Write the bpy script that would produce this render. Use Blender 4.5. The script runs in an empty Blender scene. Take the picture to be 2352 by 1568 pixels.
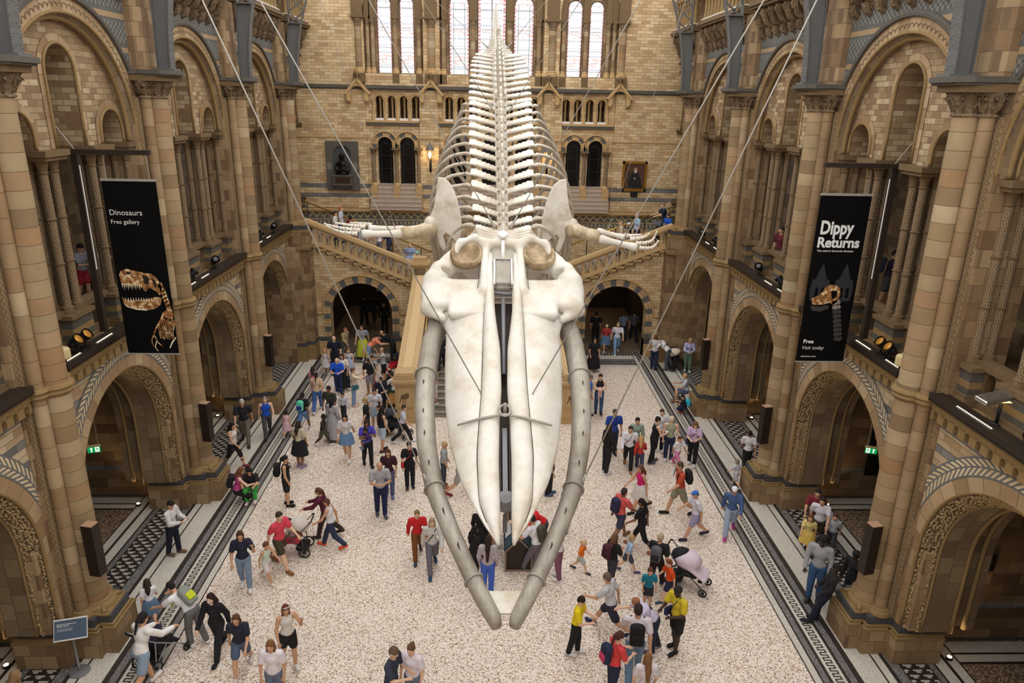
CF, CP, CC, EXPO = 1641.07, (18.56, 2.081, 1.182), (-.08, 11.592), 0.08
CT = {'jawL': (-5.48, 9.05, 18.0), 'jawR': (5.71, 9.05, 18.0), 'rostL': (-5.72, 9.8, 18.0), 'rostR': (6.0, 9.8, 18.0), 'neckL': (-4.94, 13.9, 18.0), 'neckR': (5.13, 13.9, 18.0), 'flipL': (-4.47, 14.0, 18.0), 'flipR': (4.7, 14.0, 18.0), 'lumL': (-4.58, 19.3, 18.0), 'lumR': (4.75, 19.3, 18.0), 'tailL': (-6.1, 25.5, 18.0), 'tailR': (4.53, 25.5, 18.0)}
PUSH = [('black pushchair pushed by the long-haired person in white blouse at lower left', -7.04, 12.71, 0, 25, '9a9aa0', '141418', '2a2540'), ('red and white pushchair with blurred rider left of centre', -5.26, 16.56, 0, 268, '55555a', 'b83a44', 'cfc6bc'), ('red pushchair with white cloth in front of the left arch', -4.2, 29.63, 0, 250, '2a2a2e', 'c4202c', '1a1a1e'), ('dark pushchair left of the carved newel', -3.33, 23.65, 0, 110, '2c2c30', '1f2026', '30343f'), ('black pushchair under a pale pink blanket among people at right', 5.08, 15.11, 0, 120, '3a3c40', '16171a', '17181c', 'dccbd8'), ('black pushchair with cream hood beside the back right wall', 8.72, 30.67, 0, 80, '2a2a2c', '1a1a1c', 'd8ccb8'), ('grey pram with black frame on the right upper flight of stairs', 7.75, 33.9, 5.3, 270, '1a1a1c', '6a6c74', '5a5c66')]
PEOPLE = [
 ('person bending forward in white tee and grey trousers with grey-green backpack', -6.49, 13.15, 0.0, 1.72, 290, 'bend', ('e9e8ea', 's'), ('t', '6b6a6a'), 'ece9e6', ('short', '1a1413'), 'd0a07e', 'pack:8b9188:c5cc2a'),
 ('person with long black ponytail in white blouse and denim shorts pushing a pushchair', -6.99, 11.83, 0.0, 1.85, 25, 'push', ('ece8e6', 'l'), ('s', '8ea0b5'), 'e8e4e2', ('pony', '17110f'), 'd0a07e', ''),
 ('small girl with white tee and denim pinafore skirt beside the left pier', -7.76, 13.86, 0.0, 1.14, 335, 'walk', ('e4e2e8', 's'), ('k', '5d7896'), '7a6f78', ('long', '2c1b15'), 'd0a07e', ''),
 ('person in black top and face mask with long dark hair walking forward', -5.87, 12.86, 0.0, 1.69, 190, 'walk', ('141018', 'l'), ('t', '1d1c22'), '15151a', ('long', '2a1512'), 'e6bd9f', 'mask'),
 ('person in dark patterned blouse and denim shorts with long brown hair', -5.2, 12.34, 0.0, 1.58, 175, 'walk', ('1e2233', 's'), ('s', '51627c'), 'd9d4d0', ('long', '5b3a22'), 'd0a07e', ''),
 ('person in white sleeveless top and black shorts with sunglasses on head', -4.24, 12.46, 0.0, 1.6, 150, 'phone', ('ddd9d0', 'n'), ('s', '161415'), 'e2ddda', ('long', '6a3526'), 'd0a07e', 'glasses'),
 ('person in plain white tee and grey jeans at the bottom edge, left of centre', -4.22, 11.38, 0.0, 1.66, 180, 'stand', ('e6dfe6', 's'), ('t', '66718a'), 'dddddd', ('long', '7a5533'), 'd0a07e', ''),
 ('person in navy tee and pale jeans holding a hand to the face', -6.0, 15.04, 0.0, 1.67, 165, 'phone', ('1e2136', 's'), ('t', '7f93ac'), 'e5e1dd', ('long', '4a2a1c'), 'd0a07e', ''),
 ('person in bright coral-red polo and olive shorts striding right', -5.36, 15.9, 0.0, 1.75, 120, 'walk', ('dd4558', 's'), ('s', '45402c'), '8a5a38', ('short', '3a2a22'), 'e6bd9f', ''),
 ('small child in pale mint top and white shorts beside the coral polo', -5.55, 15.33, 0.0, 1.18, 120, 'walk', ('ccd9c8', 'n'), ('s', 'dcd3cf'), 'e2dccf', ('short', '6a3d26'), 'd0a07e', ''),
 ('person in maroon top reaching both arms out to a pushchair', -4.49, 17.29, 0.0, 1.59, 270, 'push', ('5c1c30', 'l'), ('t', '3a2a2c'), '3c2d2c', ('pony', '5a3a2c'), 'd0a07e', ''),
 ('person in white top, navy jeans and orange shoes walking left', -4.24, 16.79, 0.0, 1.56, 275, 'walk', ('e2dfe2', 'n'), ('t', '29344f'), 'e2552f', ('short', '5e3a2e'), 'd0a07e', ''),
 ('small child in pink and grey sitting in the red pushchair', -5.2, 16.56, 0.2, 1.0, 280, 'sit', ('d9bdb8', 'l'), ('t', '8c8683'), 'c23a4a', ('short', '1b1716'), 'd0a07e', ''),
 ('person in pink vest and black trousers sitting on the floor by the pier', -7.53, 19.11, 0.0, 1.66, 75, 'floor', ('c94a8c', 'n'), ('t', '151417'), 'd8d4d2', ('long', '70462c'), 'e6bd9f', 'pack:1b1320:2a1c2c'),
 ('person with bright green trousers and black hair sitting with knees up', -7.18, 19.36, 0.0, 1.66, 170, 'knees', ('1a1718', 's'), ('t', '3fa84a'), 'efc9d2', ('long', '14100f'), 'd0a07e', ''),
 ('person in black sleeveless outfit and ankle boots looking up to the right', -6.0, 18.91, 0.0, 1.67, 85, 'stand', ('131214', 'n'), ('s', '201c1e'), '0f0e10', ('pony', '1c1412'), 'd0a07e', 'pack:121216:121216'),
 ('person in multicoloured blouse and black skirt seen from behind', -6.2, 21.28, 0.0, 1.65, 20, 'stand', ('c8bfa2', 's'), ('k', '17171a'), '8c86a8', ('long', '2a1b15'), '906449', ''),
 ('toddler in pale pink dress on the greek key border', -7.24, 23.54, 0.0, 1.01, 0, 'walk', ('dcb6bd', 'n'), ('d', 'd9b3bb'), 'd0c8c8', ('short', '241a17'), 'd0a07e', ''),
 ('person in black tee and denim shorts with a turquoise and blue backpack', -6.75, 23.97, 0.0, 1.58, 10, 'walk', ('131318', 's'), ('s', '5f86b8'), 'd8dadd', ('pony', '1c1412'), '906449', 'pack:63cfae:2a2f86'),
 ('grey-haired person in dark polo and khaki trousers strolling in the left aisle', -8.53, 22.97, 0.0, 1.79, 165, 'walk', ('1d1d26', 's'), ('t', '6e6355'), '2c2622', ('short', 'b9b4ae'), 'd0a07e', ''),
 ('grey-haired person in bright blue blouse and grey trousers by the third left pier', -7.95, 23.6, 0.0, 1.62, 160, 'walk', ('1f52c8', 'n'), ('t', '47464c'), '18181b', ('short', '9a8f86'), 'e6bd9f', ''),
 ('person in white vest and black cropped leggings walking in the left aisle', -8.37, 21.32, 0.0, 1.66, 110, 'walk', ('dcd8d0', 'n'), ('c', '141316'), '7a3140', ('long', '1f1512'), 'd0a07e', ''),
 ('person in white shirt and dark trousers reading a leaflet in the near left aisle', -8.33, 16.49, 0.0, 1.64, 100, 'read', ('d8d6d6', 'l'), ('t', '14172a'), '6e5540', ('short', '151214'), 'd0a07e', 'leaflet'),
 ('light-haired person only partly visible in the bottom left corner', -8.65, 10.65, 0.0, 1.6, 20, 'stand', ('7c6a58', 'l'), ('t', '4a4a50'), '444444', ('long', '8a6a48'), 'e6bd9f', ''),
 ('small blond child in white dress below the left dark arch', -7.19, 29.79, 0.0, 1.14, 190, 'stand', ('e0dde0', 'n'), ('d', 'dcd8dc'), 'cccccc', ('long', 'c79a64'), 'e6bd9f', ''),
 ('broad bald person in navy tee holding children by the left arch', -6.75, 29.69, 0.0, 1.83, 180, 'stand', ('10142a', 's'), ('t', '14172a'), '1c1c22', ('bald', '8a6a52'), 'e6bd9f', ''),
 ('long-haired girl in pale blue dress beside the navy tee', -6.07, 29.33, 0.0, 1.35, 180, 'stand', ('c2c8d8', 'n'), ('d', 'aab4cf'), 'bbbbcc', ('long', '8a6540'), 'e6bd9f', ''),
 ('person in cream blouse and long black skirt near the left arch', -6.05, 27.85, 0.0, 1.65, 185, 'stand', ('e9e2d2', 's'), ('K', '121114'), 'dddddd', ('long', '3a2419'), 'd0a07e', ''),
 ('bearded person in royal blue tee and navy trousers checking a phone', -6.18, 27.47, 0.0, 1.64, 180, 'read', ('1656d8', 's'), ('t', '1b2a52'), 'e0e0e0', ('bald', '4a3020'), 'e6bd9f', 'leaflet'),
 ('small child in pink tee with a hair clip at the left of the crowd', -7.18, 27.41, 0.0, 1.19, 0, 'stand', ('d98a94', 's'), ('t', 'c4a6b8'), 'cfe04a', ('long', '2a1a15'), 'd0a07e', ''),
 ('person in beige tee and blue jeans facing away on the key border', -6.65, 25.76, 0.0, 1.67, 355, 'walk', ('cdb193', 's'), ('t', '3d63a0'), 'dfe5ea', ('pony', '2a1b15'), 'd0a07e', ''),
 ('person in cream top and pale jeans with a teal shoulder bag taking a photo', -5.34, 26.28, 0.0, 1.63, 70, 'photo', ('ded0b4', 's'), ('t', '7d9ac0'), 'e0b8ac', ('short', '6a5038'), 'e6bd9f', 'bag:2d6a76'),
 ('person in black tee, dark cap and grey shorts in the left crowd', -4.89, 27.49, 0.0, 1.62, 190, 'stand', ('16161a', 's'), ('s', '8d8b8f'), 'b88c6a', ('cap', '17161a'), '906449', ''),
 ('boy in white tee with dark shorts next to the grey tee', -4.98, 28.8, 0.0, 1.21, 160, 'stand', ('dfe0e8', 's'), ('s', '3a3b40'), 'c23a3a', ('short', '1b1615'), 'd0a07e', ''),
 ('balding person in grey tee and black shorts raising one arm', -4.49, 28.7, 0.0, 1.65, 250, 'wave', ('c3c6ce', 's'), ('s', '141417'), '8a2a2a', ('bald', '3a2a22'), 'd0a07e', ''),
 ('person in coral tee and denim shorts leaning towards the pushchair', -5.49, 31.04, 0.0, 1.64, 80, 'bend', ('f08f72', 's'), ('s', '7e9cc0'), 'c8b8a8', ('pony', '2c1d18'), 'e6bd9f', ''),
 ('shaven-headed person in black tee leaning over the red pushchair', -4.41, 31.3, 0.0, 1.78, 270, 'bend', ('121214', 's'), ('t', '17171b'), '222222', ('bald', '6a4a38'), 'd0a07e', ''),
 ('person in blue jeans sitting on the bench behind the left newel', -3.84, 26.9, 0.0, 1.66, 250, 'sit', ('16161a', 'l'), ('t', '2b5590'), 'cccccc', ('short', '1b1412'), 'd0a07e', ''),
 ('child in turquoise and blue top sitting beside the left newel', -4.14, 27.5, 0.0, 1.1, 60, 'sit', ('49b4c8', 's'), ('t', '2a56a8'), 'e9e9e9', ('short', '18120f'), 'd0a07e', ''),
 ('person wrapped in a white shawl sitting by the left newel', -3.76, 26.61, 0.0, 1.66, 300, 'sit', ('e9e7e2', 'l'), ('t', '2c4a46'), '223a36', ('short', '3a2a22'), 'd0a07e', ''),
 ('person in navy polo standing just left of the carved newel', -4.14, 25.55, 0.0, 1.57, 180, 'read', ('15182c', 's'), ('t', '1a1a20'), '222228', ('short', '1b1412'), 'd0a07e', ''),
 ('person in grey tee and light denim shorts with dark ponytail', -4.17, 24.18, 0.0, 1.64, 170, 'stand', ('c9c9d0', 's'), ('s', 'a6bcd0'), 'dfe2e8', ('pony', '2a1b16'), 'd0a07e', ''),
 ('short blond bearded person in black tee facing left', -4.33, 23.28, 0.0, 1.65, 265, 'stand', ('141418', 's'), ('t', '25262c'), '3a3a40', ('short', 'a98a58'), 'e6bd9f', ''),
 ('person in olive green tee near the middle of the left crowd', -5.8, 24.17, 0.0, 1.73, 200, 'stand', ('333b2a', 's'), ('t', '20242c'), '2c2c30', ('short', '1b1512'), '906449', ''),
 ('person in long grey dress with black headscarf', -5.53, 23.2, 0.0, 1.63, 30, 'stand', ('a9a8ac', 'l'), ('D', 'a5a4a8'), '555555', ('hijab', '121114'), '906449', ''),
 ('small child in pale grey sweatshirt between two taller people', -5.53, 25.13, 0.0, 1.02, 180, 'stand', ('c4c6d2', 'l'), ('t', '22242c'), '444444', ('short', '17120f'), 'd0a07e', ''),
 ('boy with dark vest and olive shorts at the left edge of the crowd', -5.79, 22.83, 0.0, 1.23, 100, 'walk', ('1c1a1a', 'n'), ('s', '4b4b36'), 'e5e5e5', ('short', '140f0d'), '3f2a20', ''),
 ('person in checked tied shirt and denim mini skirt with tote bag and phone', -4.75, 21.71, 0.0, 1.72, 180, 'phone', ('d8d2d4', 's'), ('m', '6c8db5'), 'efeae6', ('long', '150f0f'), 'd0a07e', 'bag:e2ddcf'),
 ('person in violet and blue top carrying a small child', -4.0, 21.35, 0.0, 1.67, 160, 'carry', ('4a3fae', 's'), ('t', '131216'), '2a1a1c', ('long', '35211a'), '906449', ''),
 ('person with very long black hair, dark vest and light denim shorts', -3.66, 22.42, 0.0, 1.67, 60, 'stand', ('141216', 'n'), ('s', 'b4c6d6'), '3a2a28', ('xlong', '120d0d'), 'd0a07e', ''),
 ('child in white tee with pink stripe beside the dark pushchair', -3.94, 23.71, 0.0, 1.14, 240, 'stand', ('e2dadd', 's'), ('t', '6a7a98'), 'e5c8cc', ('short', '2a1e18'), 'd0a07e', ''),
 ('person in pale tee and black trousers striding past the left newel', -3.05, 23.09, 0.0, 1.54, 90, 'walk', ('c9cad8', 's'), ('t', '17171b'), 'dcdde6', ('short', '3a2c26'), 'd0a07e', ''),
 ('person in black dress with lanyard and bright red shoulder bag', -2.47, 19.95, 0.0, 1.62, 170, 'stand', ('131217', 's'), ('t', '121116'), '2a2628', ('pony', '2c1c16'), 'e6bd9f', 'bag:c8283c'),
 ('bald person in grey tee and navy trousers with arms crossed', -3.14, 18.35, 0.0, 1.81, 165, 'cross', ('aaaab0', 's'), ('t', '16204a'), '4a5260', ('bald', '9a6a4a'), 'd0a07e', ''),
 ('person with reddish hair and dark maroon cardigan behind the bald person', -3.04, 19.42, 0.0, 1.64, 175, 'stand', ('3a1624', 's'), ('t', '5a5f86'), '7078a8', ('long', '5a2d1c'), 'd0a07e', ''),
 ('person in bright red top and brown trousers just left of the whale jaw', -1.88, 16.32, 0.0, 1.54, 170, 'walk', ('cc2024', 'l'), ('t', '7c4a1e'), '3a4258', ('short', '8a6a4a'), 'e6bd9f', ''),
 ('person in pale loose sweater and grey jeans partly behind the left jaw bone', -1.45, 15.79, 0.0, 1.67, 170, 'walk', ('cfcdc9', 'l'), ('t', '6e6b74'), '2c4a72', ('long', 'a58a6a'), 'e6bd9f', 'strap'),
 ('person in black hooded robe between the jaw bones', -0.23, 16.31, 0.0, 1.54, 20, 'stand', ('131316', 'l'), ('D', '131316'), '2a2a2a', ('hijab', '131316'), 'd0a07e', ''),
 ('person with black hair and black tracksuit with white stripes', -0.38, 15.4, 0.0, 1.56, 60, 'stand', ('161619', 'l'), ('t', '141417'), 'e0e0e0', ('long', '100d0d'), 'd0a07e', ''),
 ('person in lace top and vivid blue jeans with very long brown hair', -0.02, 14.85, 0.0, 1.63, 5, 'stand', ('b8aeb4', 'l'), ('t', '4467c8'), '17171a', ('xlong', '2e1a16'), 'd0a07e', ''),
 ('person in grey shorts half hidden behind the left half of the snout', 0.12, 16.86, 0.0, 1.59, 90, 'stand', ('5c5a60', 's'), ('s', '5a564c'), 'd8d8dc', ('short', '3a2a22'), 'd0a07e', ''),
 ('person in bright red raincoat leaning over the desk', 1.47, 16.6, 0.0, 1.72, 250, 'bend', ('d81e24', 'l'), ('t', '3a3c48'), '30303a', ('short', '8a5a3a'), 'e6bd9f', ''),
 ('person in white tee with olive backpack using the display desk', 1.24, 15.6, 0.0, 1.73, 310, 'lean', ('eeecf2', 's'), ('t', '6e6870'), '5a6a62', ('short', '2a221e'), 'd0a07e', 'pack:4c4738:3a362c'),
 ('girl in striped maroon track trousers beside the display desk', 1.77, 15.39, 0.0, 1.61, 300, 'stand', ('e8e2e6', 's'), ('t', '84566a'), 'eeeeee', ('pony', '3a231a'), 'e6bd9f', ''),
 ('person in denim jacket half hidden behind the right jaw bone', 2.18, 17.5, 0.0, 1.49, 250, 'stand', ('90a6bc', 'l'), ('t', '36507a'), '333333', ('short', '3a2c24'), 'd0a07e', ''),
 ('toddler in orange tee and pale shorts right of the jaw bones', 2.39, 15.71, 0.0, 0.98, 110, 'walk', ('f07a14', 's'), ('s', 'b8c0bc'), '3a3a40', ('short', 'e0c49a'), 'e6bd9f', ''),
 ('blond person in grey top seen just inside the left jaw bone', -1.41, 20.0, 0.0, 1.61, 90, 'stand', ('a2a8a8', 's'), ('t', '39444c'), 'b06a58', ('short', 'c7ad82'), 'd0a07e', ''),
 ('person in khaki shorts mostly hidden behind the left of the skull', -0.89, 19.53, 0.0, 1.66, 90, 'walk', ('b8bec8', 's'), ('s', 'a09c98'), '7a2a34', ('short', '5a4030'), 'd0a07e', ''),
 ('person in black mostly hidden behind the right of the skull', 1.9, 19.54, 0.0, 1.65, 90, 'stand', ('1b1b20', 's'), ('t', '18181b'), '4a5a78', ('short', '2c2019'), 'd0a07e', ''),
 ('person in long black dress at the right of the stairs', 4.74, 30.31, 0.0, 1.65, 170, 'stand', ('131317', 's'), ('K', '121216'), 'd8d2ce', ('long', '2a1c16'), 'd0a07e', ''),
 ('person in black vest and jeans hugging a pink jacket', 4.3, 25.62, 0.0, 1.67, 185, 'cross', ('141418', 'n'), ('t', '3a5684'), '17171b', ('pony', '2a1a14'), 'e6bd9f', 'jacket'),
 ('person in blue shirt half behind the right jaw bone', 3.88, 25.57, 0.0, 1.69, 90, 'stand', ('4a68b0', 's'), ('t', '6a5a48'), '333333', ('short', '6a6058'), 'd0a07e', ''),
 ('person in royal blue polo with dark shoulder bag, head bowed', 4.28, 22.19, 0.0, 1.76, 175, 'stand', ('24429a', 's'), ('t', '26304a'), '2a2a2e', ('short', '4a423c'), 'd0a07e', 'bag:1a1c2a'),
 ('person in black with very long dark brown hair leaning forward', 3.88, 20.93, 0.0, 1.77, 60, 'stand', ('161618', 'l'), ('t', '17171a'), 'd6d8da', ('xlong', '2a1914'), 'd0a07e', ''),
 ('person in loose white blouse and black trousers with crossbody bag', 4.66, 21.26, 0.0, 1.65, 190, 'walk', ('e9e6ee', 'l'), ('t', '121116'), 'a06a38', ('short', '3a2a26'), 'd0a07e', 'bag:4a3038'),
 ('person in sage green blouse with dark plaits', 4.97, 21.72, 0.0, 1.67, 180, 'stand', ('94a896', 'l'), ('t', '3c4c6c'), 'cfd4da', ('pony', '241916'), 'd0a07e', ''),
 ('blond child in red jacket in front of the sage blouse', 5.01, 21.11, 0.0, 1.26, 10, 'walk', ('b8352c', 'l'), ('t', '3a3c5c'), '2a3050', ('long', 'c79a64'), 'e6bd9f', ''),
 ('person in black jumpsuit with hair bun and glasses reading a leaflet', 5.57, 21.66, 0.0, 1.71, 80, 'read', ('121114', 'n'), ('t', '141316'), '55505c', ('bun', '2a1c16'), 'e6bd9f', 'leaflet'),
 ('girl in white tee and black leggings behind the jumpsuit', 5.98, 22.5, 0.0, 1.64, 180, 'stand', ('e6e2e8', 's'), ('t', '121215'), 'dcdce2', ('pony', '4a3020'), 'e6bd9f', ''),
 ('short-haired blond person in sage vest and jeans holding a cup', 6.15, 21.79, 0.0, 1.69, 190, 'stand', ('a3a78a', 'n'), ('t', '1e2c4a'), 'ebe8e2', ('short', 'd8cdb4'), 'e6bd9f', ''),
 ('little girl in white tee and pink leggings', 6.35, 21.42, 0.0, 1.15, 150, 'walk', ('e8e4ea', 's'), ('t', 'd77fa8'), 'e8477a', ('short', '5a3826'), 'd0a07e', ''),
 ('person in lilac tee and black leggings with navy bag at the greek key border', 6.9, 21.54, 0.0, 1.65, 200, 'read', ('cbb0d4', 's'), ('t', '131216'), 'e8e6e4', ('long', '7a5638'), 'e6bd9f', 'bag:232a4a'),
 ('shaven-headed person in grey tee sitting at the foot of the third right pier', 8.07, 26.79, 0.0, 1.66, 280, 'sit', ('b7bac4', 's'), ('s', '535a78'), '7a5a48', ('bald', '9a6a4a'), 'd0a07e', ''),
 ('small child with bright turquoise backpack sitting on the floor by the pier', 7.75, 25.71, 0.0, 1.1, 300, 'floor', ('17181c', 's'), ('t', '1c2440'), 'e8602c', ('cap', '1a1a1e'), 'd0a07e', 'pack:35b4d4:1b2a4a'),
 ('person in white blouse and black trousers in the right aisle, seen from behind', 8.62, 21.13, 0.0, 1.5, 15, 'walk', ('dfdde0', 's'), ('t', '141316'), 'cccccc', ('short', '1c1412'), 'd0a07e', ''),
 ('small child in pale clothes running beside the second right pier', 7.91, 20.04, 0.0, 0.97, 330, 'walk', ('c9c6d2', 's'), ('s', 'bcb8c4'), 'b8b4c0', ('short', '8a7a6a'), 'e6bd9f', ''),
 ('person with white cap, long denim shirt and magenta shoes', 6.87, 17.43, 0.0, 1.65, 200, 'walk', ('44608c', 'l'), ('t', '9aa8c0'), 'b83a8c', ('cap', 'ececf2'), 'd0a07e', ''),
 ('person in hot pink top and white skirt walking in the right half', 4.53, 18.64, 0.0, 1.62, 250, 'walk', ('dc1a78', 'n'), ('k', 'dcd6ce'), '2a2422', ('long', '6a4434'), 'd0a07e', ''),
 ('person in brick orange tee and khaki shorts striding left', 5.64, 18.41, 0.0, 1.84, 265, 'walk', ('c04a2e', 's'), ('s', '8f8a74'), '1a1716', ('short', '5a4436'), 'd0a07e', 'pack:1d1b1c:1d1b1c'),
 ('child with bright blue cap and white tee walking left', 5.78, 17.2, 0.0, 1.59, 265, 'walk', ('dcdae6', 's'), ('s', '9a92b4'), '2a2438', ('cap', '3a70c8'), 'd0a07e', ''),
 ('person in coral tee with navy bag walking right of the jaw', 3.64, 17.11, 0.0, 1.7, 60, 'walk', ('e2605c', 's'), ('s', '3c3a54'), '8a6040', ('short', '3c2e28'), '906449', 'pack:2a2a4a:2a2a4a'),
 ('person dressed all in black striding, right half of the floor', 4.16, 16.66, 0.0, 1.65, 300, 'walk', ('121116', 's'), ('c', '141316'), 'a0624a', ('pony', '1a1311'), '906449', ''),
 ('small fair-haired child in pale blue tee', 3.62, 15.7, 0.0, 1.12, 90, 'walk', ('a9c2e2', 's'), ('s', '4a4a60'), '5a4a78', ('short', 'b99a6a'), 'e6bd9f', ''),
 ('person with long hair and maroon backpack and folded arms', 3.08, 15.04, 0.0, 1.52, 60, 'cross', ('1b181a', 's'), ('t', '3a3440'), '6a4a68', ('long', '6a4a34'), 'd0a07e', 'pack:4a1e2c:3a1822'),
 ('person in black tee with large grey backpack and dark leggings', 4.2, 15.0, 0.0, 1.64, 30, 'walk', ('17171c', 's'), ('t', '2c1418'), '2c3a4a', ('short', 'b8a684'), 'd0a07e', 'pack:5d5d64:232327'),
 ('child in bright orange tee between two adults', 4.42, 14.56, 0.0, 1.2, 260, 'walk', ('ea5214', 's'), ('s', '20243c'), '3a4a5a', ('short', '7a4a30'), 'e6bd9f', ''),
 ('child in teal tee behind the black backpack', 3.86, 14.34, 0.0, 1.09, 180, 'stand', ('14768c', 's'), ('s', '2a2c3a'), '3a3a44', ('short', '5a3c2c'), 'd0a07e', ''),
 ('person in light grey tee and navy shorts taking a long stride', 2.8, 13.45, 0.0, 1.72, 300, 'stride', ('c8c8cc', 's'), ('s', '2c2c3c'), '2a3050', ('short', '6a5a50'), 'd0a07e', ''),
 ('person in yellow shirt and black shorts with navy shoulder bag', 4.17, 12.88, 0.0, 1.75, 240, 'read', ('d8c02a', 's'), ('s', '131316'), '17161a', ('short', '2a221e'), '3f2a20', 'bag:232a52'),
 ('boy in bright yellow tee and black trousers stepping forward', 1.92, 12.77, 0.0, 1.56, 110, 'read', ('f0d810', 's'), ('t', '131216'), 'dddcdc', ('short', '2a1c16'), 'e6bd9f', ''),
 ('person in pale shirt with black backpack and faded jeans seen from behind', 3.07, 12.05, 0.0, 1.92, 10, 'walk', ('dcd2d8', 's'), ('t', '6f8aa6'), '3a3a40', ('short', '332720'), 'd0a07e', 'pack:121214:121214'),
 ('person in lilac top stooping behind the black backpack', 3.67, 12.88, 0.0, 1.6, 270, 'bend', ('cfc6e2', 's'), ('t', '22283c'), '4a4850', ('short', 'a06a4a'), 'e6bd9f', ''),
 ('person in red patterned blouse and dark jeans with navy and pink backpack', 2.53, 11.52, 0.0, 1.66, 70, 'read', ('dc4446', 's'), ('t', '1a2342'), '222222', ('pony', '4a2c1e'), 'e6bd9f', 'pack:1f2744:c83a6a'),
 ('long light-brown-haired person cut by the bottom edge, right of centre', 3.06, 10.97, 0.0, 1.6, 0, 'stand', ('d8d0d4', 's'), ('t', '444a5a'), '444444', ('xlong', '7a5430'), 'e6bd9f', ''),
 ('person in dark blue tee leaning together with a companion at the bottom edge', -1.89, 11.12, 0.0, 1.72, 110, 'read', ('343a4c', 's'), ('t', '2c2c34'), '222222', ('short', '6a5444'), 'e6bd9f', ''),
 ('person in white shirt with hair bun at the bottom edge, left of the jaw tips', -1.49, 11.28, 0.0, 1.64, 200, 'stand', ('e8e0ea', 's'), ('t', '6a7c90'), '444444', ('bun', '6a4a34'), 'e6bd9f', ''),
 ('person in grey hoodie and blue jeans standing by the nearest right pier', 8.04, 14.54, 0.0, 1.89, 215, 'stand', ('9b9ba0', 'l'), ('t', '34567e'), '2c2c30', ('afro', '0f0c0b'), '3f2a20', ''),
 ('person in black jacket sitting back against the nearest right pier base', 7.89, 13.71, 0.0, 1.73, 290, 'rest', ('101013', 'l'), ('t', '12142a'), '131316', ('short', '15100e'), '3f2a20', ''),
 ('person in black and white jacket behind the grey hoodie', 8.8, 14.31, 0.0, 1.6, 240, 'stand', ('17171a', 'l'), ('t', '1b1b20'), 'dddddd', ('afro', '100d0c'), '3f2a20', ''),
 ('person in maroon top walking through the near right arch', 9.18, 17.28, 0.0, 1.62, 210, 'walk', ('7c2432', 's'), ('t', '4a3a34'), 'cccccc', ('short', '2a1c18'), 'd0a07e', ''),
 ('person in white tee walking through the near right arch', 9.14, 16.9, 0.0, 1.61, 210, 'walk', ('dcdae2', 's'), ('t', '4a4038'), 'd8d8dc', ('short', '2a2220'), 'd0a07e', ''),
 ('girl in yellow skirt walking through the near right arch', 8.73, 16.57, 0.0, 1.22, 215, 'walk', ('d8c27c', 's'), ('k', 'd9b95c'), 'e2dede', ('long', '6a3c28'), 'd0a07e', ''),
 ('child in pale grey top walking through the near right arch', 9.44, 16.65, 0.0, 1.19, 210, 'walk', ('b4b6be', 's'), ('t', '3c3c40'), '3a6a4a', ('short', '4a3428'), 'd0a07e', ''),
 ('person in grey knit top and navy trousers beside a pushchair at the back right', 7.58, 30.65, 0.0, 1.67, 20, 'photo', ('c6c4c4', 's'), ('t', '1b2444'), '2a2a2e', ('short', '6a3a24'), 'e6bd9f', ''),
 ('person in white tee and grey trousers leaning over a pushchair at the back right', 8.2, 30.55, 0.0, 1.76, 300, 'bend', ('e8e6ec', 's'), ('t', '4c555c'), '5a554c', ('short', '7a6656'), 'e6bd9f', ''),
 ('person in lilac shirt and green trousers near the third right speaker', 9.09, 30.4, 0.0, 1.65, 190, 'read', ('b4b4d8', 'l'), ('t', '6a8470'), 'eeeeee', ('long', 'b09070'), 'e6bd9f', ''),
 ('person in white tee and light jeans walking out of the right arch', 6.22, 32.77, 0.0, 1.69, 185, 'walk', ('dcdce4', 's'), ('t', '7c9ec4'), 'e6e6e6', ('short', 'a88a64'), 'e6bd9f', ''),
 ('person with bobble hat and red scarf beside the white tee in the right arch', 5.74, 33.15, 0.0, 1.47, 185, 'walk', ('b03a3c', 's'), ('k', '5a7a9c'), 'c0c0c0', ('cap', 'd8cca0'), 'd0a07e', ''),
 ('person in black printed tee facing into the right arch', 5.35, 34.07, 0.0, 1.74, 5, 'stand', ('121216', 's'), ('t', '121216'), '1a1a1a', ('short', '1a1412'), 'd0a07e', ''),
 ('person in pale blue shirt walking into the right arch', 6.92, 34.95, 0.0, 1.52, 0, 'walk', ('7d92ac', 's'), ('t', '23252c'), '333333', ('short', '4a3a30'), 'd0a07e', ''),
 ('person in black floral shirt walking into the right arch', 7.44, 34.82, 0.0, 1.67, 0, 'walk', ('55555c', 's'), ('t', '14141a'), '222226', ('short', '17120f'), 'd0a07e', ''),
 ('dark figure deep inside the left arch, tallest one', -6.63, 36.61, 0.0, 1.9, 0, 'walk', ('14131a', 'l'), ('t', '121216'), '1a1a1e', ('short', '0f0d0d'), '906449', ''),
 ('dark figure with cap deep inside the left arch', -6.2, 37.18, 0.0, 1.73, 10, 'walk', ('1b1822', 'l'), ('t', '2c2c34'), '8a8a90', ('cap', '15141a'), '906449', ''),
 ('figure at the right inside the left arch, all in black', -5.43, 35.67, 0.0, 1.73, 180, 'stand', ('101014', 'l'), ('t', '101014'), '1a1a1e', ('short', '0f0d0d'), 'd0a07e', ''),
 ('person in grey top and yellow skirt walking out of the left arch', -5.91, 31.86, 0.0, 1.73, 185, 'walk', ('9aa0a8', 's'), ('K', 'c2c83a'), 'cccccc', ('short', '3a2a24'), 'd0a07e', ''),
 ('person in beige blouse blurred at the left side of the left arch', -6.74, 31.84, 0.0, 1.58, 120, 'walk', ('a8946c', 'l'), ('t', '5a5a64'), '444444', ('short', '8a5a42'), 'd0a07e', ''),
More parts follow.
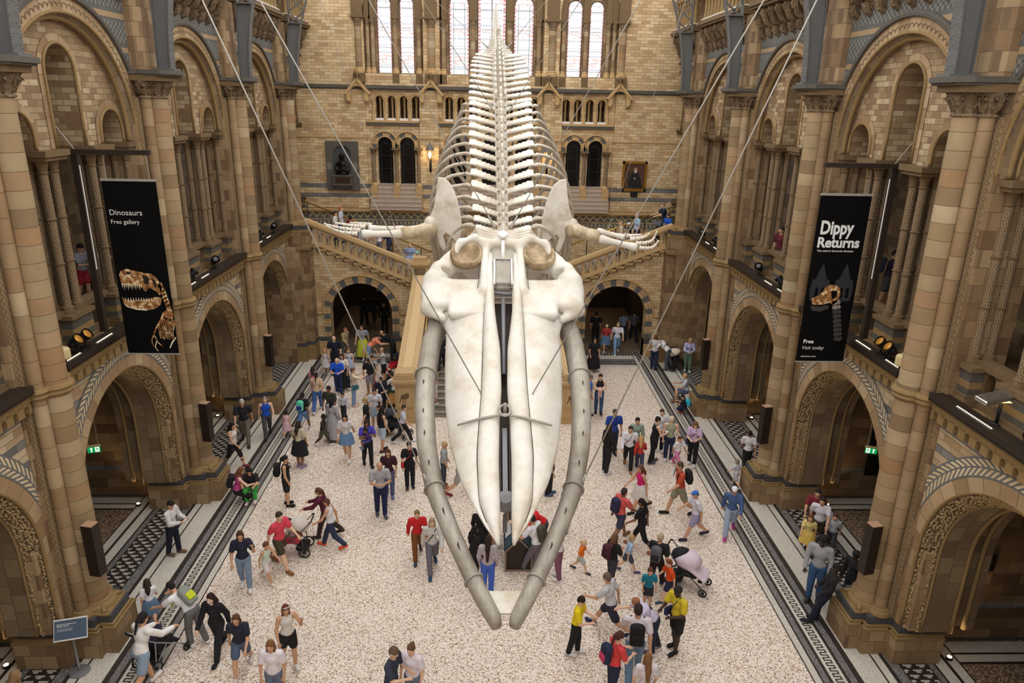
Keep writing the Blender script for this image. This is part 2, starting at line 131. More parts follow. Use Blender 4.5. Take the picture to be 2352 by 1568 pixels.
 ('person in maroon shorts climbing the central steps beside the skull', -2.51, 30.2, 2.6, 1.4, 0, 'walk', ('8a2a3c', 's'), ('s', '7a2234'), '2c4a8a', ('short', '5a3c2c'), 'e6bd9f', ''),
 ('person in black climbing the central steps behind the left jaw bone', -1.92, 27.2, 0.97, 1.7, 0, 'walk', ('17171b', 'l'), ('t', '131316'), 'b08a72', ('short', '3a2a22'), 'd0a07e', ''),
 ('small child in white at the bottom of the central steps', -2.08, 25.7, 0.32, 1.0, 100, 'stand', ('e6e4ea', 's'), ('s', 'd8d8dc'), 'dddddd', ('short', '6a4a34'), 'd0a07e', ''),
 ('person in white top sitting low on the left upper flight', -7.24, 33.6, 4.96, 1.6, 90, 'stand', ('dcd6d0', 's'), ('t', '3a3a48'), '333333', ('short', '3a2a24'), 'd0a07e', ''),
 ('person in white waistcoat with ginger hair on the left upper flight', -7.09, 34.2, 5.18, 1.74, 90, 'stand', ('c6c8dc', 's'), ('t', '2a4684'), '333333', ('short', 'a8683a'), 'e6bd9f', ''),
 ('child in maroon tee on the left upper flight', -6.71, 34.6, 5.34, 1.35, 0, 'stand', ('701c2c', 's'), ('t', '17161a'), '222222', ('short', '15100f'), 'd0a07e', ''),
 ('person in white tee and grey leggings bending down on the left upper flight', -6.3, 34.8, 5.18, 1.45, 270, 'bend', ('eceaee', 's'), ('t', 'b8bcc4'), 'cccccc', ('long', 'b8965e'), 'e6bd9f', ''),
 ('child in pink top climbing the left upper flight', -5.9, 34.2, 5.09, 1.2, 280, 'walk', ('d8b4bc', 's'), ('t', '8a8a98'), '888888', ('short', '2a1c16'), 'd0a07e', ''),
 ('person in white vest climbing the left upper flight', -5.3, 34.2, 4.9, 1.6, 280, 'walk', ('dcd8e0', 'n'), ('t', '5a5a68'), '888888', ('short', '5a3a28'), 'd0a07e', ''),
 ('person in navy top climbing the left upper flight behind the flipper', -4.86, 34.4, 4.63, 1.66, 300, 'walk', ('18254c', 's'), ('t', '2a2c3a'), '888888', ('short', '15110f'), 'd0a07e', ''),
 ('person in blue and white dress below the left flipper', -3.78, 33.4, 3.87, 1.6, 170, 'walk', ('8fa0c4', 's'), ('d', '9aa8cc'), 'cccccc', ('short', 'b08a6a'), 'e6bd9f', ''),
 ('child in white with turquoise hat below the left flipper', -3.42, 33.2, 4.1, 1.35, 170, 'walk', ('e2e6ee', 's'), ('t', 'dce0ea'), 'cccccc', ('cap', '74c8bc'), 'e6bd9f', ''),
 ('person in beige top on the right upper flight', 6.2, 33.5, 5.14, 1.66, 270, 'stand', ('cdb7a4', 'l'), ('t', '22304e'), '333333', ('short', 'a88a68'), 'e6bd9f', ''),
 ('child in black with white cap on the right upper flight', 6.73, 34.2, 5.38, 1.3, 270, 'stand', ('17181c', 's'), ('t', '3a3c44'), '333333', ('cap', 'dddddd'), 'd0a07e', ''),
 ('person in pale blue tee and navy shorts on the right upper flight', 6.92, 33.4, 5.31, 1.76, 260, 'stand', ('a4c0dc', 's'), ('s', '232a48'), '333333', ('short', 'c0b0a4'), 'e6bd9f', ''),
 ('person in navy shirt pushing a pram at the top right of the stairs', 8.42, 34.2, 5.65, 1.78, 270, 'push', ('1c2440', 's'), ('t', '34507c'), '333333', ('short', '8a7468'), 'e6bd9f', ''),
 ('boy in bright blue tee at the top right of the stairs', 8.31, 33.2, 5.86, 1.3, 230, 'stand', ('1f58c8', 's'), ('t', 'b8c0d0'), '333333', ('short', '2a1c16'), 'd0a07e', ''),
 ('person in grey and blue tee behind the left gallery columns', -11.0, 19.15, 6.2, 1.6, 100, 'read', ('9a9aa4', 's'), ('s', 'a82432'), '444444', ('short', '1c1412'), 'd0a07e', ''),
 ('person in dark purple tee behind the right gallery columns', 11.14, 19.26, 6.2, 1.72, 120, 'read', ('2a1630', 's'), ('s', '4a4444'), '444444', ('short', '2a1c18'), 'd0a07e', 'pack:2c3448:2c3448'),
 ('person in maroon top leaning by the second right gallery columns', 9.62, 23.26, 6.2, 1.66, 250, 'stand', ('5a1a26', 's'), ('t', '2a2a30'), '444444', ('short', '2a1c18'), 'd0a07e', ''),
 ('small child held in the arms of the person in violet and blue top', -3.92, 21.1, 0.8, 0.85, 250, 'sit', ('3a2a6a', 's'), ('s', '4a4a90'), '5a7a9c', ('short', '15100e'), '906449', ''),
]
import bpy, math, random
import numpy as np
from mathutils import Vector, Matrix
from mathutils.geometry import tessellate_polygon
PI = math.pi
C = bpy.context.scene.collection
R = math.radians
rnd = random.Random(7)

# ------------------------------------------------------------------ objects
def thing(name, label, cat, loc=(0, 0, 0), rz=0, group=None, kind=None):
    o = bpy.data.objects.new(name, None); C.objects.link(o)
    o.location = loc; o.rotation_euler = (0, 0, rz); o.empty_display_size = .1
    tag(o, label, cat, group, kind)
    return o

def tag(o, label=None, cat=None, group=None, kind=None):
    if label: o['label'] = label
    if cat: o['category'] = cat
    if group: o['group'] = group
    if kind: o['kind'] = kind
    return o

def dup(root, loc=None, rz=None, label=None, group=None, scale=None):
    r = root.copy(); C.objects.link(r)
    if loc is not None: r.location = loc
    if rz is not None: r.rotation_euler = (0, 0, rz)
    if label: r['label'] = label
    if group: r['group'] = group
    if scale: r.scale = scale
    for ch in list(root.children):
        c = ch.copy(); C.objects.link(c); c.parent = r
        for g in list(ch.children):
            d = g.copy(); C.objects.link(d); d.parent = c
    return r

class MB:
    """collects faces of one mesh"""
    def __init__(s): s.v = []; s.f = []; s.uv = []; s.mi = []; s.hasuv = False
    def add(s, vs, fs, mi=0, uvs=None):
        n = len(s.v); s.v += [tuple(map(float, p)) for p in vs]
        for k, f in enumerate(fs):
            s.f.append(tuple(n + i for i in f)); s.mi.append(mi)
            s.uv.append([uvs[i] for i in f] if uvs is not None else [(0, 0)] * len(f))
        if uvs is not None: s.hasuv = True
        return s
    def box(s, x0, x1, y0, y1, z0, z1, mi=0, M=None):
        vs = [(x, y, z) for x in (x0, x1) for y in (y0, y1) for z in (z0, z1)]
        if M is not None: vs = [tuple(M @ Vector(v)) for v in vs]
        return s.add(vs, [(0, 1, 3, 2), (4, 6, 7, 5), (0, 4, 5, 1), (2, 3, 7, 6), (0, 2, 6, 4), (1, 5, 7, 3)], mi)
    def bar(s, a, b, w, h, mi=0):
        a = Vector(a); b = Vector(b); d = (b - a); L = d.length
        q = d.to_track_quat('X', 'Z').to_matrix().to_4x4()
        return s.box(0, L, -w / 2, w / 2, -h / 2, h / 2, mi, Matrix.Translation(a) @ q)
    def lathe(s, prof, n=16, c=(0, 0, 0), mi=0, uv=False, M=None, cap=True):
        vs = []; uvs = []
        for r, z in prof:
            for k in range(n):
                t = 2 * PI * k / n
                p = Vector((r * math.cos(t), r * math.sin(t), z))
                if M is not None: p = M @ p
                vs.append((p.x + c[0], p.y + c[1], p.z + c[2])); uvs.append((k / n, z))
        fs = []
        for i in range(len(prof) - 1):
            for k in range(n):
                k2 = (k + 1) % n
                fs.append((i * n + k, i * n + k2, (i + 1) * n + k2, (i + 1) * n + k))
        if cap:
            fs.append(tuple(range(n))[::-1]); fs.append(tuple((len(prof) - 1) * n + k for k in range(n)))
        return s.add(vs, fs, mi, uvs if uv else None)
    def tube(s, pts, rad, n=8, mi=0, ell=None, cap=True):
        pts = [Vector(p) for p in pts]
        if not hasattr(rad, '__len__'): rad = [rad] * len(pts)
        up = Vector((0, 0, 1)); vs = []; prev = None
        for i, p in enumerate(pts):
            d = (pts[min(i + 1, len(pts) - 1)] - pts[max(i - 1, 0)])
            if d.length < 1e-9: d = Vector((0, 0, 1))
            d.normalize()
            if prev is None:
                u = d.cross(up if abs(d.z) < .95 else Vector((0, 1, 0))).normalized()
            else:
                u = (prev - d * prev.dot(d))
                u = u.normalized() if u.length > 1e-6 else d.orthogonal().normalized()
            prev = u; w = d.cross(u)
            ea, eb = (ell[i] if isinstance(ell, list) else ell) if ell else (1, 1)
            for k in range(n):
                t = 2 * PI * k / n
                q = p + (u * math.cos(t) * ea + w * math.sin(t) * eb) * rad[i]
                vs.append(tuple(q))
        fs = []
        for i in range(len(pts) - 1):
            for k in range(n):
                k2 = (k + 1) % n
                fs.append((i * n + k, i * n + k2, (i + 1) * n + k2, (i + 1) * n + k))
        if cap:
            fs.append(tuple(range(n))[::-1]); fs.append(tuple((len(pts) - 1) * n + k for k in range(n)))
        return s.add(vs, fs, mi)
    def strip(s, A, B, mi=0, v0=0., v1=None, flip=False):
        """quad strip between two polylines, uv in metres"""
        n = len(A); u = 0; vs = []; uvs = []
        if v1 is None: v1 = (Vector(A[n // 2]) - Vector(B[n // 2])).length
        for i in range(n):
            if i: u += ((Vector(A[i]) - Vector(A[i - 1])).length + (Vector(B[i]) - Vector(B[i - 1])).length) / 2
            vs += [A[i], B[i]]; uvs += [(u, v0), (u, v1)]
        fs = [(2 * i, 2 * i + 1, 2 * i + 3, 2 * i + 2) if not flip else (2 * i, 2 * i + 2, 2 * i + 3, 2 * i + 1) for i in range(n - 1)]
        return s.add(vs, fs, mi, uvs)
    def panel(s, outer, holes, a, b, ax='x', mi=0):
        """extruded polygon with holes; loops are (u,z); a..b along ax"""
        loops = [outer] + holes
        P = (lambda u, z, t: (t, u, z)) if ax == 'x' else (lambda u, z, t: (u, t, z))
        flat = [p for l in loops for p in l]
        tri = tessellate_polygon([[Vector((p[0], p[1], 0)) for p in l] for l in loops])
        n = len(flat)
        vs = [P(p[0], p[1], a) for p in flat] + [P(p[0], p[1], b) for p in flat]
        fs = [tuple(t) for t in tri] + [tuple(n + i for i in reversed(t)) for t in tri]
        o = 0
        for l in loops:
            m = len(l)
            for i in range(m):
                j = (i + 1) % m
                fs.append((o + i, o + j, n + o + j, n + o + i))
            o += m
        return s.add(vs, fs, mi)
    def build(s, name, mat, parent=None, smooth=False, loc=None):
        me = bpy.data.meshes.new(name); me.from_pydata(s.v, [], s.f)
        mats = mat if isinstance(mat, (list, tuple)) else [mat]
        for m in mats: me.materials.append(m)
        me.polygons.foreach_set('material_index', s.mi)
        if s.hasuv:
            ul = me.uv_layers.new(name='UVMap'); fl = [c for f in s.uv for p in f for c in p]
            ul.data.foreach_set('uv', fl)
        if smooth: me.polygons.foreach_set('use_smooth', [True] * len(me.polygons))
        me.update()
        o = bpy.data.objects.new(name, me); C.objects.link(o)
        if smooth == 'auto': me.set_sharp_from_angle(angle=R(40))
        if parent is not None: o.parent = parent
        if loc is not None: o.location = loc
        return o

def fixn(o):
    import bmesh
    bm = bmesh.new(); bm.from_mesh(o.data); bmesh.ops.recalc_face_normals(bm, faces=bm.faces); bm.to_mesh(o.data); bm.free()
    return o

def arc(y0, z0, r, n=24, a0=0, a1=180):
    return [(y0 + r * math.cos(R(a0 + (a1 - a0) * k / n)), z0 + r * math.sin(R(a0 + (a1 - a0) * k / n))) for k in range(n + 1)]
def archloop(y0, hw, zb, zs, n=20):
    """arched opening loop (u,z)"""
    return [(y0 - hw, zb), (y0 + hw, zb)] + arc(y0, zs, hw, n)
def archpath(y0, r, zb, zs, x, n=28, ax='x', straight=5):
    pts = [(y0 + r, zb + (zs - zb) * k / straight) for k in range(straight)] + arc(y0, zs, r, n) + [(y0 - r, zs - (zs - zb) * k / straight) for k in range(1, straight + 1)]
    return [(x, p[0], p[1]) if ax == 'x' else (p[0], x, p[1]) for p in pts]

# ------------------------------------------------------------------ smooth solids
def _cap(P, a, b, ra, rb):
    a = np.array(a, float); b = np.array(b, float); ba = b - a; L = ba @ ba + 1e-12
    t = np.clip(((P - a) @ ba) / L, 0, 1)
    return np.linalg.norm(P - a - t[..., None] * ba, axis=-1) - (ra + (rb - ra) * t)
def _ell(P, c, r, M=None):
    q = P - np.array(c, float)
    if M is not None: q = q @ np.array(M)
    r = np.array(r, float); k0 = np.linalg.norm(q / r, axis=-1); k1 = np.linalg.norm(q / (r * r), axis=-1)
    return k0 * (k0 - 1) / np.maximum(k1, 1e-9)
def _box(P, c, h, rd, M=None):
    q = P - np.array(c, float)
    if M is not None: q = q @ np.array(M)
    d = np.abs(q) - (np.array(h) - rd)
    return np.linalg.norm(np.maximum(d, 0), axis=-1) + np.minimum(d.max(-1), 0) - rd
def _bb(p):
    if p[0] == 'c':
        a, b, ra, rb = np.array(p[1], float), np.array(p[2], float), p[3], p[4]; m = max(ra, rb)
        return np.minimum(a, b) - m, np.maximum(a, b) + m
    r = np.array(p[2], float); c = np.array(p[1], float)
    if (len(p) > 3 and p[0] == 'e' and p[3] is not None) or (p[0] == 'b' and len(p) > 4 and p[4] is not None): r = np.ones(3) * np.linalg.norm(r)
    return c - r, c + r
def sdf_mesh(prims, res=.03, k=.05, cuts=(), sub=()):
    """smooth union of capsules 'c', ellipsoids 'e', boxes 'b' -> surface-net quads.  cuts: (n,d) keeps n.p<d ; sub: prims carved out"""
    bbs = [_bb(p) for p in prims]
    lo = np.min([b[0] for b in bbs], 0) - 2 * res; hi = np.max([b[1] for b in bbs], 0) + 2 * res
    N = np.ceil((hi - lo) / res).astype(int) + 1
    ax = [lo[i] + res * np.arange(N[i]) for i in range(3)]
    V = np.full(N, 1.0, np.float32)
    def ev(p, P):
        return _cap(P, *p[1:5]) if p[0] == 'c' else _ell(P, *p[1:]) if p[0] == 'e' else _box(P, *p[1:])
    for p, (b0, b1) in list(zip(prims, bbs)) + [(q, _bb(q)) for q in sub]:
        m = k * 1.2 + 2 * res; i0 = np.clip(((b0 - m - lo) / res).astype(int), 0, N - 1); i1 = np.clip(((b1 + m - lo) / res).astype(int) + 2, 1, N)
        if (i1 <= i0).any(): continue
        sl = tuple(slice(i0[i], i1[i]) for i in range(3))
        P = np.stack(np.meshgrid(*[ax[i][sl[i]] for i in range(3)], indexing='ij'), -1)
        d = ev(p, P); v = V[sl]
        if any(p is q for q in sub): V[sl] = np.maximum(v, -d)
        else:
            h = np.maximum(k - np.abs(v - d), 0) / k
            V[sl] = np.minimum(v, d) - h * h * k * .25
    if cuts:
        P = np.stack(np.meshgrid(*ax, indexing='ij'), -1)
        for n, dd in cuts: V = np.maximum(V, P @ np.array(n, float) - dd)
    ins = V < 0; nx, ny, nz = N - 1
    cnt = np.zeros((nx, ny, nz), int); pos = np.zeros((nx, ny, nz, 3)); w = np.zeros((nx, ny, nz))
    cor = [(i, j, l) for i in (0, 1) for j in (0, 1) for l in (0, 1)]
    sh = lambda A, c: A[c[0]:c[0] + nx, c[1]:c[1] + ny, c[2]:c[2] + nz]
    for c in cor: cnt += sh(ins, c)
    act = (cnt > 0) & (cnt < 8); idx = np.argwhere(act)
    if len(idx) == 0: return [], []
    for c in cor:
        for a in range(3):
            if c[a]: continue
            e = list(c); e[a] = 1
            ii = idx + np.array(c); jj = idx + np.array(e)
            va = V[ii[:, 0], ii[:, 1], ii[:, 2]]; vb = V[jj[:, 0], jj[:, 1], jj[:, 2]]
            x = (va < 0) != (vb < 0); t = np.where(x, va / (va - vb + 1e-12), 0)
            pp = np.array(c, float)[None, :].repeat(len(idx), 0); pp[:, a] += t
            pos[idx[:, 0], idx[:, 1], idx[:, 2]] += pp * x[:, None]; w[idx[:, 0], idx[:, 1], idx[:, 2]] += x
    ids = -np.ones((nx, ny, nz), int); ids[act] = np.arange(len(idx))
    verts = lo + res * (idx + pos[act] / w[act][:, None])
    faces = []
    for a in range(3):
        b, c = (a + 1) % 3, (a + 2) % 3
        sa = [slice(None)] * 3; sb = [slice(None)] * 3; sa[a] = slice(0, -1); sb[a] = slice(1, None)
        s0 = ins[tuple(sa)]; s1 = ins[tuple(sb)]; ed = np.argwhere(s0 != s1)
        ok = (ed[:, b] > 0) & (ed[:, c] > 0) & (ed[:, b] < N[b] - 1) & (ed[:, c] < N[c] - 1); ed = ed[ok]
        def g(db, dc):
            q = ed.copy(); q[:, b] -= db; q[:, c] -= dc; return ids[q[:, 0], q[:, 1], q[:, 2]]
        Q = np.stack([g(1, 1), g(0, 1), g(0, 0), g(1, 0)], 1)
        fl = ~s0[ed[:, 0], ed[:, 1], ed[:, 2]]; Q[fl] = Q[fl][:, ::-1]
        faces.append(Q)
    return verts, np.concatenate(faces)
def raw_mesh(name, v, f, mat, parent=None, smooth=True, extra=None):
    """v,f arrays (quads) (+ extra MB merged in with its own material indices)"""
    v = np.asarray(v, float).reshape(-1, 3); f = np.asarray(f, int).reshape(-1, 4); nb = len(f)
    me = bpy.data.meshes.new(name); vl = v; fl = [tuple(q) for q in f.tolist()]; mi = [0] * nb
    if extra is not None:
        o = len(v); vl = np.concatenate([v, np.array(extra.v).reshape(-1, 3)]); fl += [tuple(o + i for i in q) for q in extra.f]; mi += extra.mi
    me.from_pydata(vl.tolist(), [], fl)
    for m in (mat if isinstance(mat, (list, tuple)) else [mat]): me.materials.append(m)
    me.polygons.foreach_set('material_index', mi)
    if smooth: me.polygons.foreach_set('use_smooth', [True] * len(me.polygons))
    me.update(); o = bpy.data.objects.new(name, me); C.objects.link(o)
    if parent is not None: o.parent = parent
    return o

# ------------------------------------------------------------------ materials
def lin(c):
    if isinstance(c, str): c = tuple(int(c[i:i + 2], 16) / 255 for i in (0, 2, 4))
    return tuple(x / 12.92 if x <= .04045 else ((x + .055) / 1.055) ** 2.4 for x in c[:3]) + (1,)
class NT:
    def __init__(s, name):
        s.m = bpy.data.materials.new(name); s.m.use_nodes = True; s.t = s.m.node_tree; s.t.nodes.clear()
        s.out = s.n('ShaderNodeOutputMaterial'); s.b = s.n('ShaderNodeBsdfPrincipled')
        s.t.links.new(s.b.outputs[0], s.out.inputs[0]); s.b.inputs['Roughness'].default_value = .75
    def n(s, t, **k):
        x = s.t.nodes.new(t)
        for a, b in k.items(): setattr(x, a, b)
        return x
    def put(s, sock, v):
        if v is None: return
        if isinstance(v, bpy.types.NodeSocket): s.t.links.new(v, sock)
        elif isinstance(v, (int, float)) and hasattr(sock.default_value, '__len__'): sock.default_value = (v,) * len(sock.default_value)
        else: sock.default_value = v
    def math(s, op, a, b=None, c=None):
        x = s.n('ShaderNodeMath', operation=op)
        for i, v in enumerate((a, b, c)): s.put(x.inputs[i], v)
        return x.outputs[0]
    def mix(s, f, a, b):
        x = s.n('ShaderNodeMix', data_type='RGBA'); s.put(x.inputs[0], f); s.put(x.inputs[6], a); s.put(x.inputs[7], b); return x.outputs[2]
    def mul(s, a, b, f=1.):
        x = s.n('ShaderNodeMix', data_type='RGBA', blend_type='MULTIPLY'); s.put(x.inputs[0], f); s.put(x.inputs[6], a); s.put(x.inputs[7], b); return x.outputs[2]
    def ramp(s, f, stops, const=False):
        x = s.n('ShaderNodeValToRGB'); e = x.color_ramp.elements
        if const: x.color_ramp.interpolation = 'CONSTANT'
        while len(e) < len(stops): e.new(.5)
        for i, (p, c) in enumerate(stops): e[i].position = p; e[i].color = lin(c) if isinstance(c, str) else c
        s.put(x.inputs[0], f); return x.outputs[0]
    def sep(s, v):
        x = s.n('ShaderNodeSeparateXYZ'); s.put(x.inputs[0], v); return x.outputs
    def comb(s, x, y, z=0.):
        q = s.n('ShaderNodeCombineXYZ'); s.put(q.inputs[0], x); s.put(q.inputs[1], y); s.put(q.inputs[2], z); return q.outputs[0]
    def obj(s): return s.n('ShaderNodeTexCoord').outputs['Object']
    def uv(s): return s.n('ShaderNodeTexCoord').outputs['UV']
    def noise(s, v, sc, det=3, rough=.6):
        x = s.n('ShaderNodeTexNoise'); s.put(x.inputs['Vector'], v); x.inputs['Scale'].default_value = sc; x.inputs['Detail'].default_value = det
        x.inputs['Roughness'].default_value = rough; return x.outputs['Fac']
    def bump(s, h, st=.3, dist=.02):
        x = s.n('ShaderNodeBump'); x.inputs['Strength'].default_value = st; x.inputs['Distance'].default_value = dist; s.put(x.inputs['Height'], h)
        s.t.links.new(x.outputs[0], s.b.inputs['Normal'])
    def brick(s, v, w, h, mortar=.008, off=.5):
        x = s.n('ShaderNodeTexBrick'); s.put(x.inputs['Vector'], v); x.offset = off
        x.inputs['Scale'].default_value = 1; x.inputs['Brick Width'].default_value = w; x.inputs['Row Height'].default_value = h
        x.inputs['Mortar Size'].default_value = mortar; x.inputs['Mortar Smooth'].default_value = .1
        x.inputs['Color1'].default_value = (0, 0, 0, 1); x.inputs['Color2'].default_value = (1, 1, 1, 1); x.inputs['Mortar'].default_value = (.5, .5, .5, 1)
        return x.outputs['Color'], x.outputs['Fac']
    def col(s, c): s.put(s.b.inputs['Base Color'], c); return s
    def set(s, **k):
        for a, v in k.items(): s.put(s.b.inputs[{'rough': 'Roughness', 'metal': 'Metallic', 'emit': 'Emission Color', 'es': 'Emission Strength', 'spec': 'Specular IOR Level'}[a]], v)
        return s
MC = {}
def plain(c, rough=.7, metal=0., emit=None, es=0., var=.0, name=None):
    key = (c, rough, metal, emit, es, var)
    if key in MC: return MC[key]
    t = NT(name or 'paint_' + (c if isinstance(c, str) else 'x'))
    if var:
        n = t.noise(t.obj(), 9, 4); f = t.math('MULTIPLY_ADD', n, 2 * var, 1 - var)
        t.col(t.mul(lin(c), t.comb(f, f, f)))
    else: t.col(lin(c))
    t.set(rough=rough, metal=metal)
    if emit: t.set(emit=lin(emit), es=es)
    MC[key] = t.m; return t.m
def uz(t):
    o = t.sep(t.obj()); return t.math('ADD', o[0], o[1]), o[2]
BUFF = [(0, '775530'), (.25, '906e42'), (.5, 'a5875a'), (.75, '966d3b'), (1, 'b49a6c')]
GREY = [(0, '62615c'), (.5, '74736e'), (1, '85817a')]
def dirt(t, c, amt=.35, sc=1.2, sat=.84):
    hs = t.n('ShaderNodeHueSaturation'); hs.inputs['Saturation'].default_value = sat; hs.inputs['Value'].default_value = 1.0; t.put(hs.inputs['Color'], c); c = hs.outputs[0]
    n = t.noise(t.obj(), sc, 5, .65); f = t.math('MULTIPLY_ADD', n, amt * 2, 1 - amt * 1.05)
    return t.mul(c, t.comb(f, f, f))
def ashlar(name, w=.42, h=.2, tints=BUFF, mortar=.008, stripes=None, tint=None, uvm=False, swap=False, bump=.5):
    t = NT(name)
    if uvm:
        q = t.sep(t.uv()); u, v = (q[0], q[1]) if not swap else (q[1], q[0])
    else: u, v = uz(t)
    bc, bf = t.brick(t.comb(u, v), w, h, mortar)
    c = t.ramp(bc, tints)
    if stripes:   # list of (z0,z1) in grey stone
        m = None
        for z0, z1 in stripes:
            a = t.math('MULTIPLY', t.math('GREATER_THAN', v, z0), t.math('LESS_THAN', v, z1)); m = a if m is None else t.math('MAXIMUM', m, a)
        c = t.mix(m, c, t.ramp(bc, GREY))
    c = t.mix(t.math('MULTIPLY', bf, .6), c, lin('584530'))
    c = dirt(t, c)
    if tint: c = t.mul(c, lin(tint))
    t.col(c); t.set(rough=.8)
    t.bump(t.math('MULTIPLY_ADD', t.noise(t.obj(), 30, 3), .15, t.math('SUBTRACT', 1, bf)), bump, .01)
    return t.m
def drums(name, h=.33, tints=None):
    """column shaft of stacked stone drums"""
    t = NT(name); o = t.sep(t.obj()); ri = t.n('ShaderNodeObjectInfo').outputs['Random']
    z = t.math('DIVIDE', o[2], h); fl = t.math('FLOOR', z); fr = t.math('FRACT', z)
    wn = t.n('ShaderNodeTexWhiteNoise', noise_dimensions='2D'); t.put(wn.inputs[0], t.comb(fl, ri))
    c = t.ramp(wn.outputs[0], tints or [(0, '85683e'), (.35, '987a4b'), (.65, 'a68b5e'), (.86, '9c7038'), (1, 'b7a076')])
    j = t.math('LESS_THAN', fr, .035 / h * .33)
    c = t.mix(t.math('MULTIPLY', j, .75), c, lin('3f301f'))
    c = dirt(t, c, .3, 1.6); t.col(c); t.set(rough=.7)
    t.bump(t.math('SUBTRACT', t.math('MULTIPLY', t.noise(t.obj(), 20), .3), j), .4, .01)
    return t.m
def carved(name, tints, sc=9, amt=1., dist=.04):
    t = NT(name); v = t.n('ShaderNodeTexVoronoi'); v.inputs['Scale'].default_value = sc; t.put(v.inputs['Vector'], t.obj())
    n = t.noise(t.obj(), sc * .9, 5, .7); h = t.math('ADD', t.math('MULTIPLY', v.outputs['Distance'], -1.0), t.math('MULTIPLY', n, 1.2))
    c = t.ramp(t.noise(t.obj(), 3, 3), [(0.25, tints[0]), (.75, tints[1])]); t.col(dirt(t, c, .3)); t.set(rough=.85); t.bump(h, amt, dist); return t.m
M = {}
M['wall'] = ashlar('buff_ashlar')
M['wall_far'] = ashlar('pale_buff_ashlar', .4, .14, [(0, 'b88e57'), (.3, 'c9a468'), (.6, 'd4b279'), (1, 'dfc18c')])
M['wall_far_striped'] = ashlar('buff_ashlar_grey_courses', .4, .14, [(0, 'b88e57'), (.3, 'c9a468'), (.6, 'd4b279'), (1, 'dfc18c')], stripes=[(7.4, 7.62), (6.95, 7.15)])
M['spandrel_low'] = ashlar('ashlar_with_grey_bands', .5, .15, [(0, 'a98453'), (.5, 'bea277'), (1, 'c9b48a')], stripes=[(5.6, 5.8), (5.1, 5.27), (4.65, 4.82), (4.2, 4.36), (3.75, 3.9)])
M['chamber'] = ashlar('shade_darkened_ashlar', .66, .3, [(0, '604324'), (.5, '7b5d36'), (1, '8d7348')], stripes=[(.86, 1.04)])  # stone tints darkened, putting the shade of aisles and galleries into the colour
M['core'] = ashlar('pilaster_ashlar', .34, .34, [(0, '76552e'), (.5, '927042'), (1, 'a8895a')])
M['rubble'] = ashlar('tympanum_coursed_stone', .3, .13, [(0, '83603a'), (.3, '957549'), (.7, 'a98d60'), (1, 'bfa87c')])
M['drum'] = drums('column_drums')
M['drum_small'] = drums('slender_column_drums', .45, [(0, '8c693a'), (.4, 'a08256'), (.7, '94703f'), (1, 'b69c70')])
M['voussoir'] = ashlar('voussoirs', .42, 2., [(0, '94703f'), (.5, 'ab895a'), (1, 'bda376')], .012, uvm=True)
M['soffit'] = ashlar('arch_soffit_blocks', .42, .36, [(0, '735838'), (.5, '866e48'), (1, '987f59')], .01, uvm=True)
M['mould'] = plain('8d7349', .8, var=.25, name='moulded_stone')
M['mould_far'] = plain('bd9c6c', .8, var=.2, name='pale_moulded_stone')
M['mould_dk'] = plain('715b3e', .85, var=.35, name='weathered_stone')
M['greystone'] = plain('57524a', .8, var=.25, name='grey_stone')
M['darkstone'] = plain('4a4a4c', .6, var=.25, name='dark_slate_band')
M['capital'] = carved('carved_capital', ('5e4428', 'a98a5c'), 16, 1., .05)
M['carve'] = carved('deep_carved_foliage', ('6b5434', '8c7148'), 20, .6, .02)
M['leaf'] = plain('b39a6e', .85, var=.3, name='carved_leaf_tips')
M['carve2'] = carved('scalloped_arch_order', ('8a6a40', 'b7955f'), 7, .6, .04)
def chevron_mat(name, period, slope, duty, ca, cb, rows=1, lo=.08, hi=.92, width=.4):
    """uv in metres: slanting leaf blocks meeting on the centre line"""
    t = NT(name); q = t.sep(t.uv()); v = t.math('DIVIDE', q[1], width)
    d = t.math('ABSOLUTE', t.math('SUBTRACT', v, .5))
    f = t.math('FRACT', t.math('DIVIDE', t.math('ADD', q[0], t.math('MULTIPLY', d, slope)), period))
    m = t.math('LESS_THAN', f, duty)
    m = t.math('MULTIPLY', m, t.math('GREATER_THAN', d, .045)); m = t.math('MULTIPLY', m, t.math('LESS_THAN', d, .40))
    n = t.noise(t.obj(), 2.2, 2); a = t.ramp(n, [(.3, ca), (.7, cb)])
    t.col(dirt(t, t.mix(m, lin('6a6b68'), a), .25)); t.set(rough=.8); return t.m
M['leafband'] = chevron_mat('leaf_pattern_band', .155, .5, .55, 'c9ac7a', 'dac698', width=.42)
def zigzag_mat():
    t = NT('zigzag_pilaster'); o = t.sep(t.obj())
    tri = t.math('PINGPONG', o[2], .07); u = t.math('ADD', o[0], o[1])
    f = t.math('FRACT', t.math('DIVIDE', t.math('ADD', u, tri), .1)); m = t.math('LESS_THAN', f, .42)
    c = t.mix(m, lin('866b40'), lin('a38a5e')); t.col(dirt(t, c, .3)); t.set(rough=.85); t.bump(m, .6, .015); return t.m
M['zigzag'] = zigzag_mat()
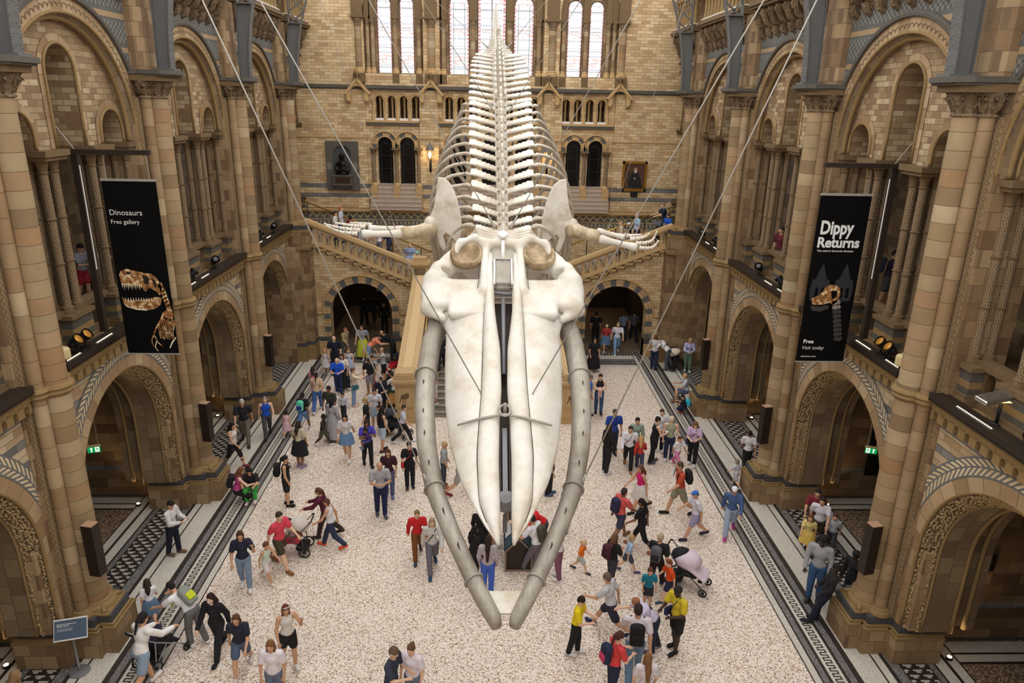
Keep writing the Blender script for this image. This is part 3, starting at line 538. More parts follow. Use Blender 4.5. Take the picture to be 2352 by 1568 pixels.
def diaper():
    t = NT('grey_diaper_masonry'); u, z = uz(t)
    a = t.math('FLOOR', t.math('DIVIDE', u, .09)); b = t.math('FLOOR', t.math('DIVIDE', z, .075))
    chk = t.math('MODULO', t.math('ABSOLUTE', t.math('ADD', a, b)), 2.); g = t.math('GREATER_THAN', chk, .5)
    zz = t.math('FRACT', t.math('DIVIDE', z, .75)); plainrow = t.math('GREATER_THAN', zz, .62); buff = t.math('MULTIPLY', t.math('GREATER_THAN', zz, .7), t.math('LESS_THAN', zz, .86))
    c = t.mix(g, lin('595954'), lin('84827a')); c = t.mix(plainrow, c, lin('63625e')); c = t.mix(buff, c, lin('a8885a'))
    t.col(dirt(t, c, .3)); t.set(rough=.8); return t.m
M['diaper'] = diaper()
def shaft_mat():
    t = NT('diamond_carved_shaft'); o = t.sep(t.obj()); q = t.sep(t.uv()); th = t.math('MULTIPLY', q[0], 2 * PI * 5); z = t.math('MULTIPLY', q[1], 26)
    a = t.math('SINE', t.math('ADD', th, z)); b = t.math('SINE', t.math('SUBTRACT', th, z)); h = t.math('ADD', t.math('ABSOLUTE', a), t.math('ABSOLUTE', b))
    c = t.ramp(t.math('DIVIDE', h, 2.), [(.15, '5e4a30'), (.7, '9a7d54')]); t.col(dirt(t, c, .25)); t.set(rough=.85); t.bump(h, .7, .02); return t.m
M['shaft'] = shaft_mat()
def bone(name, a, b, c, sc=1.5):
    t = NT(name); n = t.noise(t.obj(), sc, 6, .65); n2 = t.noise(t.obj(), sc * 9, 4, .7)
    col = t.ramp(n, [(.3, c), (.48, b), (.62, a)]); f = t.math('MULTIPLY_ADD', n2, .22, .89); t.col(t.mul(col, t.comb(f, f, f)))
    if 'jaw' in name:
        o = t.sep(t.obj()); st = t.noise(t.comb(t.math('MULTIPLY', o[0], 14), t.math('MULTIPLY', o[1], 1.1), t.math('MULTIPLY', o[2], 14)), 1., 4, .7); q = t.math('MULTIPLY_ADD', st, .9, .52); t.col(t.mul(t.mul(col, t.comb(f, f, f)), t.comb(q, q, q)))
    t.set(rough=.62); t.bump(n2, .35, .012); return t.m
M['bone'] = bone('white_bone', 'dcd8cf', 'd3cdc1', 'bfb19a')
M['bone_v'] = bone('vertebra_bone', 'dcd7cb', 'd0c8ba', 'ad9f88', 2.5)
M['bone_rib'] = bone('rib_bone', 'c9c1b2', 'b3a794', '8a7b64', 2.)
M['fossa'] = bone('brown_stained_bone', 'b7a384', '927b5b', '6a543a', 3)
M['bone_jaw'] = bone('grey_jaw_bone', 'b0a99d', '9c9487', '7d7467', 1.2)
M['bone_dirty'] = bone('stained_bone', 'd8cdb8', 'b8a687', '80694a', 3)
M['steel'] = plain('77777a', .5, .1, var=.1, name='grey_painted_steel')
M['iron'] = plain('686866', .55, .2, var=.12, name='riveted_grey_iron')
M['black'] = plain('0d0d0e', .55, name='black_paint')
M['bronze'] = plain('30241d', .5, .3, name='dark_bronze_box')
M['ledge'] = plain('2e241d', .5, .2, name='dark_brown_ledge')
M['cable'] = plain('a8a49c', .45, .2, name='steel_cable')
M['brass'] = plain('caa64e', .3, .9, name='polished_brass')
M['stair'] = plain('8f8478', .85, var=.2, name='worn_stone_tread')
M['cream'] = plain('d8c493', .4, name='cream_plastic')
M['cope'] = plain('c4a678', .6, var=.18, name='buff_coping')
M['white'] = plain('e8e6e2', .6, name='white_paint')
M['ledon'] = plain('fff0d0', .5, emit='ffe0a8', es=5, name='lit_led_dots')
M['warm'] = plain('ffd9a0', .5, emit='ffcf90', es=30, name='warm_lamp_glow')
M['glass_dark'] = plain('141416', .12, name='dark_door_glass')
# ------------------------------------------------------------------ floor
def speck(name, cols, sc, mid=None, rough=.5):
    t = NT(name); v = t.n('ShaderNodeTexVoronoi'); v.inputs['Scale'].default_value = sc; t.put(v.inputs['Vector'], t.obj())
    q = t.sep(v.outputs['Color']); c = t.ramp(q[0], cols, True)
    n = t.noise(t.obj(), .35, 3); f = t.math('MULTIPLY_ADD', n, .3, .86); c = t.mul(c, t.comb(f, f, f))
    t.col(c); t.set(rough=rough); return t.m
M['terrazzo'] = speck('pebble_mosaic_floor', [(0, 'f6ece2'), (.36, 'eadccd'), (.6, 'd6bea8'), (.76, 'b58c68'), (.85, '96826f'), (.945, '6c5c50'), (.975, 'efe2d2')], 44)
M['f_white'] = speck('white_mosaic', [(0, 'cfc9bd'), (.4, 'bfb8aa'), (.7, 'd8d3c8'), (.9, 'a9a294')], 70)
M['f_grey'] = speck('grey_speckled_mosaic', [(0, '6f6c6b'), (.35, '575453'), (.7, '858180'), (.9, 'a5a09c')], 60)
M['f_dark'] = plain('312a27', .5, var=.2, name='dark_mosaic')
M['f_brown'] = speck('brown_aisle_mosaic', [(0, '8f7a62'), (.35, '6b5643'), (.6, 'b09a80'), (.8, '4a3b2f')], 32)
def key_mat():
    t = NT('greek_key_mosaic'); q = t.sep(t.uv()); u = t.math('DIVIDE', q[0], .157); v = q[1]   # v across 0..1
    f = t.math('FRACT', u); th = .16
    def band(x, a, b): return t.math('MULTIPLY', t.math('GREATER_THAN', x, a), t.math('LESS_THAN', x, b))
    # square meander: risers at f=0 and f=.5, rails alternate top / bottom
    r1 = band(f, .0, .2); r2 = band(f, .5, .7)
    top = t.math('MULTIPLY', band(f, .0, .7), t.math('GREATER_THAN', v, .8)); bot = t.math('MULTIPLY', t.math('SUBTRACT', 1, band(f, .2, .5)), t.math('LESS_THAN', v, .2))
    m = t.math('MAXIMUM', t.math('MAXIMUM', r1, r2), t.math('MAXIMUM', top, bot))
    t.col(dirt(t, t.mix(m, lin('c9c2b4'), lin('2e2724')), .12)); t.set(rough=.5); return t.m
M['f_key'] = key_mat()
def steppat():
    t = NT('stepped_triangle_mosaic'); q = t.sep(t.uv()); P = .30; c = 6.
    u = t.math('MULTIPLY', t.math('FRACT', t.math('DIVIDE', q[0], P)), c); v = t.math('MULTIPLY', t.math('FRACT', t.math('DIVIDE', q[1], P)), c)
    ui = t.math('FLOOR', u); vi = t.math('FLOOR', v); d = t.math('ABSOLUTE', t.math('SUBTRACT', vi, 2.5))
    m = t.math('LESS_THAN', t.math('ADD', ui, t.math('FLOOR', d)), 2.5)
    m2 = t.math('LESS_THAN', t.math('ADD', t.math('MODULO', t.math('ADD', ui, 3.), 6.), t.math('FLOOR', t.math('ABSOLUTE', t.math('SUBTRACT', t.math('MODULO', t.math('ADD', vi, 3.), 6.), 2.5)))), 2.5)
    m = t.math('MAXIMUM', m, m2)
    t.col(dirt(t, t.mix(m, lin('b3ab9c'), lin('2b2421')), .12)); t.set(rough=.5); return t.m
M['f_step'] = steppat()
def dent(name, p, duty, a, b):
    t = NT(name); q = t.sep(t.uv()); f = t.math('LESS_THAN', t.math('FRACT', t.math('DIVIDE', q[0], p)), duty)
    w = t.math('LESS_THAN', t.math('ABSOLUTE', t.math('SUBTRACT', q[1], .5)), .3); t.col(dirt(t, t.mix(t.math('MULTIPLY', f, w), lin(a), lin(b)), .12)); t.set(rough=.5); return t.m
M['f_dent'] = dent('dentil_mosaic', .12, .5, '332c28', 'bdb5a6')
fl = thing('floor', None, None, kind='structure')
FZ = 0.0
def fquad(name, x0, x1, y0, y1, m, z=FZ, vn=1., along='y', thick=.05):
    b = MB(); L = (y1 - y0) if along == 'y' else (x1 - x0)
    vs = [(x0, y0, z), (x1, y0, z), (x1, y1, z), (x0, y1, z)]
    uv = [(0, 0), (0, vn), (L, vn), (L, 0)] if along == 'y' else [(0, 0), (L, 0), (L, vn), (0, vn)]
    b.add(vs, [(0, 1, 2, 3)], 0, uv)
    b.box(x0, x1, y0, y1, z - thick, z - .002)
    return b.build(name, M[m], fl)
Y0F, YEF = -2., 30.91
fquad('pebble_mosaic', -6.94, 6.94, Y0F, YEF, 'terrazzo')
STR = [(6.94, 6.97, 'f_dark'), (6.97, 7.12, 'f_white'), (7.12, 7.16, 'f_dark'), (7.16, 7.29, 'f_grey'), (7.29, 7.36, 'f_dark'), (7.36, 7.43, 'f_white'), (7.43, 7.60, 'f_key'),
       (7.60, 7.67, 'f_white'), (7.67, 7.74, 'f_dark'), (7.74, 7.89, 'f_grey'), (7.89, 8.02, 'f_dark'), (8.02, 8.53, 'f_white'), (8.53, 8.57, 'f_dark'), (8.57, 8.74, 'f_white'),
       (8.74, 8.83, 'f_dark'), (8.83, 9.04, 'f_grey'), (9.04, 9.07, 'f_dark'), (9.07, 9.67, 'f_step'), (9.67, 9.70, 'f_dark'), (9.70, 9.83, 'f_grey'), (9.83, 9.88, 'f_dark'), (9.88, 10.12, 'f_white'),
       (10.12, 10.2, 'f_dark'), (10.2, 10.42, 'f_white'), (10.42, 10.46, 'f_dark'), (10.46, 15.2, 'f_brown')]
nm = {'f_dark': 'dark_border', 'f_white': 'white_border', 'f_grey': 'grey_border', 'f_key': 'greek_key_border', 'f_step': 'stepped_pattern_border', 'f_brown': 'aisle_mosaic'}
for s in (1, -1):
    for a, b, m in STR:
        x0, x1 = (a, b) if s > 0 else (-b, -a)
        fquad(nm[m], x0, x1, Y0F, 32.5, m, vn=(.6 if m == 'f_step' else 1.))
for a, b, m in [(30.91, 31.2, 'f_white'), (31.2, 31.27, 'f_dark'), (31.27, 31.4, 'f_grey'), (31.4, 31.46, 'f_dark'), (31.46, 31.66, 'f_dent'), (31.66, 31.72, 'f_dark'), (31.72, 31.95, 'f_grey'), (31.95, 32.0, 'f_dark'), (32.0, 32.5, 'f_white')]:
    for x0, x1 in ((-6.94, -3.4), (3.4, 6.94)):
        fquad({'f_dent': 'dentil_border'}.get(m, nm.get(m)), x0, x1, a, b, m, along='x')
fquad('pebble_mosaic', -3.4, 3.4, 30.91, 32.5, 'terrazzo')
for x0, x1 in ((-7.6, -4.4), (4.4, 7.6)): fquad('stepped_pattern_border', x0, x1, 32.5, 33.0, 'f_step', along='x', vn=.5)
fquad('passage_paving', -8.6, 8.6, 33.0, 41., 'f_brown')
for k in range(5):     # cross borders in the aisle chambers, either side of each cross wall
    yc = 7.09 + 6.27 * k
    for s in (1, -1):
        for (d0, d1, m) in ((.28, .62, 'f_white'), (.62, .68, 'f_dark'), (.68, .9, 'f_white'), (.9, .97, 'f_dark')):
            for q in (1, -1):
                y0, y1 = sorted((yc + q * d0, yc + q * d1)); x0, x1 = sorted((s * 10.46, s * 15.2))
                fquad('white_border' if m == 'f_white' else 'dark_border', x0, x1, y0, y1, m, z=.004, along='x', thick=.003)

# ------------------------------------------------------------------ piers
YP = [7.09 + 6.27 * k for k in range(5)]          # pier centres
def pier_root(low=True):
    """local frame: x outward from the nave (world x minus nothing), y along nave, origin at hall axis"""
    r = thing('clustered_pier', 'x', 'pier')
    zb = 0. if low else 5.3
    b = MB()
    for x0, hy in ((8.06, .47), (8.34, .64), (8.87, .94)):
        g = 0
        b.box(x0, 9.95, -hy, hy, zb, zb + .62)
    b.build('plinth', M['core'], r)
    b = MB()
    for x0, hy in ((8.06, .47), (8.34, .64), (8.87, .94)):
        b.box(x0 - .015, 9.96, -hy - .015, hy + .015, zb + .62, zb + .68); b.box(x0 + .03, 9.94, -hy + .03, hy - .03, zb + .68, zb + .74)
    b.build('plinth_moulding', M['mould'], r)
    b = MB()
    for x0, hy in ((8.06, .47), (8.34, .64), (8.87, .94)): b.box(x0 + .08, 9.92, -hy + .08, hy - .08, zb + .74, zb + .93)
    b.build('slate_band', M['darkstone'], r)
    b = MB(); n = 32
    pr = [(.42, 0), (.42, .03), (.39, .05), (.40, .1), (.34, .14), (.31, .15), (.32, .19), (.27, .21)]
    b.lathe([(a, zb + .93 + z) for a, z in pr], n, (8.62, 0, 0))
    for sy in (1, -1):
        b.lathe([(a * .6, zb + .93 + z * .8) for a, z in pr], 20, (8.74, sy * .36, 0))
        for sx in (-1, 1): b.tube([(8.62 + sx * .33, sy * .33, zb + .94), (8.62 + sx * .24, sy * .24, zb + 1.06)], [.08, .03], 8)
    b.box(8.18, 9.0, -.4, .4, zb + .9, zb + .96)
    b.build('column_base', M['mould'], r, True)
    zt = 11.5; z0 = zb + 1.1
    b = MB(); b.lathe([(.265, z0), (.262, 6.1)], 32, (0, 0, 0), uv=True); b.lathe([(.262, 6.1), (.255, zt)], 32, uv=True); b.build('main_shaft', M['drum'], r, 'auto', (8.62, 0, 0))
    for sy in (1, -1):
        b = MB(); b.lathe([(.135, z0), (.13, zt)], 24, uv=True); b.build('slender_shaft', M['drum_small'], r, 'auto', (8.74, sy * .36, 0))
    b = MB(); b.box(8.86, 9.2, -.54, .54, zb + .93, 11.5); b.build('zigzag_strip', M['zigzag'], r)
    b = MB(); b.box(8.93, 9.95, -.66, .66, zb + .93, 12.0); b.build('pier_core', M['core'], r)
    # ring moulding at gallery level
    if low:
        b = MB()
        for (cx, cy, rr) in ((8.62, 0, .265), (8.74, .36, .135), (8.74, -.36, .135)):
            b.lathe([(rr, 5.96), (rr + .05, 5.99), (rr + .07, 6.03), (rr + .04, 6.07), (rr + .05, 6.09), (rr + .09, 6.13), (rr + .07, 6.18), (rr, 6.2)], 28, (cx, cy, 0))
        b.box(8.8, 9.3, -.6, .6, 6.0, 6.18)
        b.build('ring_moulding', M['mould'], r, 'auto')
    b = MB()
    for (cx, cy, rr) in ((8.62, 0, .262), (8.74, .36, .135), (8.74, -.36, .135)):
        b.lathe([(rr, 11.48), (rr + .04, 11.5), (rr + .04, 11.53), (rr, 11.55), (rr + .02, 11.6), (rr * 1.12 + .05, 11.76), (rr * 1.3 + .1, 11.9)], 24, (cx, cy, 0))
        for k in range(10):
            t = 2 * PI * k / 10; ca, sa = math.cos(t), math.sin(t)
            b.tube([(cx + ca * rr, cy + sa * rr, 11.57), (cx + ca * (rr + .05), cy + sa * (rr + .05), 11.68), (cx + ca * (rr * 1.2 + .1), cy + sa * (rr * 1.2 + .1), 11.82), (cx + ca * (rr * 1.2 + .13), cy + sa * (rr * 1.2 + .13), 11.77)], [.03, .035, .04, .02], 6)
    b.box(8.95, 9.1, -.62, .62, 11.56, 11.9)
    b.build('capital', M['capital'], r, True)
    b = MB(); b.panel([(8.14, -.34), (8.32, -.56), (9.2, -.72), (9.2, .72), (8.32, .56), (8.14, .34)], [], 11.9, 12.04, 'x')
    b.v = [(y, z, x) for (x, y, z) in b.v]; b.build('impost_block', M['mould_dk'], r)
    b = MB(); b.panel([(8.0, -.4), (8.2, -.62), (8.75, -.66), (9.2, -.8), (9.2, .8), (8.75, .66), (8.2, .62), (8.0, .4)], [], 12.06, 12.16, 'x')
    b.panel([(8.05, -.38), (8.22, -.58), (8.8, -.62), (9.2, -.76), (9.2, .76), (8.8, .62), (8.22, .58), (8.05, .38)], [], 12.02, 12.07, 'x')
    b.v = [(y, z, x) for (x, y, z) in b.v]; b.build('abacus', M['greystone'], r)
    b = MB(); b.panel([(8.62, -.3), (8.8, -.45), (9.9, -.45), (9.9, .45), (8.8, .45), (8.62, .3)], [], 12.13, 14.5, 'x'); b.box(9.0, 9.9, -.5, .5, 14.5, 17.6); b.v = [(y, z, x) if i < 12 else (x, y, z) for i, (x, y, z) in enumerate(b.v)]
    b.build('upper_pilaster', M['core'], r)
    return r
PN = ['nearest to the camera', 'with the first black speaker box and the banner beside it', 'with the second black speaker box', 'with the third black speaker box']
pl = {1: 'banded stone pier carrying the nearest speaker box on the left', 2: 'second banded stone pier along the left side, behind the Dinosaurs banner', 3: 'third banded pier along the left side, with the small distant speaker box',
      4: 'banded stone pier at the left end of the staircase, above the balustrade', 0: 'banded stone pier on the left side nearest the camera, mostly out of view'}
prt = {1: 'banded stone pier at right where the grey hoodie and black jacket stand', 2: 'second banded stone pier along the right side, behind the Dippy Returns banner', 3: 'third banded pier along the right side, where a man in grey sits at its foot',
      4: 'banded stone pier at the right end of the staircase, above the balustrade', 0: 'banded stone pier on the right side nearest the camera, mostly out of view'}
pa = pier_root(True); pb = pier_root(False)
for k in range(5):
    base = pa if k < 4 else pb
    for s in (1, -1):
        lab = (prt if s > 0 else pl)[k]
        o = base if (s > 0 and k in (0, 4)) else dup(base)
        o.location = (0, YP[k], 0); o.rotation_euler = (0, 0, 0 if s > 0 else PI); o['label'] = lab; o['group'] = 'banded piers along the hall'

# plain corner pilasters below the end piers
for s in (1, -1):
    r = thing('corner_pilaster', ('stepped stone corner pilaster right of the right-hand dark doorway arch' if s > 0 else 'stepped stone corner pilaster left of the left-hand dark doorway arch'), 'pilaster', (0, 0, 0), 0, 'corner pilasters by the stairs')
    b = MB(); X = lambda a, c: (min(s * a, s * c), max(s * a, s * c))
    b.box(*X(8.06, 9.9), 31.62, 32.7, 0, 5.3); b.box(*X(8.4, 9.9), 31.3, 31.62, 0, 5.3); b.box(*X(8.8, 9.95), 31.1, 31.3, 0, 5.3); b.build('pilaster_body', M['core'], r)
    b = MB(); b.box(*X(8.02, 9.9), 31.58, 32.7, 0, .72); b.box(*X(8.36, 9.9), 31.26, 31.6, 0, .72); b.build('plinth', M['mould'], r)
    b = MB(); b.box(*X(8.04, 9.9), 31.6, 32.7, .72, .9); b.box(*X(8.38, 9.9), 31.28, 31.6, .72, .9); b.build('slate_band', M['darkstone'], r)
    b = MB(); b.box(*X(8.0, 9.9), 31.5, 32.7, 5.18, 5.32); b.build('cap_moulding', M['mould'], r)

# ------------------------------------------------------------------ bays
ZS, RO = 2.87, 2.33
def disp_strip(b, pa_, pb_, n=8, amp=.03, mi=0, seed=1):
    """carved strip between two paths, randomly displaced"""
    rr = random.Random(seed); m = len(pa_); g = []
    A = [Vector(p) for p in pa_]; B = [Vector(p) for p in pb_]
    for i in range(m):
        d = (A[min(i + 1, m - 1)] - A[max(i - 1, 0)]).normalized(); nrm = d.cross(B[i] - A[i]).normalized()
        for j in range(n + 1):
            t = j / n; p = A[i].lerp(B[i], t); e = 0 if j in (0, n) else amp * (rr.random() * 1.6 - .7)
            g.append(p + nrm * e)
    b.add([tuple(p) for p in g], [(i * (n + 1) + j, i * (n + 1) + j + 1, (i + 1) * (n + 1) + j + 1, (i + 1) * (n + 1) + j) for i in range(m - 1) for j in range(n)], mi)
def dense(path, step=.07):
    out = [Vector(path[0])]
    for p, q in zip(path, path[1:]):
        p, q = Vector(p), Vector(q); k = max(1, round((q - p).length / step))
        out += [p.lerp(q, i / k) for i in range(1, k + 1)]
    return out
def ground_bay():
    r = thing('ground_arcade_bay', 'x', 'arcade')
    H = 3.135
    b = MB(); hole = archloop(0, 2.62, -.02, ZS, 28)
    # wall face with arched hole (voussoirs sit in it)
    b.panel([(-H, 0), (-2.62, 0)] + arc(0, ZS, 2.62, 28)[::-1] + [(2.62, 0), (H, 0), (H, 5.78), (-H, 5.78)], [], 8.96, 9.3, 'x')
    b.build('spandrel_wall', M['spandrel_low'], r)
    P = lambda rad, x, st=5: archpath(0, rad, .93, ZS, x, 32, 'x', st)
    b = MB(); b.strip(P(RO, 8.94), P(2.62, 8.94), 0); b.strip(P(2.62, 8.94), P(2.62, 9.0), 0); b.strip(P(RO, 8.94), P(RO, 9.0), 0, flip=True); b.build('voussoir_ring', M['voussoir'], r)
    b = MB(); pts = [(8.935, y, z) for y, z in arc(0, ZS, 2.62, 32, 8, 172)]; pt2 = [(8.935, y, z) for y, z in arc(0, ZS, 3.0, 32, 8, 172)]
    pt2 = [(x, max(-2.6, min(2.6, y)), z) for x, y, z in pt2]; b.strip(pts, pt2, 0, 0, .42); b.build('leaf_pattern_ring', M['leafband'], r)
    b = MB(); b.tube(P(RO, 8.97), .035, 8); b.tube(P(2.1, 9.3), .03, 8); b.tube(P(2.07, 9.93), .04, 8); b.tube(P(2.2, 10.3), .05, 8); b.build('roll_moulding', M['mould'], r, True)
    b = MB(); disp_strip(b, dense(P(RO - .01, 9.0)), dense(P(2.12, 9.28)), 7, .05, 0, 4); 
    rr = random.Random(5); PA = dense(P(RO - .01, 9.0), .055); PB = dense(P(2.12, 9.28), .055); m_ = min(len(PA), len(PB))
    for i in range(m_):
        a_, c_ = PA[i], PB[min(len(PB) - 1, int(i * len(PB) / m_))]; nn_ = (c_ - a_).cross(Vector((PA[min(i + 1, m_ - 1)] - PA[max(0, i - 1)]))).normalized()
        if nn_.x > 0: nn_ = -nn_
        for q in (.14, .32, .5, .68, .86):
            if rr.random() < .2: continue
            p_ = a_.lerp(c_, q + rr.uniform(-.06, .06)); u_ = Vector((rr.uniform(-1, 1), rr.uniform(-1, 1), rr.uniform(-1, 1))).normalized(); w_ = nn_.cross(u_).normalized(); u_ = w_.cross(nn_); z_ = rr.uniform(.03, .055)
            b.add([p_ + u_ * z_ + nn_ * .01, p_ + w_ * z_ * .5 + nn_ * .03, p_ - u_ * z_ + nn_ * .012, p_ - w_ * z_ * .5 + nn_ * .03, p_ + nn_ * .06], [(0, 1, 4), (1, 2, 4), (2, 3, 4), (3, 0, 4)], 1)
    b.build('carved_foliage_order', [M['carve'], M['leaf']], r)
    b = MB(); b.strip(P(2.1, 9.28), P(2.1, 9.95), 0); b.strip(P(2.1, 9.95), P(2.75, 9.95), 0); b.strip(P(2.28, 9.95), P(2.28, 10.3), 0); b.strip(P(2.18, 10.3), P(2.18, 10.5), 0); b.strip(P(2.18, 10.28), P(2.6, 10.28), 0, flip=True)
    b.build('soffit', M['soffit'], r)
    # jamb cores
    b = MB()
    for s in (1, -1): b.box(9.05, 9.92, s * 2.14 if s > 0 else -H, H if s > 0 else -2.14, .93, ZS)
    b.panel([(-H, ZS), (-2.14, ZS)] + arc(0, ZS, 2.14, 28)[::-1] + [(2.14, ZS), (H, ZS), (H, 5.7), (-H, 5.7)], [], 9.35, 9.93, 'x'); b.build('arch_wall_core', M['core'], r)
    # corbel table
    b = MB(); b.box(8.76, 9.3, -2.6, 2.6, 6.0, 6.14); b.box(8.7, 9.3, -2.62, 2.62, 6.12, 6.19)
    n = 16; w = 5.2 / n
    for i in range(n + 1):
        y = -2.6 + i * w; b.box(8.78, 9.0, max(-2.6, y - w * .3), min(2.6, y + w * .3), 5.76, 6.0)
    for i in range(n):
        y = -2.6 + (i + .5) * w; hw = w * .2
        for s in (1, -1):
            pts = [(y + s * w * .21, 5.88)] + [(y + s * hw * math.cos(R(a)), 5.89 + hw * math.sin(R(a))) for a in (0, 30, 60, 90)] + [(y, 6.01), (y + s * w * .21, 6.01)]
            b.panel(pts, [], 8.78, 8.9, 'x')
        for k in range(3):
            a = arc(y, 5.9, .1 + .03 * k, 6, 20, 160); b.tube([(8.775, p[0], p[1]) for p in a], .006, 4)
    b.build('corbel_table', M['mould'], r)
    b = MB(); b.box(8.64, 8.70, -2.55, 2.55, 6.19, 6.33); b.box(8.64, 9.1, -2.55, 2.55, 6.17, 6.21); b.box(8.66, 9.0, -2.55, 2.55, 6.29, 6.31); b.build('dark_lighting_ledge', M['ledge'], r)
    return r
GB = {}
gb = ground_bay()
nb = ['nearest ground arch', 'ground arch below the banner', 'ground arch beyond the banner', 'farthest ground arch, beside the stairs']
for k in range(4):
    yc = (YP[k] + YP[k + 1]) / 2
    for s in (1, -1):
        o = gb if (k == 0 and s > 0) else dup(gb)
        o.location = (0, yc, 0); o.rotation_euler = (0, 0, 0 if s > 0 else PI)
        sd = 'right' if s > 0 else 'left'
        o['label'] = {0: f'carved stone arch with leaf border at the near {sd} corner of the hall', 1: f'carved ground-floor arch with a green exit sign, below the banner on the {sd} side', 2: f'second carved ground-floor arch along the {sd} side, between banner and stairs',
                      3: f'carved ground-floor arch on the {sd} side next to the staircase wall'}[k]; o['group'] = 'ground-floor arches of the side aisles'

def gallery_bay():
    r = thing('gallery_arcade_bay', 'x', 'arcade')
    H = 3.135; b = MB()
    # pedestals, coping and balustrade
    PD = [(-.95, .42), (.95, .42), (-2.45, .3), (2.45, .3)]
    for c, h in PD:
        b = MB(); b.box(9.02, 9.75, c - h - .06, c + h + .06, 6.2, 6.34, 0); b.box(9.05, 9.72, c - h - .03, c + h + .03, 6.34, 6.42, 0)
        b.box(9.1, 9.7, c - h, c + h, 6.42, 6.55, 1); b.box(9.1, 9.7, c - h, c + h, 6.55, 6.69, 2); b.box(9.1, 9.7, c - h, c + h, 6.69, 6.9, 1)
        b.box(9.05, 9.75, c - h - .05, c + h + .05, 6.9, 7.0, 0)
        b.build('pedestal', [M['mould_dk'], M['greystone'], M['mould']], r)
    b = MB(); b.box(9.28, 9.6, -H, H, 6.95, 7.08); b.box(9.3, 9.58, -H, H, 6.2, 6.4); b.build('balustrade_coping', M['mould_dk'], r)
    for y0, y1 in ((-.53, .53), (-2.15, -1.37), (1.37, 2.15)):
        b = MB(); n = 3 if y1 - y0 > 1 else 2; w = (y1 - y0) / n
        hs = [archloop(y0 + (i + .5) * w, w * .33, 6.41, 6.78, 8) for i in range(n)]
        b.panel([(y0, 6.4), (y1, 6.4), (y1, 6.96), (y0, 6.96)], hs, 9.36, 9.5, 'x')
        b.build('balustrade', M['mould_dk'], r)
    for c, h in PD:
        offs = (-.2, .2) if h > .35 else (0.,)
        for dx in (9.27, 9.57):
            for dy in offs:
                b = MB(); b.lathe([(.085, 7.16), (.085, 10.0)], 14, uv=True)
                for z in (8.1, 9.05): b.lathe([(.08, z - .03), (.11, z - .01), (.11, z + .01), (.08, z + .03)], 14, mi=1)
                b.build('carved_shaft', [M['shaft'], M['mould_dk']], r, 'auto', (dx, c + dy, 0))
                b = MB(); b.lathe([(.14, 7.0), (.14, 7.06), (.12, 7.1), (.125, 7.14), (.09, 7.18)], 14); b.build('column_base', M['mould_dk'], r, 'auto', (dx, c + dy, 0))
                b = MB(); b.lathe([(.09, 9.98), (.11, 10.0), (.09, 10.03), (.1, 10.1), (.14, 10.25)], 14); b.build('column_capital', M['mould_dk'], r, 'auto', (dx, c + dy, 0))
    for c, h in PD:
        b = MB(); b.box(9.05, 9.8, c - h + .02, c + h - .02, 10.25, 10.33); b.box(9.0, 9.85, c - h - .03, c + h + .03, 10.33, 10.45); b.build('cluster_abacus', M['mould_dk'], r)
    # tympanum with three openings
    holes = [archloop(0, .56, 10.46, 12.0, 16), archloop(-1.82, .5, 10.46, 10.72, 14), archloop(1.82, .5, 10.46, 10.72, 14)]
    b = MB(); b.panel([(-2.5, 10.45), (2.5, 10.45)] + arc(0, 10.65, 2.5, 24), [], 9.26, 9.27, 'x')
    b = MB(); b.panel([(-2.5, 10.45), (-2.32, 10.45), (-2.32, 10.72)] + arc(-1.82, 10.72, .5, 14)[::-1][1:-1] + [(-1.32, 10.72), (-1.32, 10.45), (-.56, 10.45), (-.56, 12.0)] + arc(0, 12.0, .56, 16)[::-1][1:-1] + [(.56, 12.0), (.56, 10.45), (1.32, 10.45), (1.32, 10.72)] + arc(1.82, 10.72, .5, 14)[::-1][1:-1] + [(2.32, 10.72), (2.32, 10.45), (2.5, 10.45)] + arc(0, 10.65, 2.5, 24), [], 9.24, 10.25, 'x')
    b.build('tympanum_wall', M['rubble'], r)
    b = MB()
    for c, h, zs in ((0, .56, 12.0), (-1.82, .5, 10.72), (1.82, .5, 10.72)):
        st = 6 if c == 0 else 1
        b.strip(archpath(c, h, 10.46, zs, 9.225, 20, 'x', st), archpath(c, h + .2, 10.46, zs, 9.225, 20, 'x', st))
    b.build('opening_voussoirs', M['voussoir'], r)
    b = MB()
    for c, h, zs in ((0, .56, 12.0), (-1.82, .5, 10.72), (1.82, .5, 10.72)):
        b.tube(archpath(c, h + .02, 10.46, zs, 9.21, 20, 'x', 3), .035, 8)
    b.tube(archpath(0, 2.42, 10.46, 10.65, 9.12, 32, 'x', 2), .06, 8); b.tube(archpath(0, 2.52, 10.46, 10.65, 8.95, 32, 'x', 2), .035, 8)
    b.build('roll_moulding', M['mould'], r, True)
    b = MB(); b.strip(archpath(0, 2.4, 10.46, 10.65, 9.1, 32, 'x', 2), archpath(0, 2.4, 10.46, 10.65, 9.26, 32, 'x', 2)); b.strip(archpath(0, 2.4, 10.46, 10.65, 9.1, 32, 'x', 2), archpath(0, 2.52, 10.46, 10.65, 8.97, 32, 'x', 2), flip=True)
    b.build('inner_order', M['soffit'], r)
    b = MB(); b.strip(archpath(0, 2.52, 10.46, 10.65, 8.945, 36, 'x', 2), archpath(0, 2.86, 10.46, 10.65, 8.945, 36, 'x', 2), 0)
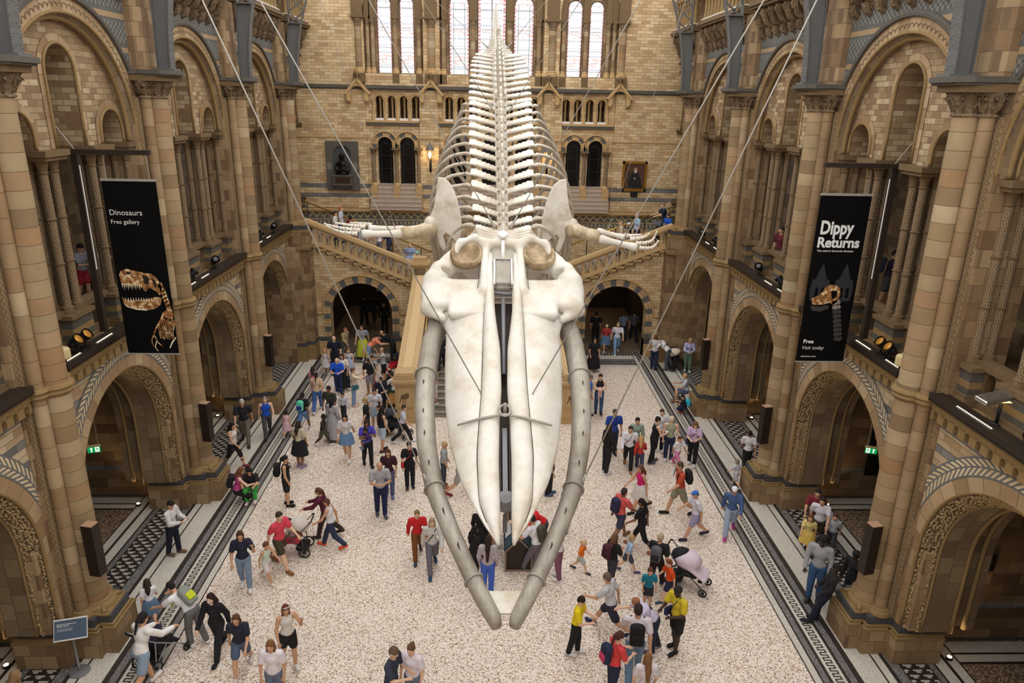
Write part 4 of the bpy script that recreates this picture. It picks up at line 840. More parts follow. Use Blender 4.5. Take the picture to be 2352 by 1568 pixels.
    for i in range(46):       # scallops
        a = R(4 + 172 * i / 45); cy, cz = 2.62 * math.cos(a), 10.65 + 2.62 * math.sin(a); tg = Vector((0, -math.sin(a), math.cos(a))); nr = Vector((0, math.cos(a), math.sin(a)))
        pts = [Vector((8.945, cy, cz)) + tg * (.085 * math.cos(R(t))) + nr * (.085 * math.sin(R(t))) for t in range(0, 181, 36)]; b.tube(pts, .016, 5)
    b.build('scalloped_order', M['voussoir'], r)
    b = MB(); lab = [(8.93, y, z) for y, z in arc(0, 10.65, 2.9, 32, 28.5, 151.5)]; b.tube(lab, .06, 8, ell=(1, 1.1)); b.tube([(8.9, y, z) for _, y, z in [(0, q[1] * .985, 10.65 + (q[2] - 10.65) * .985) for q in lab]], .03, 6)
    for s in (1, -1): b.box(8.9, 9.0, s * 2.5 if s > 0 else -2.9, 2.9 if s > 0 else -2.5, 11.98, 12.12)
    b.build('grey_label_mould', M['greystone'], r, True)
    b = MB(); ar = arc(0, 10.65, 2.5, 28)
    b.panel([(-H, 10.3), (-2.5, 10.3)] + ar[::-1] + [(2.5, 10.3), (H, 10.3), (H, 14.0), (-H, 14.0)], [], 8.96, 9.3, 'x'); b.build('diaper_spandrel', M['diaper'], r)
    b = MB(); b.box(9.3, 9.9, -H, H, 13.3, 17.6); b.build('clerestory_wall', M['wall'], r)
    # big corbels carrying the upper balcony
    n = 9
    for i in range(n):
        y = -2.45 + 4.9 * i / (n - 1); b = MB()
        b.tube([(9.0, y, 13.72), (8.86, y, 13.8), (8.78, y, 13.98)], [.1, .12, .1], 8, ell=(1, .8)); b.box(8.76, 9.0, y - .09, y + .09, 13.82, 13.96)
        b.tube([(8.98, y, 14.02), (8.75, y, 14.15), (8.66, y, 14.34), (8.62, y, 14.55)], [.1, .11, .12, .13], 8); b.tube([(8.6, y, 14.3), (8.52, y, 14.42), (8.6, y, 14.5)], .06, 8)
        b.build('carved_bracket', M['capital'], r, 'auto')
    b = MB(); b.box(8.42, 9.4, -2.62, 2.62, 14.58, 14.66); b.box(8.36, 9.4, -2.62, 2.62, 14.66, 14.74); b.box(8.46, 9.4, -2.6, 2.6, 14.74, 14.85); b.build('balcony_ledge', M['mould_dk'], r)
    b = MB(); b.box(8.5, 8.75, -2.5, 2.5, 14.85, 14.9); b.build('white_sill', M['white'], r)
    for i in range(12):
        y = -2.35 + 4.7 * i / 11; b = MB(); b.lathe([(.11, 14.9), (.11, 14.95), (.075, 15.0), (.07, 15.75), (.09, 15.8), (.08, 15.83), (.13, 15.98)], 12); b.build('balcony_column', M['mould'], r, 'auto', (8.65, y, 0))
    b = MB(); hs = [archloop(-2.35 + 4.7 * (i + .5) / 11, .16, 15.975, 16.1, 8) for i in range(11)]
    b.panel([(-2.6, 15.97), (2.6, 15.97), (2.6, 16.5), (-2.6, 16.5)], [], 8.52, 8.78, 'x')
    b.box(8.45, 8.85, -2.62, 2.62, 16.5, 16.62); b.build('balcony_arcade_wall', M['mould'], r)
    return r
ga = gallery_bay()
for k in range(5):
    yc = (YP[k] + YP[min(k + 1, 4)]) / 2 if k < 4 else YP[4] + 3.135
    for s in (1, -1):
        o = ga if (k == 0 and s > 0) else dup(ga)
        o.location = (0, yc, 0); o.rotation_euler = (0, 0, 0 if s > 0 else PI); sd = 'right' if s > 0 else 'left'
        o['group'] = 'upper gallery arcades along both sides'
        o['label'] = {0: f'first-floor arcade bay with twin carved columns at the near {sd} edge', 1: f'first-floor arcade bay with a tall lancet directly behind the {sd} banner', 2: f'first-floor arcade bay next beyond the {sd} banner', 3: f'first-floor arcade bay two beyond the {sd} banner', 4: f'half-hidden first-floor arcade bay touching the end wall on the {sd}'}[k]

# side aisle rooms: cross walls, rear walls, gallery floor (the building's shell)
wl = {}
for s in (1, -1):
    sd = 'right' if s > 0 else 'left'
    w = thing('wall_' + sd, None, None, kind='structure'); wl[s] = w
    X = lambda a, c: (min(s * a, s * c), max(s * a, s * c))
    for k in range(5):
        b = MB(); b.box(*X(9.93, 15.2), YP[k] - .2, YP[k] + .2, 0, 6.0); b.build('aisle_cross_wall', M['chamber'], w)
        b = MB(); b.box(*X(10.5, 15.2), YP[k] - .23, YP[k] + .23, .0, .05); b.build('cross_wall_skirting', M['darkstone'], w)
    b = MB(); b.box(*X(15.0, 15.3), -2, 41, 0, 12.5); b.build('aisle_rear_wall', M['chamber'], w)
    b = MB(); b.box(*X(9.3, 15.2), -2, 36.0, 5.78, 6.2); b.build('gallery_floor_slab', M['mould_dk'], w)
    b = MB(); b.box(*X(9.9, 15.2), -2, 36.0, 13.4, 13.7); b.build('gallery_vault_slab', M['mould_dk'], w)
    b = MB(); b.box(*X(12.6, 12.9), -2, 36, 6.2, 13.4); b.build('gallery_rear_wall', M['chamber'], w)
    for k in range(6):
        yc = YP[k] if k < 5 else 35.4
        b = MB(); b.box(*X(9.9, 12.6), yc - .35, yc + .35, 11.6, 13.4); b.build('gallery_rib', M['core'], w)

# iron roof ribs standing on the abaci
def iron_rib():
    r = thing('iron_roof_rib', 'x', 'roof rib')
    zs = [12.14, 12.6, 13.2, 13.8, 14.4, 14.9, 15.5, 16.2, 17.0]; xi = [8.1, 8.09, 8.04, 7.96, 7.84, 7.7, 7.5, 7.22, 6.85]; xo = [8.42, 8.42, 8.4, 8.38, 8.33, 8.3, 8.26, 8.2, 8.1]
    b = MB()
    for i in range(len(zs) - 1):
        if i < 4:
            b.add([(xi[i], -.06, zs[i]), (xo[i], -.06, zs[i]), (xo[i + 1], -.06, zs[i + 1]), (xi[i + 1], -.06, zs[i + 1]), (xi[i], .06, zs[i]), (xo[i], .06, zs[i]), (xo[i + 1], .06, zs[i + 1]), (xi[i + 1], .06, zs[i + 1])], [(0, 1, 2, 3), (7, 6, 5, 4)])
    b.build('web', M['iron'], r)
    b = MB()
    for X_, off in ((xi, 0), (xo, 0)):
        for i in range(len(zs) - 1):
            a, c = X_[i], X_[i + 1]; h = .15
            b.add([(a, -h, zs[i]), (a, h, zs[i]), (c, h, zs[i + 1]), (c, -h, zs[i + 1]), (a + .02, -h, zs[i]), (a + .02, h, zs[i]), (c + .02, h, zs[i + 1]), (c + .02, -h, zs[i + 1])],
                  [(3, 2, 1, 0), (4, 5, 6, 7), (0, 1, 5, 4), (2, 3, 7, 6), (1, 2, 6, 5), (3, 0, 4, 7)])
    b.box(8.0, 8.5, -.2, .2, 12.16, 12.21); b.build('flange', M['iron'], r)
    b = MB()
    for i in range(14):
        z = 12.3 + .17 * i; t = np.interp(z, zs, xi)
        for y in (-.115, -.05, .05, .115): b.lathe([(.018, 0), (.012, .012), (.001, .016)], 6, (t - .001, y, z + (.05 if abs(y) < .1 else 0)), M=Matrix.Rotation(-PI / 2, 4, 'Y'))
    b.build('rivets', M['iron'], r)
    for i in range(4, len(zs) - 1):
        b = MB(); b.bar((xi[i], 0, zs[i]), (xo[i + 1], 0, zs[i + 1]), .05, .05); b.bar((xo[i], 0, zs[i]), (xi[i + 1], 0, zs[i + 1]), .05, .05)
        if i == 4: b.bar((xi[i], 0, zs[i] + .05), (xo[i], 0, zs[i] + .05), .42, .04)
        b.build('lattice_brace', M['iron'], r)
    return r
ir = iron_rib()
for k in range(1, 5):
    for s in (1, -1):
        o = ir if (k == 1 and s > 0) else dup(ir)
        o.location = (0, YP[k], 0); o.rotation_euler = (0, 0, 0 if s > 0 else PI)
        o['group'] = 'grey iron ribs above the piers'; o['label'] = 'riveted grey iron rib rising above the ' + {1: 'nearest visible', 2: 'second', 3: 'third', 4: 'farthest'}[k] + (' right' if s > 0 else ' left') + ' pier capital'
# ------------------------------------------------------------------ end wall
YW = 36.04
we = thing('wall_end', None, None, kind='structure')
def alt_mat():
    t = NT('alternating_grey_buff_voussoirs'); q = t.sep(t.uv()); f = t.math('FRACT', t.math('DIVIDE', q[0], .62)); g = t.math('LESS_THAN', f, .42)
    j = t.math('LESS_THAN', t.math('FRACT', t.math('DIVIDE', q[0], .31)), .04)
    v = t.math('ABSOLUTE', t.math('SUBTRACT', q[1], .16)); orn = t.math('MULTIPLY', t.math('LESS_THAN', v, .045), t.math('LESS_THAN', t.math('SINE', t.math('MULTIPLY', q[0], 70)), .2))
    c = t.mix(g, lin('c29a5c'), lin('5f6161')); c = t.mix(t.math('MULTIPLY', orn, .45), c, lin('4c3b28')); c = t.mix(j, c, lin('4d3d2a')); t.col(dirt(t, c, .25)); return t.m
M['alt'] = alt_mat()
def zigband(name, p, amp, c0):
    t = NT(name); o = t.sep(t.obj()); z = t.math('SUBTRACT', o[2], c0)
    tri = t.math('MULTIPLY', t.math('PINGPONG', o[0], p / 2), amp / (p / 2)); d = t.math('ABSOLUTE', t.math('SUBTRACT', z, tri)); m = t.math('LESS_THAN', d, .055)
    t.col(dirt(t, t.mix(m, lin('6a6d6b'), lin('cbb079')), .15)); return t.m
M['zigband'] = zigband('zigzag_wall_band', .36, .22, 5.96)
M['dotband'] = dent('dotted_wall_band', .2, .45, '6a6d6b', 'c2a870')
DOORS = [(-5.12, .37), (-4.05, .37), (-1.62, .42), (0., .42), (1.62, .42), (4.05, .37), (5.12, .37)]
WINS = [(-5.02, .34, 15.75), (-3.97, .34, 15.75), (-1.53, .48, 15.75), (0., .67, 16.7), (1.5, .48, 15.75), (3.9, .36, 15.75), (4.92, .34, 15.75)]
ARC = [-5.33 + .575 * i for i in range(4)] + [-2.01 + .575 * i for i in range(8)] + [3.6 + .575 * i for i in range(4)]
b = MB()
holes = [archloop(c, h, 7.62, 9.5, 12) for c, h in DOORS] + [archloop(c, .185, 10.72, 11.55, 8) for c in ARC]
b.panel([(-9.9, 3.3), (9.9, 3.3), (9.9, 12.2), (-9.9, 12.2)], holes, YW, YW + .5, 'y')
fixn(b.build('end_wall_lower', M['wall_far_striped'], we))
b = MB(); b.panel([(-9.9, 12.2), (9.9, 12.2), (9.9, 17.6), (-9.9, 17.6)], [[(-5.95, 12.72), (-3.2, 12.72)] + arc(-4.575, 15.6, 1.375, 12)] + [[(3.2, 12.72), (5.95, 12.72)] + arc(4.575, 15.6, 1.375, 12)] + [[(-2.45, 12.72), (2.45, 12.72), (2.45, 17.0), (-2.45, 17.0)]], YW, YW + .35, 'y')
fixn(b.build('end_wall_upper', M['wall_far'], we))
b = MB(); b.panel([(-9.9, 12.2), (9.9, 12.2), (9.9, 17.6), (-9.9, 17.6)], [archloop(c, h, 12.76, zs, 12) for c, h, zs in WINS], YW + .35, YW + .6, 'y')
fixn(b.build('window_wall', M['core'], we))
b = MB(); b.box(-9.9, 9.9, YW + 1.4, YW + 1.6, 6, 12.2); b.box(-9.9, 9.9, YW + .5, YW + 1.5, 12.0, 12.2); b.box(-9.9, 9.9, YW + .5, YW + 1.5, 10.5, 10.62); b.build('corridor_rear_wall', M['core'], we)
b = MB()
for x0, x1 in ((-9.9, -5.98), (-3.42, -2.52), (2.52, 3.42), (5.98, 9.9)): b.box(x0, x1, YW - .12, YW + .01, 6.45, 12.05)
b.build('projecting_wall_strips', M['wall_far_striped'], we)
b = MB(); b.box(-9.9, 9.9, YW - .22, YW + .05, 12.05, 12.2); b.box(-9.9, 9.9, YW - .17, YW, 12.0, 12.06)
for x0, x1 in ((-5.95, -3.45), (-2.5, 2.5), (3.45, 5.95)): b.box(x0, x1, YW - .12, YW, 10.4, 10.52)
b.build('grey_string_course', M['greystone'], we)
b = MB()
for x0, x1 in ((-9.9, -5.95), (-3.45, -2.5), (2.5, 3.45), (5.95, 9.9)): b.box(x0, x1, YW - .17, YW, 9.78, 9.86)
for x0, x1 in ((-5.95, -3.45), (-2.5, 2.5), (3.45, 5.95)): b.box(x0, x1, YW - .14, YW, 10.52, 10.62)
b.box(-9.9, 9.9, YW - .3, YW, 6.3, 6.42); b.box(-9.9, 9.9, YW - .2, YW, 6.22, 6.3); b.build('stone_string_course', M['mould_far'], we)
b = MB(); b.box(-9.9, 9.9, YW - .01, YW + .0, 5.9, 6.22); b.build('zigzag_band', M['zigband'], we)
b = MB(); b.add([(-9.9, YW - .012, 5.6), (9.9, YW - .012, 5.6), (9.9, YW - .012, 5.82), (-9.9, YW - .012, 5.82)], [(0, 1, 2, 3)], 0, [(0, 0), (19.8, 0), (19.8, 1), (0, 1)]); b.build('dotted_band', M['dotband'], we)
# small arcade on the end wall
for gi, (xs, lab) in enumerate(((ARC[:4], 'row of four small arches with columns above the left pair of dark doors'), (ARC[4:12], 'row of small arches with columns behind the whale ribs'), (ARC[12:], 'row of four small arches with columns above the right pair of dark doors'))):
    r = thing('blind_arcade', lab, 'arcade', (0, 0, 0), 0, 'small arcades on the end wall')
    b = MB()
    for c in xs:
        a = archpath(c, .185, 10.72, 11.55, YW - .02, 10, 'y', 2); a2 = archpath(c, .27, 10.72, 11.55, YW - .02, 10, 'y', 2); b.strip(a[2:-2], a2[2:-2]); b.tube([p for p in a2[2:-2]], .025, 6)
    b.build('arch_rings', M['mould_far'], r, True)
    for x in [xs[0] - .2875] + [c + .2875 for c in xs]:
        b = MB(); b.lathe([(.09, 10.62), (.09, 10.8), (.055, 10.86), (.05, 11.4), (.06, 11.42), (.085, 11.52), (.085, 11.56)], 10); b.build('colonnette', M['mould_far'], r, 'auto', (x, YW - .03, 0))
    for x in xs:
        b = MB(); b.lathe([(.07, 10.72), (.05, 10.8), (.045, 11.35), (.07, 11.5), (.09, 11.7)], 8); b.build('colonnette', M['mould_far'], r, 'auto', (x, YW + .4, 0))
    b = MB()
    for x in xs: b.box(x - .2, x + .2, YW - .06, YW + .3, 10.62, 10.72)
    b.build('pale_sill', M['white'], r)
# gabled canopies
for x, lab in ((-6.29, 'at far left'), (-2.85, 'left of the whale tail'), (2.72, 'right of the whale tail'), (6.1, 'far right')):
    r = thing('gabled_canopy', f'small pointed stone gable with finial on the end wall, {lab}', 'gable', (x, YW - .12, 0), 0, 'gables on the end wall')
    b = MB()
    for s in (1, -1): b.bar((s * .58, -.14, 11.78), (0, -.14, 12.44), .34, .1)
    b.panel([(-.5, 11.8), (-.34, 11.8)] + arc(0, 11.8, .34, 10)[::-1][1:-1] + [(.34, 11.8), (.5, 11.8), (0, 12.38)], [], -.24, .0, 'y')
    for s in (1, -1): b.box(s * .42 - .1, s * .42 + .1, -.26, 0, 11.52, 11.82); 
    b.build('gable', M['mould_far'], r)
    b = MB(); b.lathe([(.05, 12.42), (.08, 12.5), (.05, 12.54), (.12, 12.66), (.1, 12.74), (.02, 12.8)], 10, (0, -.14, 0)); b.tube([(-.12, -.14, 12.62), (0, -.14, 12.7), (.12, -.14, 12.62)], .04, 6); b.build('finial', M['mould_dk'], r, True)
    for s in (1, -1):
        b = MB(); b.lathe([(.13, 11.44), (.11, 11.5), (.13, 11.56)], 10, (s * .42, -.16, 0)); b.build('drop_knob', M['mould_far'], r, True)
# stained glass windows
def glass_mat():
    t = NT('stained_glass_daylight'); q = t.sep(t.uv()); u, v = q[0], q[1]; d = t.math('ABSOLUTE', t.math('SUBTRACT', u, .5))
    inb = t.math('GREATER_THAN', d, .36); fr = t.math('FRACT', t.math('MULTIPLY', v, 6)); dia = t.math('LESS_THAN', t.math('ADD', t.math('MULTIPLY', t.math('ABSOLUTE', t.math('SUBTRACT', fr, .5)), 1.), t.math('MULTIPLY', t.math('ABSOLUTE', t.math('SUBTRACT', d, .43)), 7)), .36)
    red = t.math('MULTIPLY', inb, dia)
    bandz = t.math('ABSOLUTE', t.math('SUBTRACT', t.math('FRACT', t.math('DIVIDE', v, 1.25)), .5)); mid = t.math('LESS_THAN', bandz, .16)
    vor = t.n('ShaderNodeTexVoronoi'); vor.inputs['Scale'].default_value = 9; t.put(vor.inputs['Vector'], t.comb(t.math('MULTIPLY', u, .7), v)); sc = t.ramp(vor.outputs['Distance'], [(.1, 'ffffff'), (.55, 'fbf1f0'), (.8, 'f3c4b6')])
    rows = t.math('MULTIPLY', t.math('GREATER_THAN', bandz, .2), t.math('MULTIPLY', t.math('LESS_THAN', bandz, .27), t.math('LESS_THAN', t.math('FRACT', t.math('MULTIPLY', u, 10)), .35)))
    c = t.mix(t.math('MULTIPLY', mid, .75), lin('ffffff'), sc); c = t.mix(rows, c, lin('9fa6bd')); c = t.mix(t.math('MULTIPLY', red, .8), c, lin('f0553d'))
    lines = t.math('GREATER_THAN', t.math('FRACT', t.math('MULTIPLY', v, 1.6)), .975); edge = t.math('GREATER_THAN', d, .475)
    c = t.mix(t.math('MAXIMUM', lines, edge), c, lin('aab0c8'))
    t.col(lin('101010')); t.put(t.b.inputs['Emission Color'], c); t.b.inputs['Emission Strength'].default_value = 1.05; return t.m
M['stained'] = glass_mat()
for i, (c, h, zs) in enumerate(WINS):
    w = thing(f'window_{i + 1}', None, None, kind='structure')
    a = archloop(c, h, 12.76, zs, 14); ys = YW + .45; b = MB(); n = len(a)
    b.add([(p[0], ys, p[1]) for p in a], [tuple(range(n))], 0, [((p[0] - c) / (2 * h) + .5, p[1] - 12.76) for p in a]); b.build('stained_glass_pane', M['stained'], w)
    b = MB(); b.tube(archpath(c, h - .02, 12.76, zs, ys - .03, 14, 'y', 3), .02, 6)
    nx_ = 1 if h > .6 else 0
    if nx_: b.bar((c, ys - .03, 12.76), (c, ys - .03, zs + h), .03, .04)
    if .4 < h < .6:
        for q in (-.55, .55): b.bar((c + q * h, ys - .02, 12.76), (c + q * h, ys - .02, zs + .1), .015, .02)
    for z in (13.0, 13.9, 14.75, 15.6): 
        if z < zs + h * .5: b.bar((c - h, ys - .03, z), (c + h, ys - .03, z), .02, .015)
    b.build('glazing_bars', M['iron'], w)
    b = MB(); b.box(c - h - .05, c + h + .05, YW + .2, YW + .55, 12.66, 12.76); b.build('window_sill', M['mould_dk'], w)
# window columns
wc = [(-6.2, .17), (-5.78, .09), (-5.55, .09), (-4.5, .1), (-3.4, .1), (-3.12, .09), (-2.82, .19), (-2.5, .1), (-2.26, .1), (-.88, .11), (.84, .11), (2.22, .1), (2.5, .1), (2.84, .19), (3.14, .09), (3.36, .1), (4.42, .1), (5.47, .09), (5.75, .09), (6.15, .17)]
for i, (x, rr) in enumerate(wc):
    big = rr > .15
    side = 'leftmost' if i == 0 else 'rightmost' if i == len(wc) - 1 else ''
    r = thing('window_column', (f'{side} thick stone column at the edge of the stained glass' if side else ('thick stone column between window groups of the end wall' if big else 'slim stone column beside a stained glass window')), 'column', (x, YW + (.05 if big else .15), 0), 0, 'columns between the stained glass windows' if not big else 'thick columns of the window wall')
    b = MB(); b.lathe([(rr * 1.5, 12.72), (rr * 1.5, 12.86), (rr * 1.2, 12.9), (rr * 1.3, 12.94), (rr, 12.98)], 14); b.build('base', M['mould_far'], r, 'auto')
    b = MB(); b.lathe([(rr, 12.96), (rr, 14.75)], 16, uv=True); b.build('shaft', M['drum'], r, 'auto')
    b = MB(); b.lathe([(rr, 14.74), (rr * 1.15, 14.77), (rr, 14.8), (rr * 1.1, 14.9), (rr * 1.6, 15.1)], 14); b.build('capital', M['capital'], r, 'auto')
    b = MB(); b.box(-rr * 1.7, rr * 1.7, -rr * 1.7, .3, 15.1, 15.2); b.box(-rr * 1.5, rr * 1.5, -rr, .3, 15.2, 16.5); b.box(-rr * 1.6, rr * 1.6, -rr * 1.6, .3, 12.3, 12.73); b.build('pedestal_and_abacus', M['mould_dk'], r)
# doors with surrounds
for i, (c, h) in enumerate(DOORS):
    d = thing(f'door_{i + 1}', None, None, kind='structure')
    a = archloop(c, h, 7.62, 9.5, 14); b = MB(); n = len(a); b.add([(p[0], YW + .3, p[1]) for p in a], [tuple(range(n))]); b.build('dark_glass_panel', M['glass_dark'], d)
    b = MB()
    for q in (-h + .03, -h * .62, h * .62, h - .03): b.bar((c + q, YW + .27, 7.62), (c + q, YW + .27, 9.5), .04, .04)
    for z in (8.35, 8.95, 9.5): b.bar((c - h, YW + .27, z), (c + h, YW + .27, z), .04, .03)
    for k in range(7): a2 = R(180 * k / 6); b.bar((c, YW + .28, 9.5), (c + h * math.cos(a2), YW + .28, 9.5 + h * math.sin(a2)), .02, .02)
    b.build('door_frame', M['black'], d)
    b = MB(); st = 2; A = archpath(c, h, 9.1, 9.5, YW - .03, 16, 'y', st); B_ = archpath(c, h + .2, 9.1, 9.5, YW - .03, 16, 'y', st); b.strip(A, B_); b.build('banded_arch_ring', M['alt'], d)
    b = MB(); b.tube(archpath(c, h + .0, 9.3, 9.5, YW - .05, 16, 'y', 2), .03, 6); b.tube(archpath(c, h + .22, 9.5, 9.52, YW - .06, 16, 'y', 1), .035, 6); b.build('label_mould', M['mould_far'], d, True)
for x, g in ((-5.68, 0), (-4.585, 0), (-3.5, 0), (-2.25, 1), (-.85, 1), (.85, 1), (2.25, 1), (3.5, 2), (4.585, 2), (5.68, 2)):
    r = thing('door_column', ['twisted stone column beside the left pair of dark doors', 'twisted stone column beside a door behind the whale', 'twisted stone column beside the right pair of dark doors'][g], 'column', (x, YW - .1, 0), 0, ['columns of the left doors', 'columns of the middle doors', 'columns of the right doors'][g])
    b = MB(); b.box(-.16, .16, -.2, .1, 6.6, 7.55); b.build('pedestal', M['mould_far'], r)
    b = MB(); b.lathe([(.15, 7.55), (.15, 7.62), (.1, 7.7)], 14); b.build('base', M['mould_far'], r, 'auto')
    b = MB(); b.lathe([(.095, 7.68), (.095, 9.05)], 14, uv=True); b.build('shaft', M['shaft'], r, 'auto')
    b = MB(); b.lathe([(.1, 9.03), (.12, 9.06), (.1, 9.1), (.17, 9.26)], 14); b.box(-.2, .2, -.2, .1, 9.26, 9.34); b.build('capital', M['mould_dk'], r, 'auto')
for x0, x1, lab in ((-5.85, -3.35, 'pale stone steps up to the left pair of dark doors'), (-2.42, 2.42, 'pale stone steps up to the doors behind the whale ribs'), (3.35, 5.85, 'pale stone steps up to the right pair of dark doors')):
    b = MB()
    for k in range(6): b.box(x0, x1, YW - (.62 - .11 * k), YW + .45, 6.42 + .2 * k, 6.42 + .2 * (k + 1) - .03); b.box(x0, x1, YW - (.65 - .11 * k), YW + .45, 6.42 + .2 * (k + 1) - .03, 6.42 + .2 * (k + 1) + .001)
    tag(b.build('door_steps', plain('b5a393', .8, var=.2), None), lab, 'steps', 'steps to the upper doors')

# ------------------------------------------------------------------ grand staircase
ww = thing('wall_stair', None, None, kind='structure')
SL = .402; LZ = 3.55
def stz(x): return 3.42 + SL * (abs(x) - 3.66)     # underside line of the flight's string
for s in (1, -1):
    sd = 'right' if s > 0 else 'left'
    b = MB(); top = [(s * 8.3, stz(8.3) + .1), (s * 3.0, stz(3.0) + .1)]
    out = [(s * 3.0, 0), (s * 8.3, 0)] + top
    if s < 0: out = out
    b.panel(out, [], YW, YW, 'y') if False else None
    hole = archloop(s * 6.0, 1.43, 0, 2.05, 20)
    hp = [(s * 6.0 + 1.43, 0)] + arc(s * 6.0, 2.05, 1.43, 22) + [(s * 6.0 - 1.43, 0)]
    if s > 0: out = [(3.0, 0)] + hp[::-1] + [(8.3, 0), (8.3, stz(8.3) + .1), (3.0, stz(3.0) + .1)]
    else: out = [(-8.3, 0)] + hp[::-1] + [(-3.0, 0), (-3.0, stz(3) + .1), (-8.3, stz(8.3) + .1)]
    b.panel(out, [], 32.42, 32.95, 'y'); fixn(b.build('arch_wall', M['wall_far'], ww))
    b = MB()
    A = archpath(s * 6.0, 1.43, .9, 2.05, 32.39, 28, 'y', 4); B_ = archpath(s * 6.0, 1.75, .9, 2.05, 32.39, 28, 'y', 4); b.strip(A, B_)
    b.strip(B_, archpath(s * 6.0, 1.75, .9, 2.05, 32.43, 28, 'y', 4)); b.strip(archpath(s * 6.0, 1.43, .9, 2.05, 32.43, 28, 'y', 4), A); b.build('banded_arch_ring', M['alt'], ww)
    b = MB(); b.tube(archpath(s * 6.0, 1.8, 2.0, 2.05, 32.38, 28, 'y', 1), .05, 8)
    for q in (-1, 1): b.box(min(s * 6 + q * 1.8, s * 6 + q * 2.15), max(s * 6 + q * 1.8, s * 6 + q * 2.15), 32.34, 32.44, 1.98, 2.06)
    b.build('label_mould', M['mould_far'], ww, True)
    b = MB()
    for x0, x1 in ((3.4, 4.57), (7.43, 8.1)): b.box(*sorted((s * x0, s * x1)), 32.3, 32.9, 0, .66)
    b.build('plinth', M['mould_far'], ww)
    b = MB()
    for x0, x1 in ((3.4, 4.57), (7.43, 8.1)): b.box(*sorted((s * x0, s * x1)), 32.34, 32.9, .66, .86)
    b.build('slate_band', M['darkstone'], ww)
    # dark passage
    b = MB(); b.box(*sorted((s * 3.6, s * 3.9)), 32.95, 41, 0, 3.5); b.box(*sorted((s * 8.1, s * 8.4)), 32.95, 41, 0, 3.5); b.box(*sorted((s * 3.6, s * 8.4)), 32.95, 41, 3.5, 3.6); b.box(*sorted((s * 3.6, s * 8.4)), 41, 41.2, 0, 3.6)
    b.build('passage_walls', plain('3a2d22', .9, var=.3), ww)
    b = MB(); b.box(*sorted((s * 5.6, s * 6.6)), 40.8, 41.0, .9, 2.7); tag(b.build('pale_display_panel', plain('8d8a88', .7), None), f'pale panel glimpsed deep inside the {sd} dark arch', 'panel')
    lp = thing('added_passage_lamp', f'small round fill lamp added on the ceiling inside the {sd} dark arch', 'lamp', (s * 6.0, 38.5, 3.5), 0, 'added fill lamps in the stair passages')  # fill lamp added to brighten the dark passage
    b = MB(); b.lathe([(.16, -.06), (.18, 0)], 16); b.build('housing', M['white'], lp, 'auto'); b = MB(); b.lathe([(.12, -.075), (.14, -.06)], 16); b.build('diffuser', M['warm'], lp)
    l_ = bpy.data.lights.new('added_passage_light', 'POINT'); l_.energy = 9 if s < 0 else 15; l_.color = (1, .86, .7); l_.shadow_soft_size = .12; o_ = bpy.data.objects.new('added_passage_light', l_); C.objects.link(o_); o_.parent = lp; o_.location = (0, 0, -.2)
    # balustrade
    r = thing('stair_balustrade', f'sloping stone balustrade with arched openings on the {sd} upper flight', 'balustrade', (0, 0, 0), 0, 'balustrades of the upper flights')
    n = 13; x0, x1 = 3.62, 8.2; w = (x1 - x0) / n; hs = []
    for i in range(n):
        xc = x0 + (i + .5) * w; zb = stz(xc) + .34; hs.append([(s * xc + q, z + zb) for q, z in [(-.1, 0), (.1, 0), (.1, .3), (.135, .34)] + [(.135 * math.cos(R(a)), .4 + .14 * math.sin(R(a))) for a in range(0, 181, 30)] + [(-.135, .34), (-.1, .3)]])
    b = MB(); b.panel([(s * x0, stz(x0) + .16), (s * x1, stz(x1) + .16), (s * x1, stz(x1) + 1.0), (s * x0, stz(x0) + 1.0)], hs, 32.34, 32.5, 'y'); fixn(b.build('pierced_panel', M['cope'], r))
    b = MB(); L = lambda x, dz, y: (s * x, y, stz(x) + dz)
    for dz0, dz1, y0, y1 in ((1.0, 1.1, 32.2, 32.62), (1.1, 1.16, 32.24, 32.58), (.92, 1.0, 32.28, 32.56), (.14, .24, 32.24, 32.56)):
        vs = [L(x, dz, y) for x in (x0 - .05, x1 + .1) for y in (y0, y1) for dz in (dz0, dz1)]
        b.add(vs, [(0, 1, 3, 2), (4, 6, 7, 5), (0, 4, 5, 1), (2, 3, 7, 6), (0, 2, 6, 4), (1, 5, 7, 3)])
    fixn(b.build('coping', M['cope'], r))
    for i in range(n):
        xc = x0 + (i + .5) * w; b = MB(); zb = stz(xc) + .3; b.lathe([(.045, 0), (.03, .06), (.05, .15), (.028, .3), (.04, .42)], 8); b.build('baluster', M['cope'], r, 'auto', (s * xc, 32.42, zb))
    b = MB(); m = 12
    for i in range(m):
        xa = 3.55 + (8.25 - 3.55) * i / m; xb = 3.55 + (8.25 - 3.55) * (i + 1) / m; z = stz(xa) + .05
        b.box(*sorted((s * xa, s * xb)), 32.26, 32.45, z, z + .1); b.box(*sorted((s * (xb - .05), s * xb)), 32.26, 32.45, z, z + .25)
    b.build('stepped_string', M['mould_far'], r)
    # upper flight steps
    b = MB(); m = 13
    for i in range(m):
        xa = 3.5 + 4.9 * i / m; xb = 8.9; z = LZ + .147 * (i + 1)
        b.box(*sorted((s * xa, s * xb)), 32.5, 35.92, z - .147, z)
    b.box(*sorted((s * 3.4, s * 9.3)), 32.5, 35.92, LZ - .05, LZ)
    tag(b.build('upper_flight_steps', M['stair'], None), f'stone steps climbing to the {sd} behind the sloping balustrade', 'steps', 'upper flights of the staircase')
    r = thing('brass_handrail', f'polished brass handrail on posts along the {sd} upper flight', 'handrail', (0, 0, 0), 0, 'brass handrails of the staircase')
    hz = lambda x: 4.25 + .396 * (abs(x) - 2.72) + .15
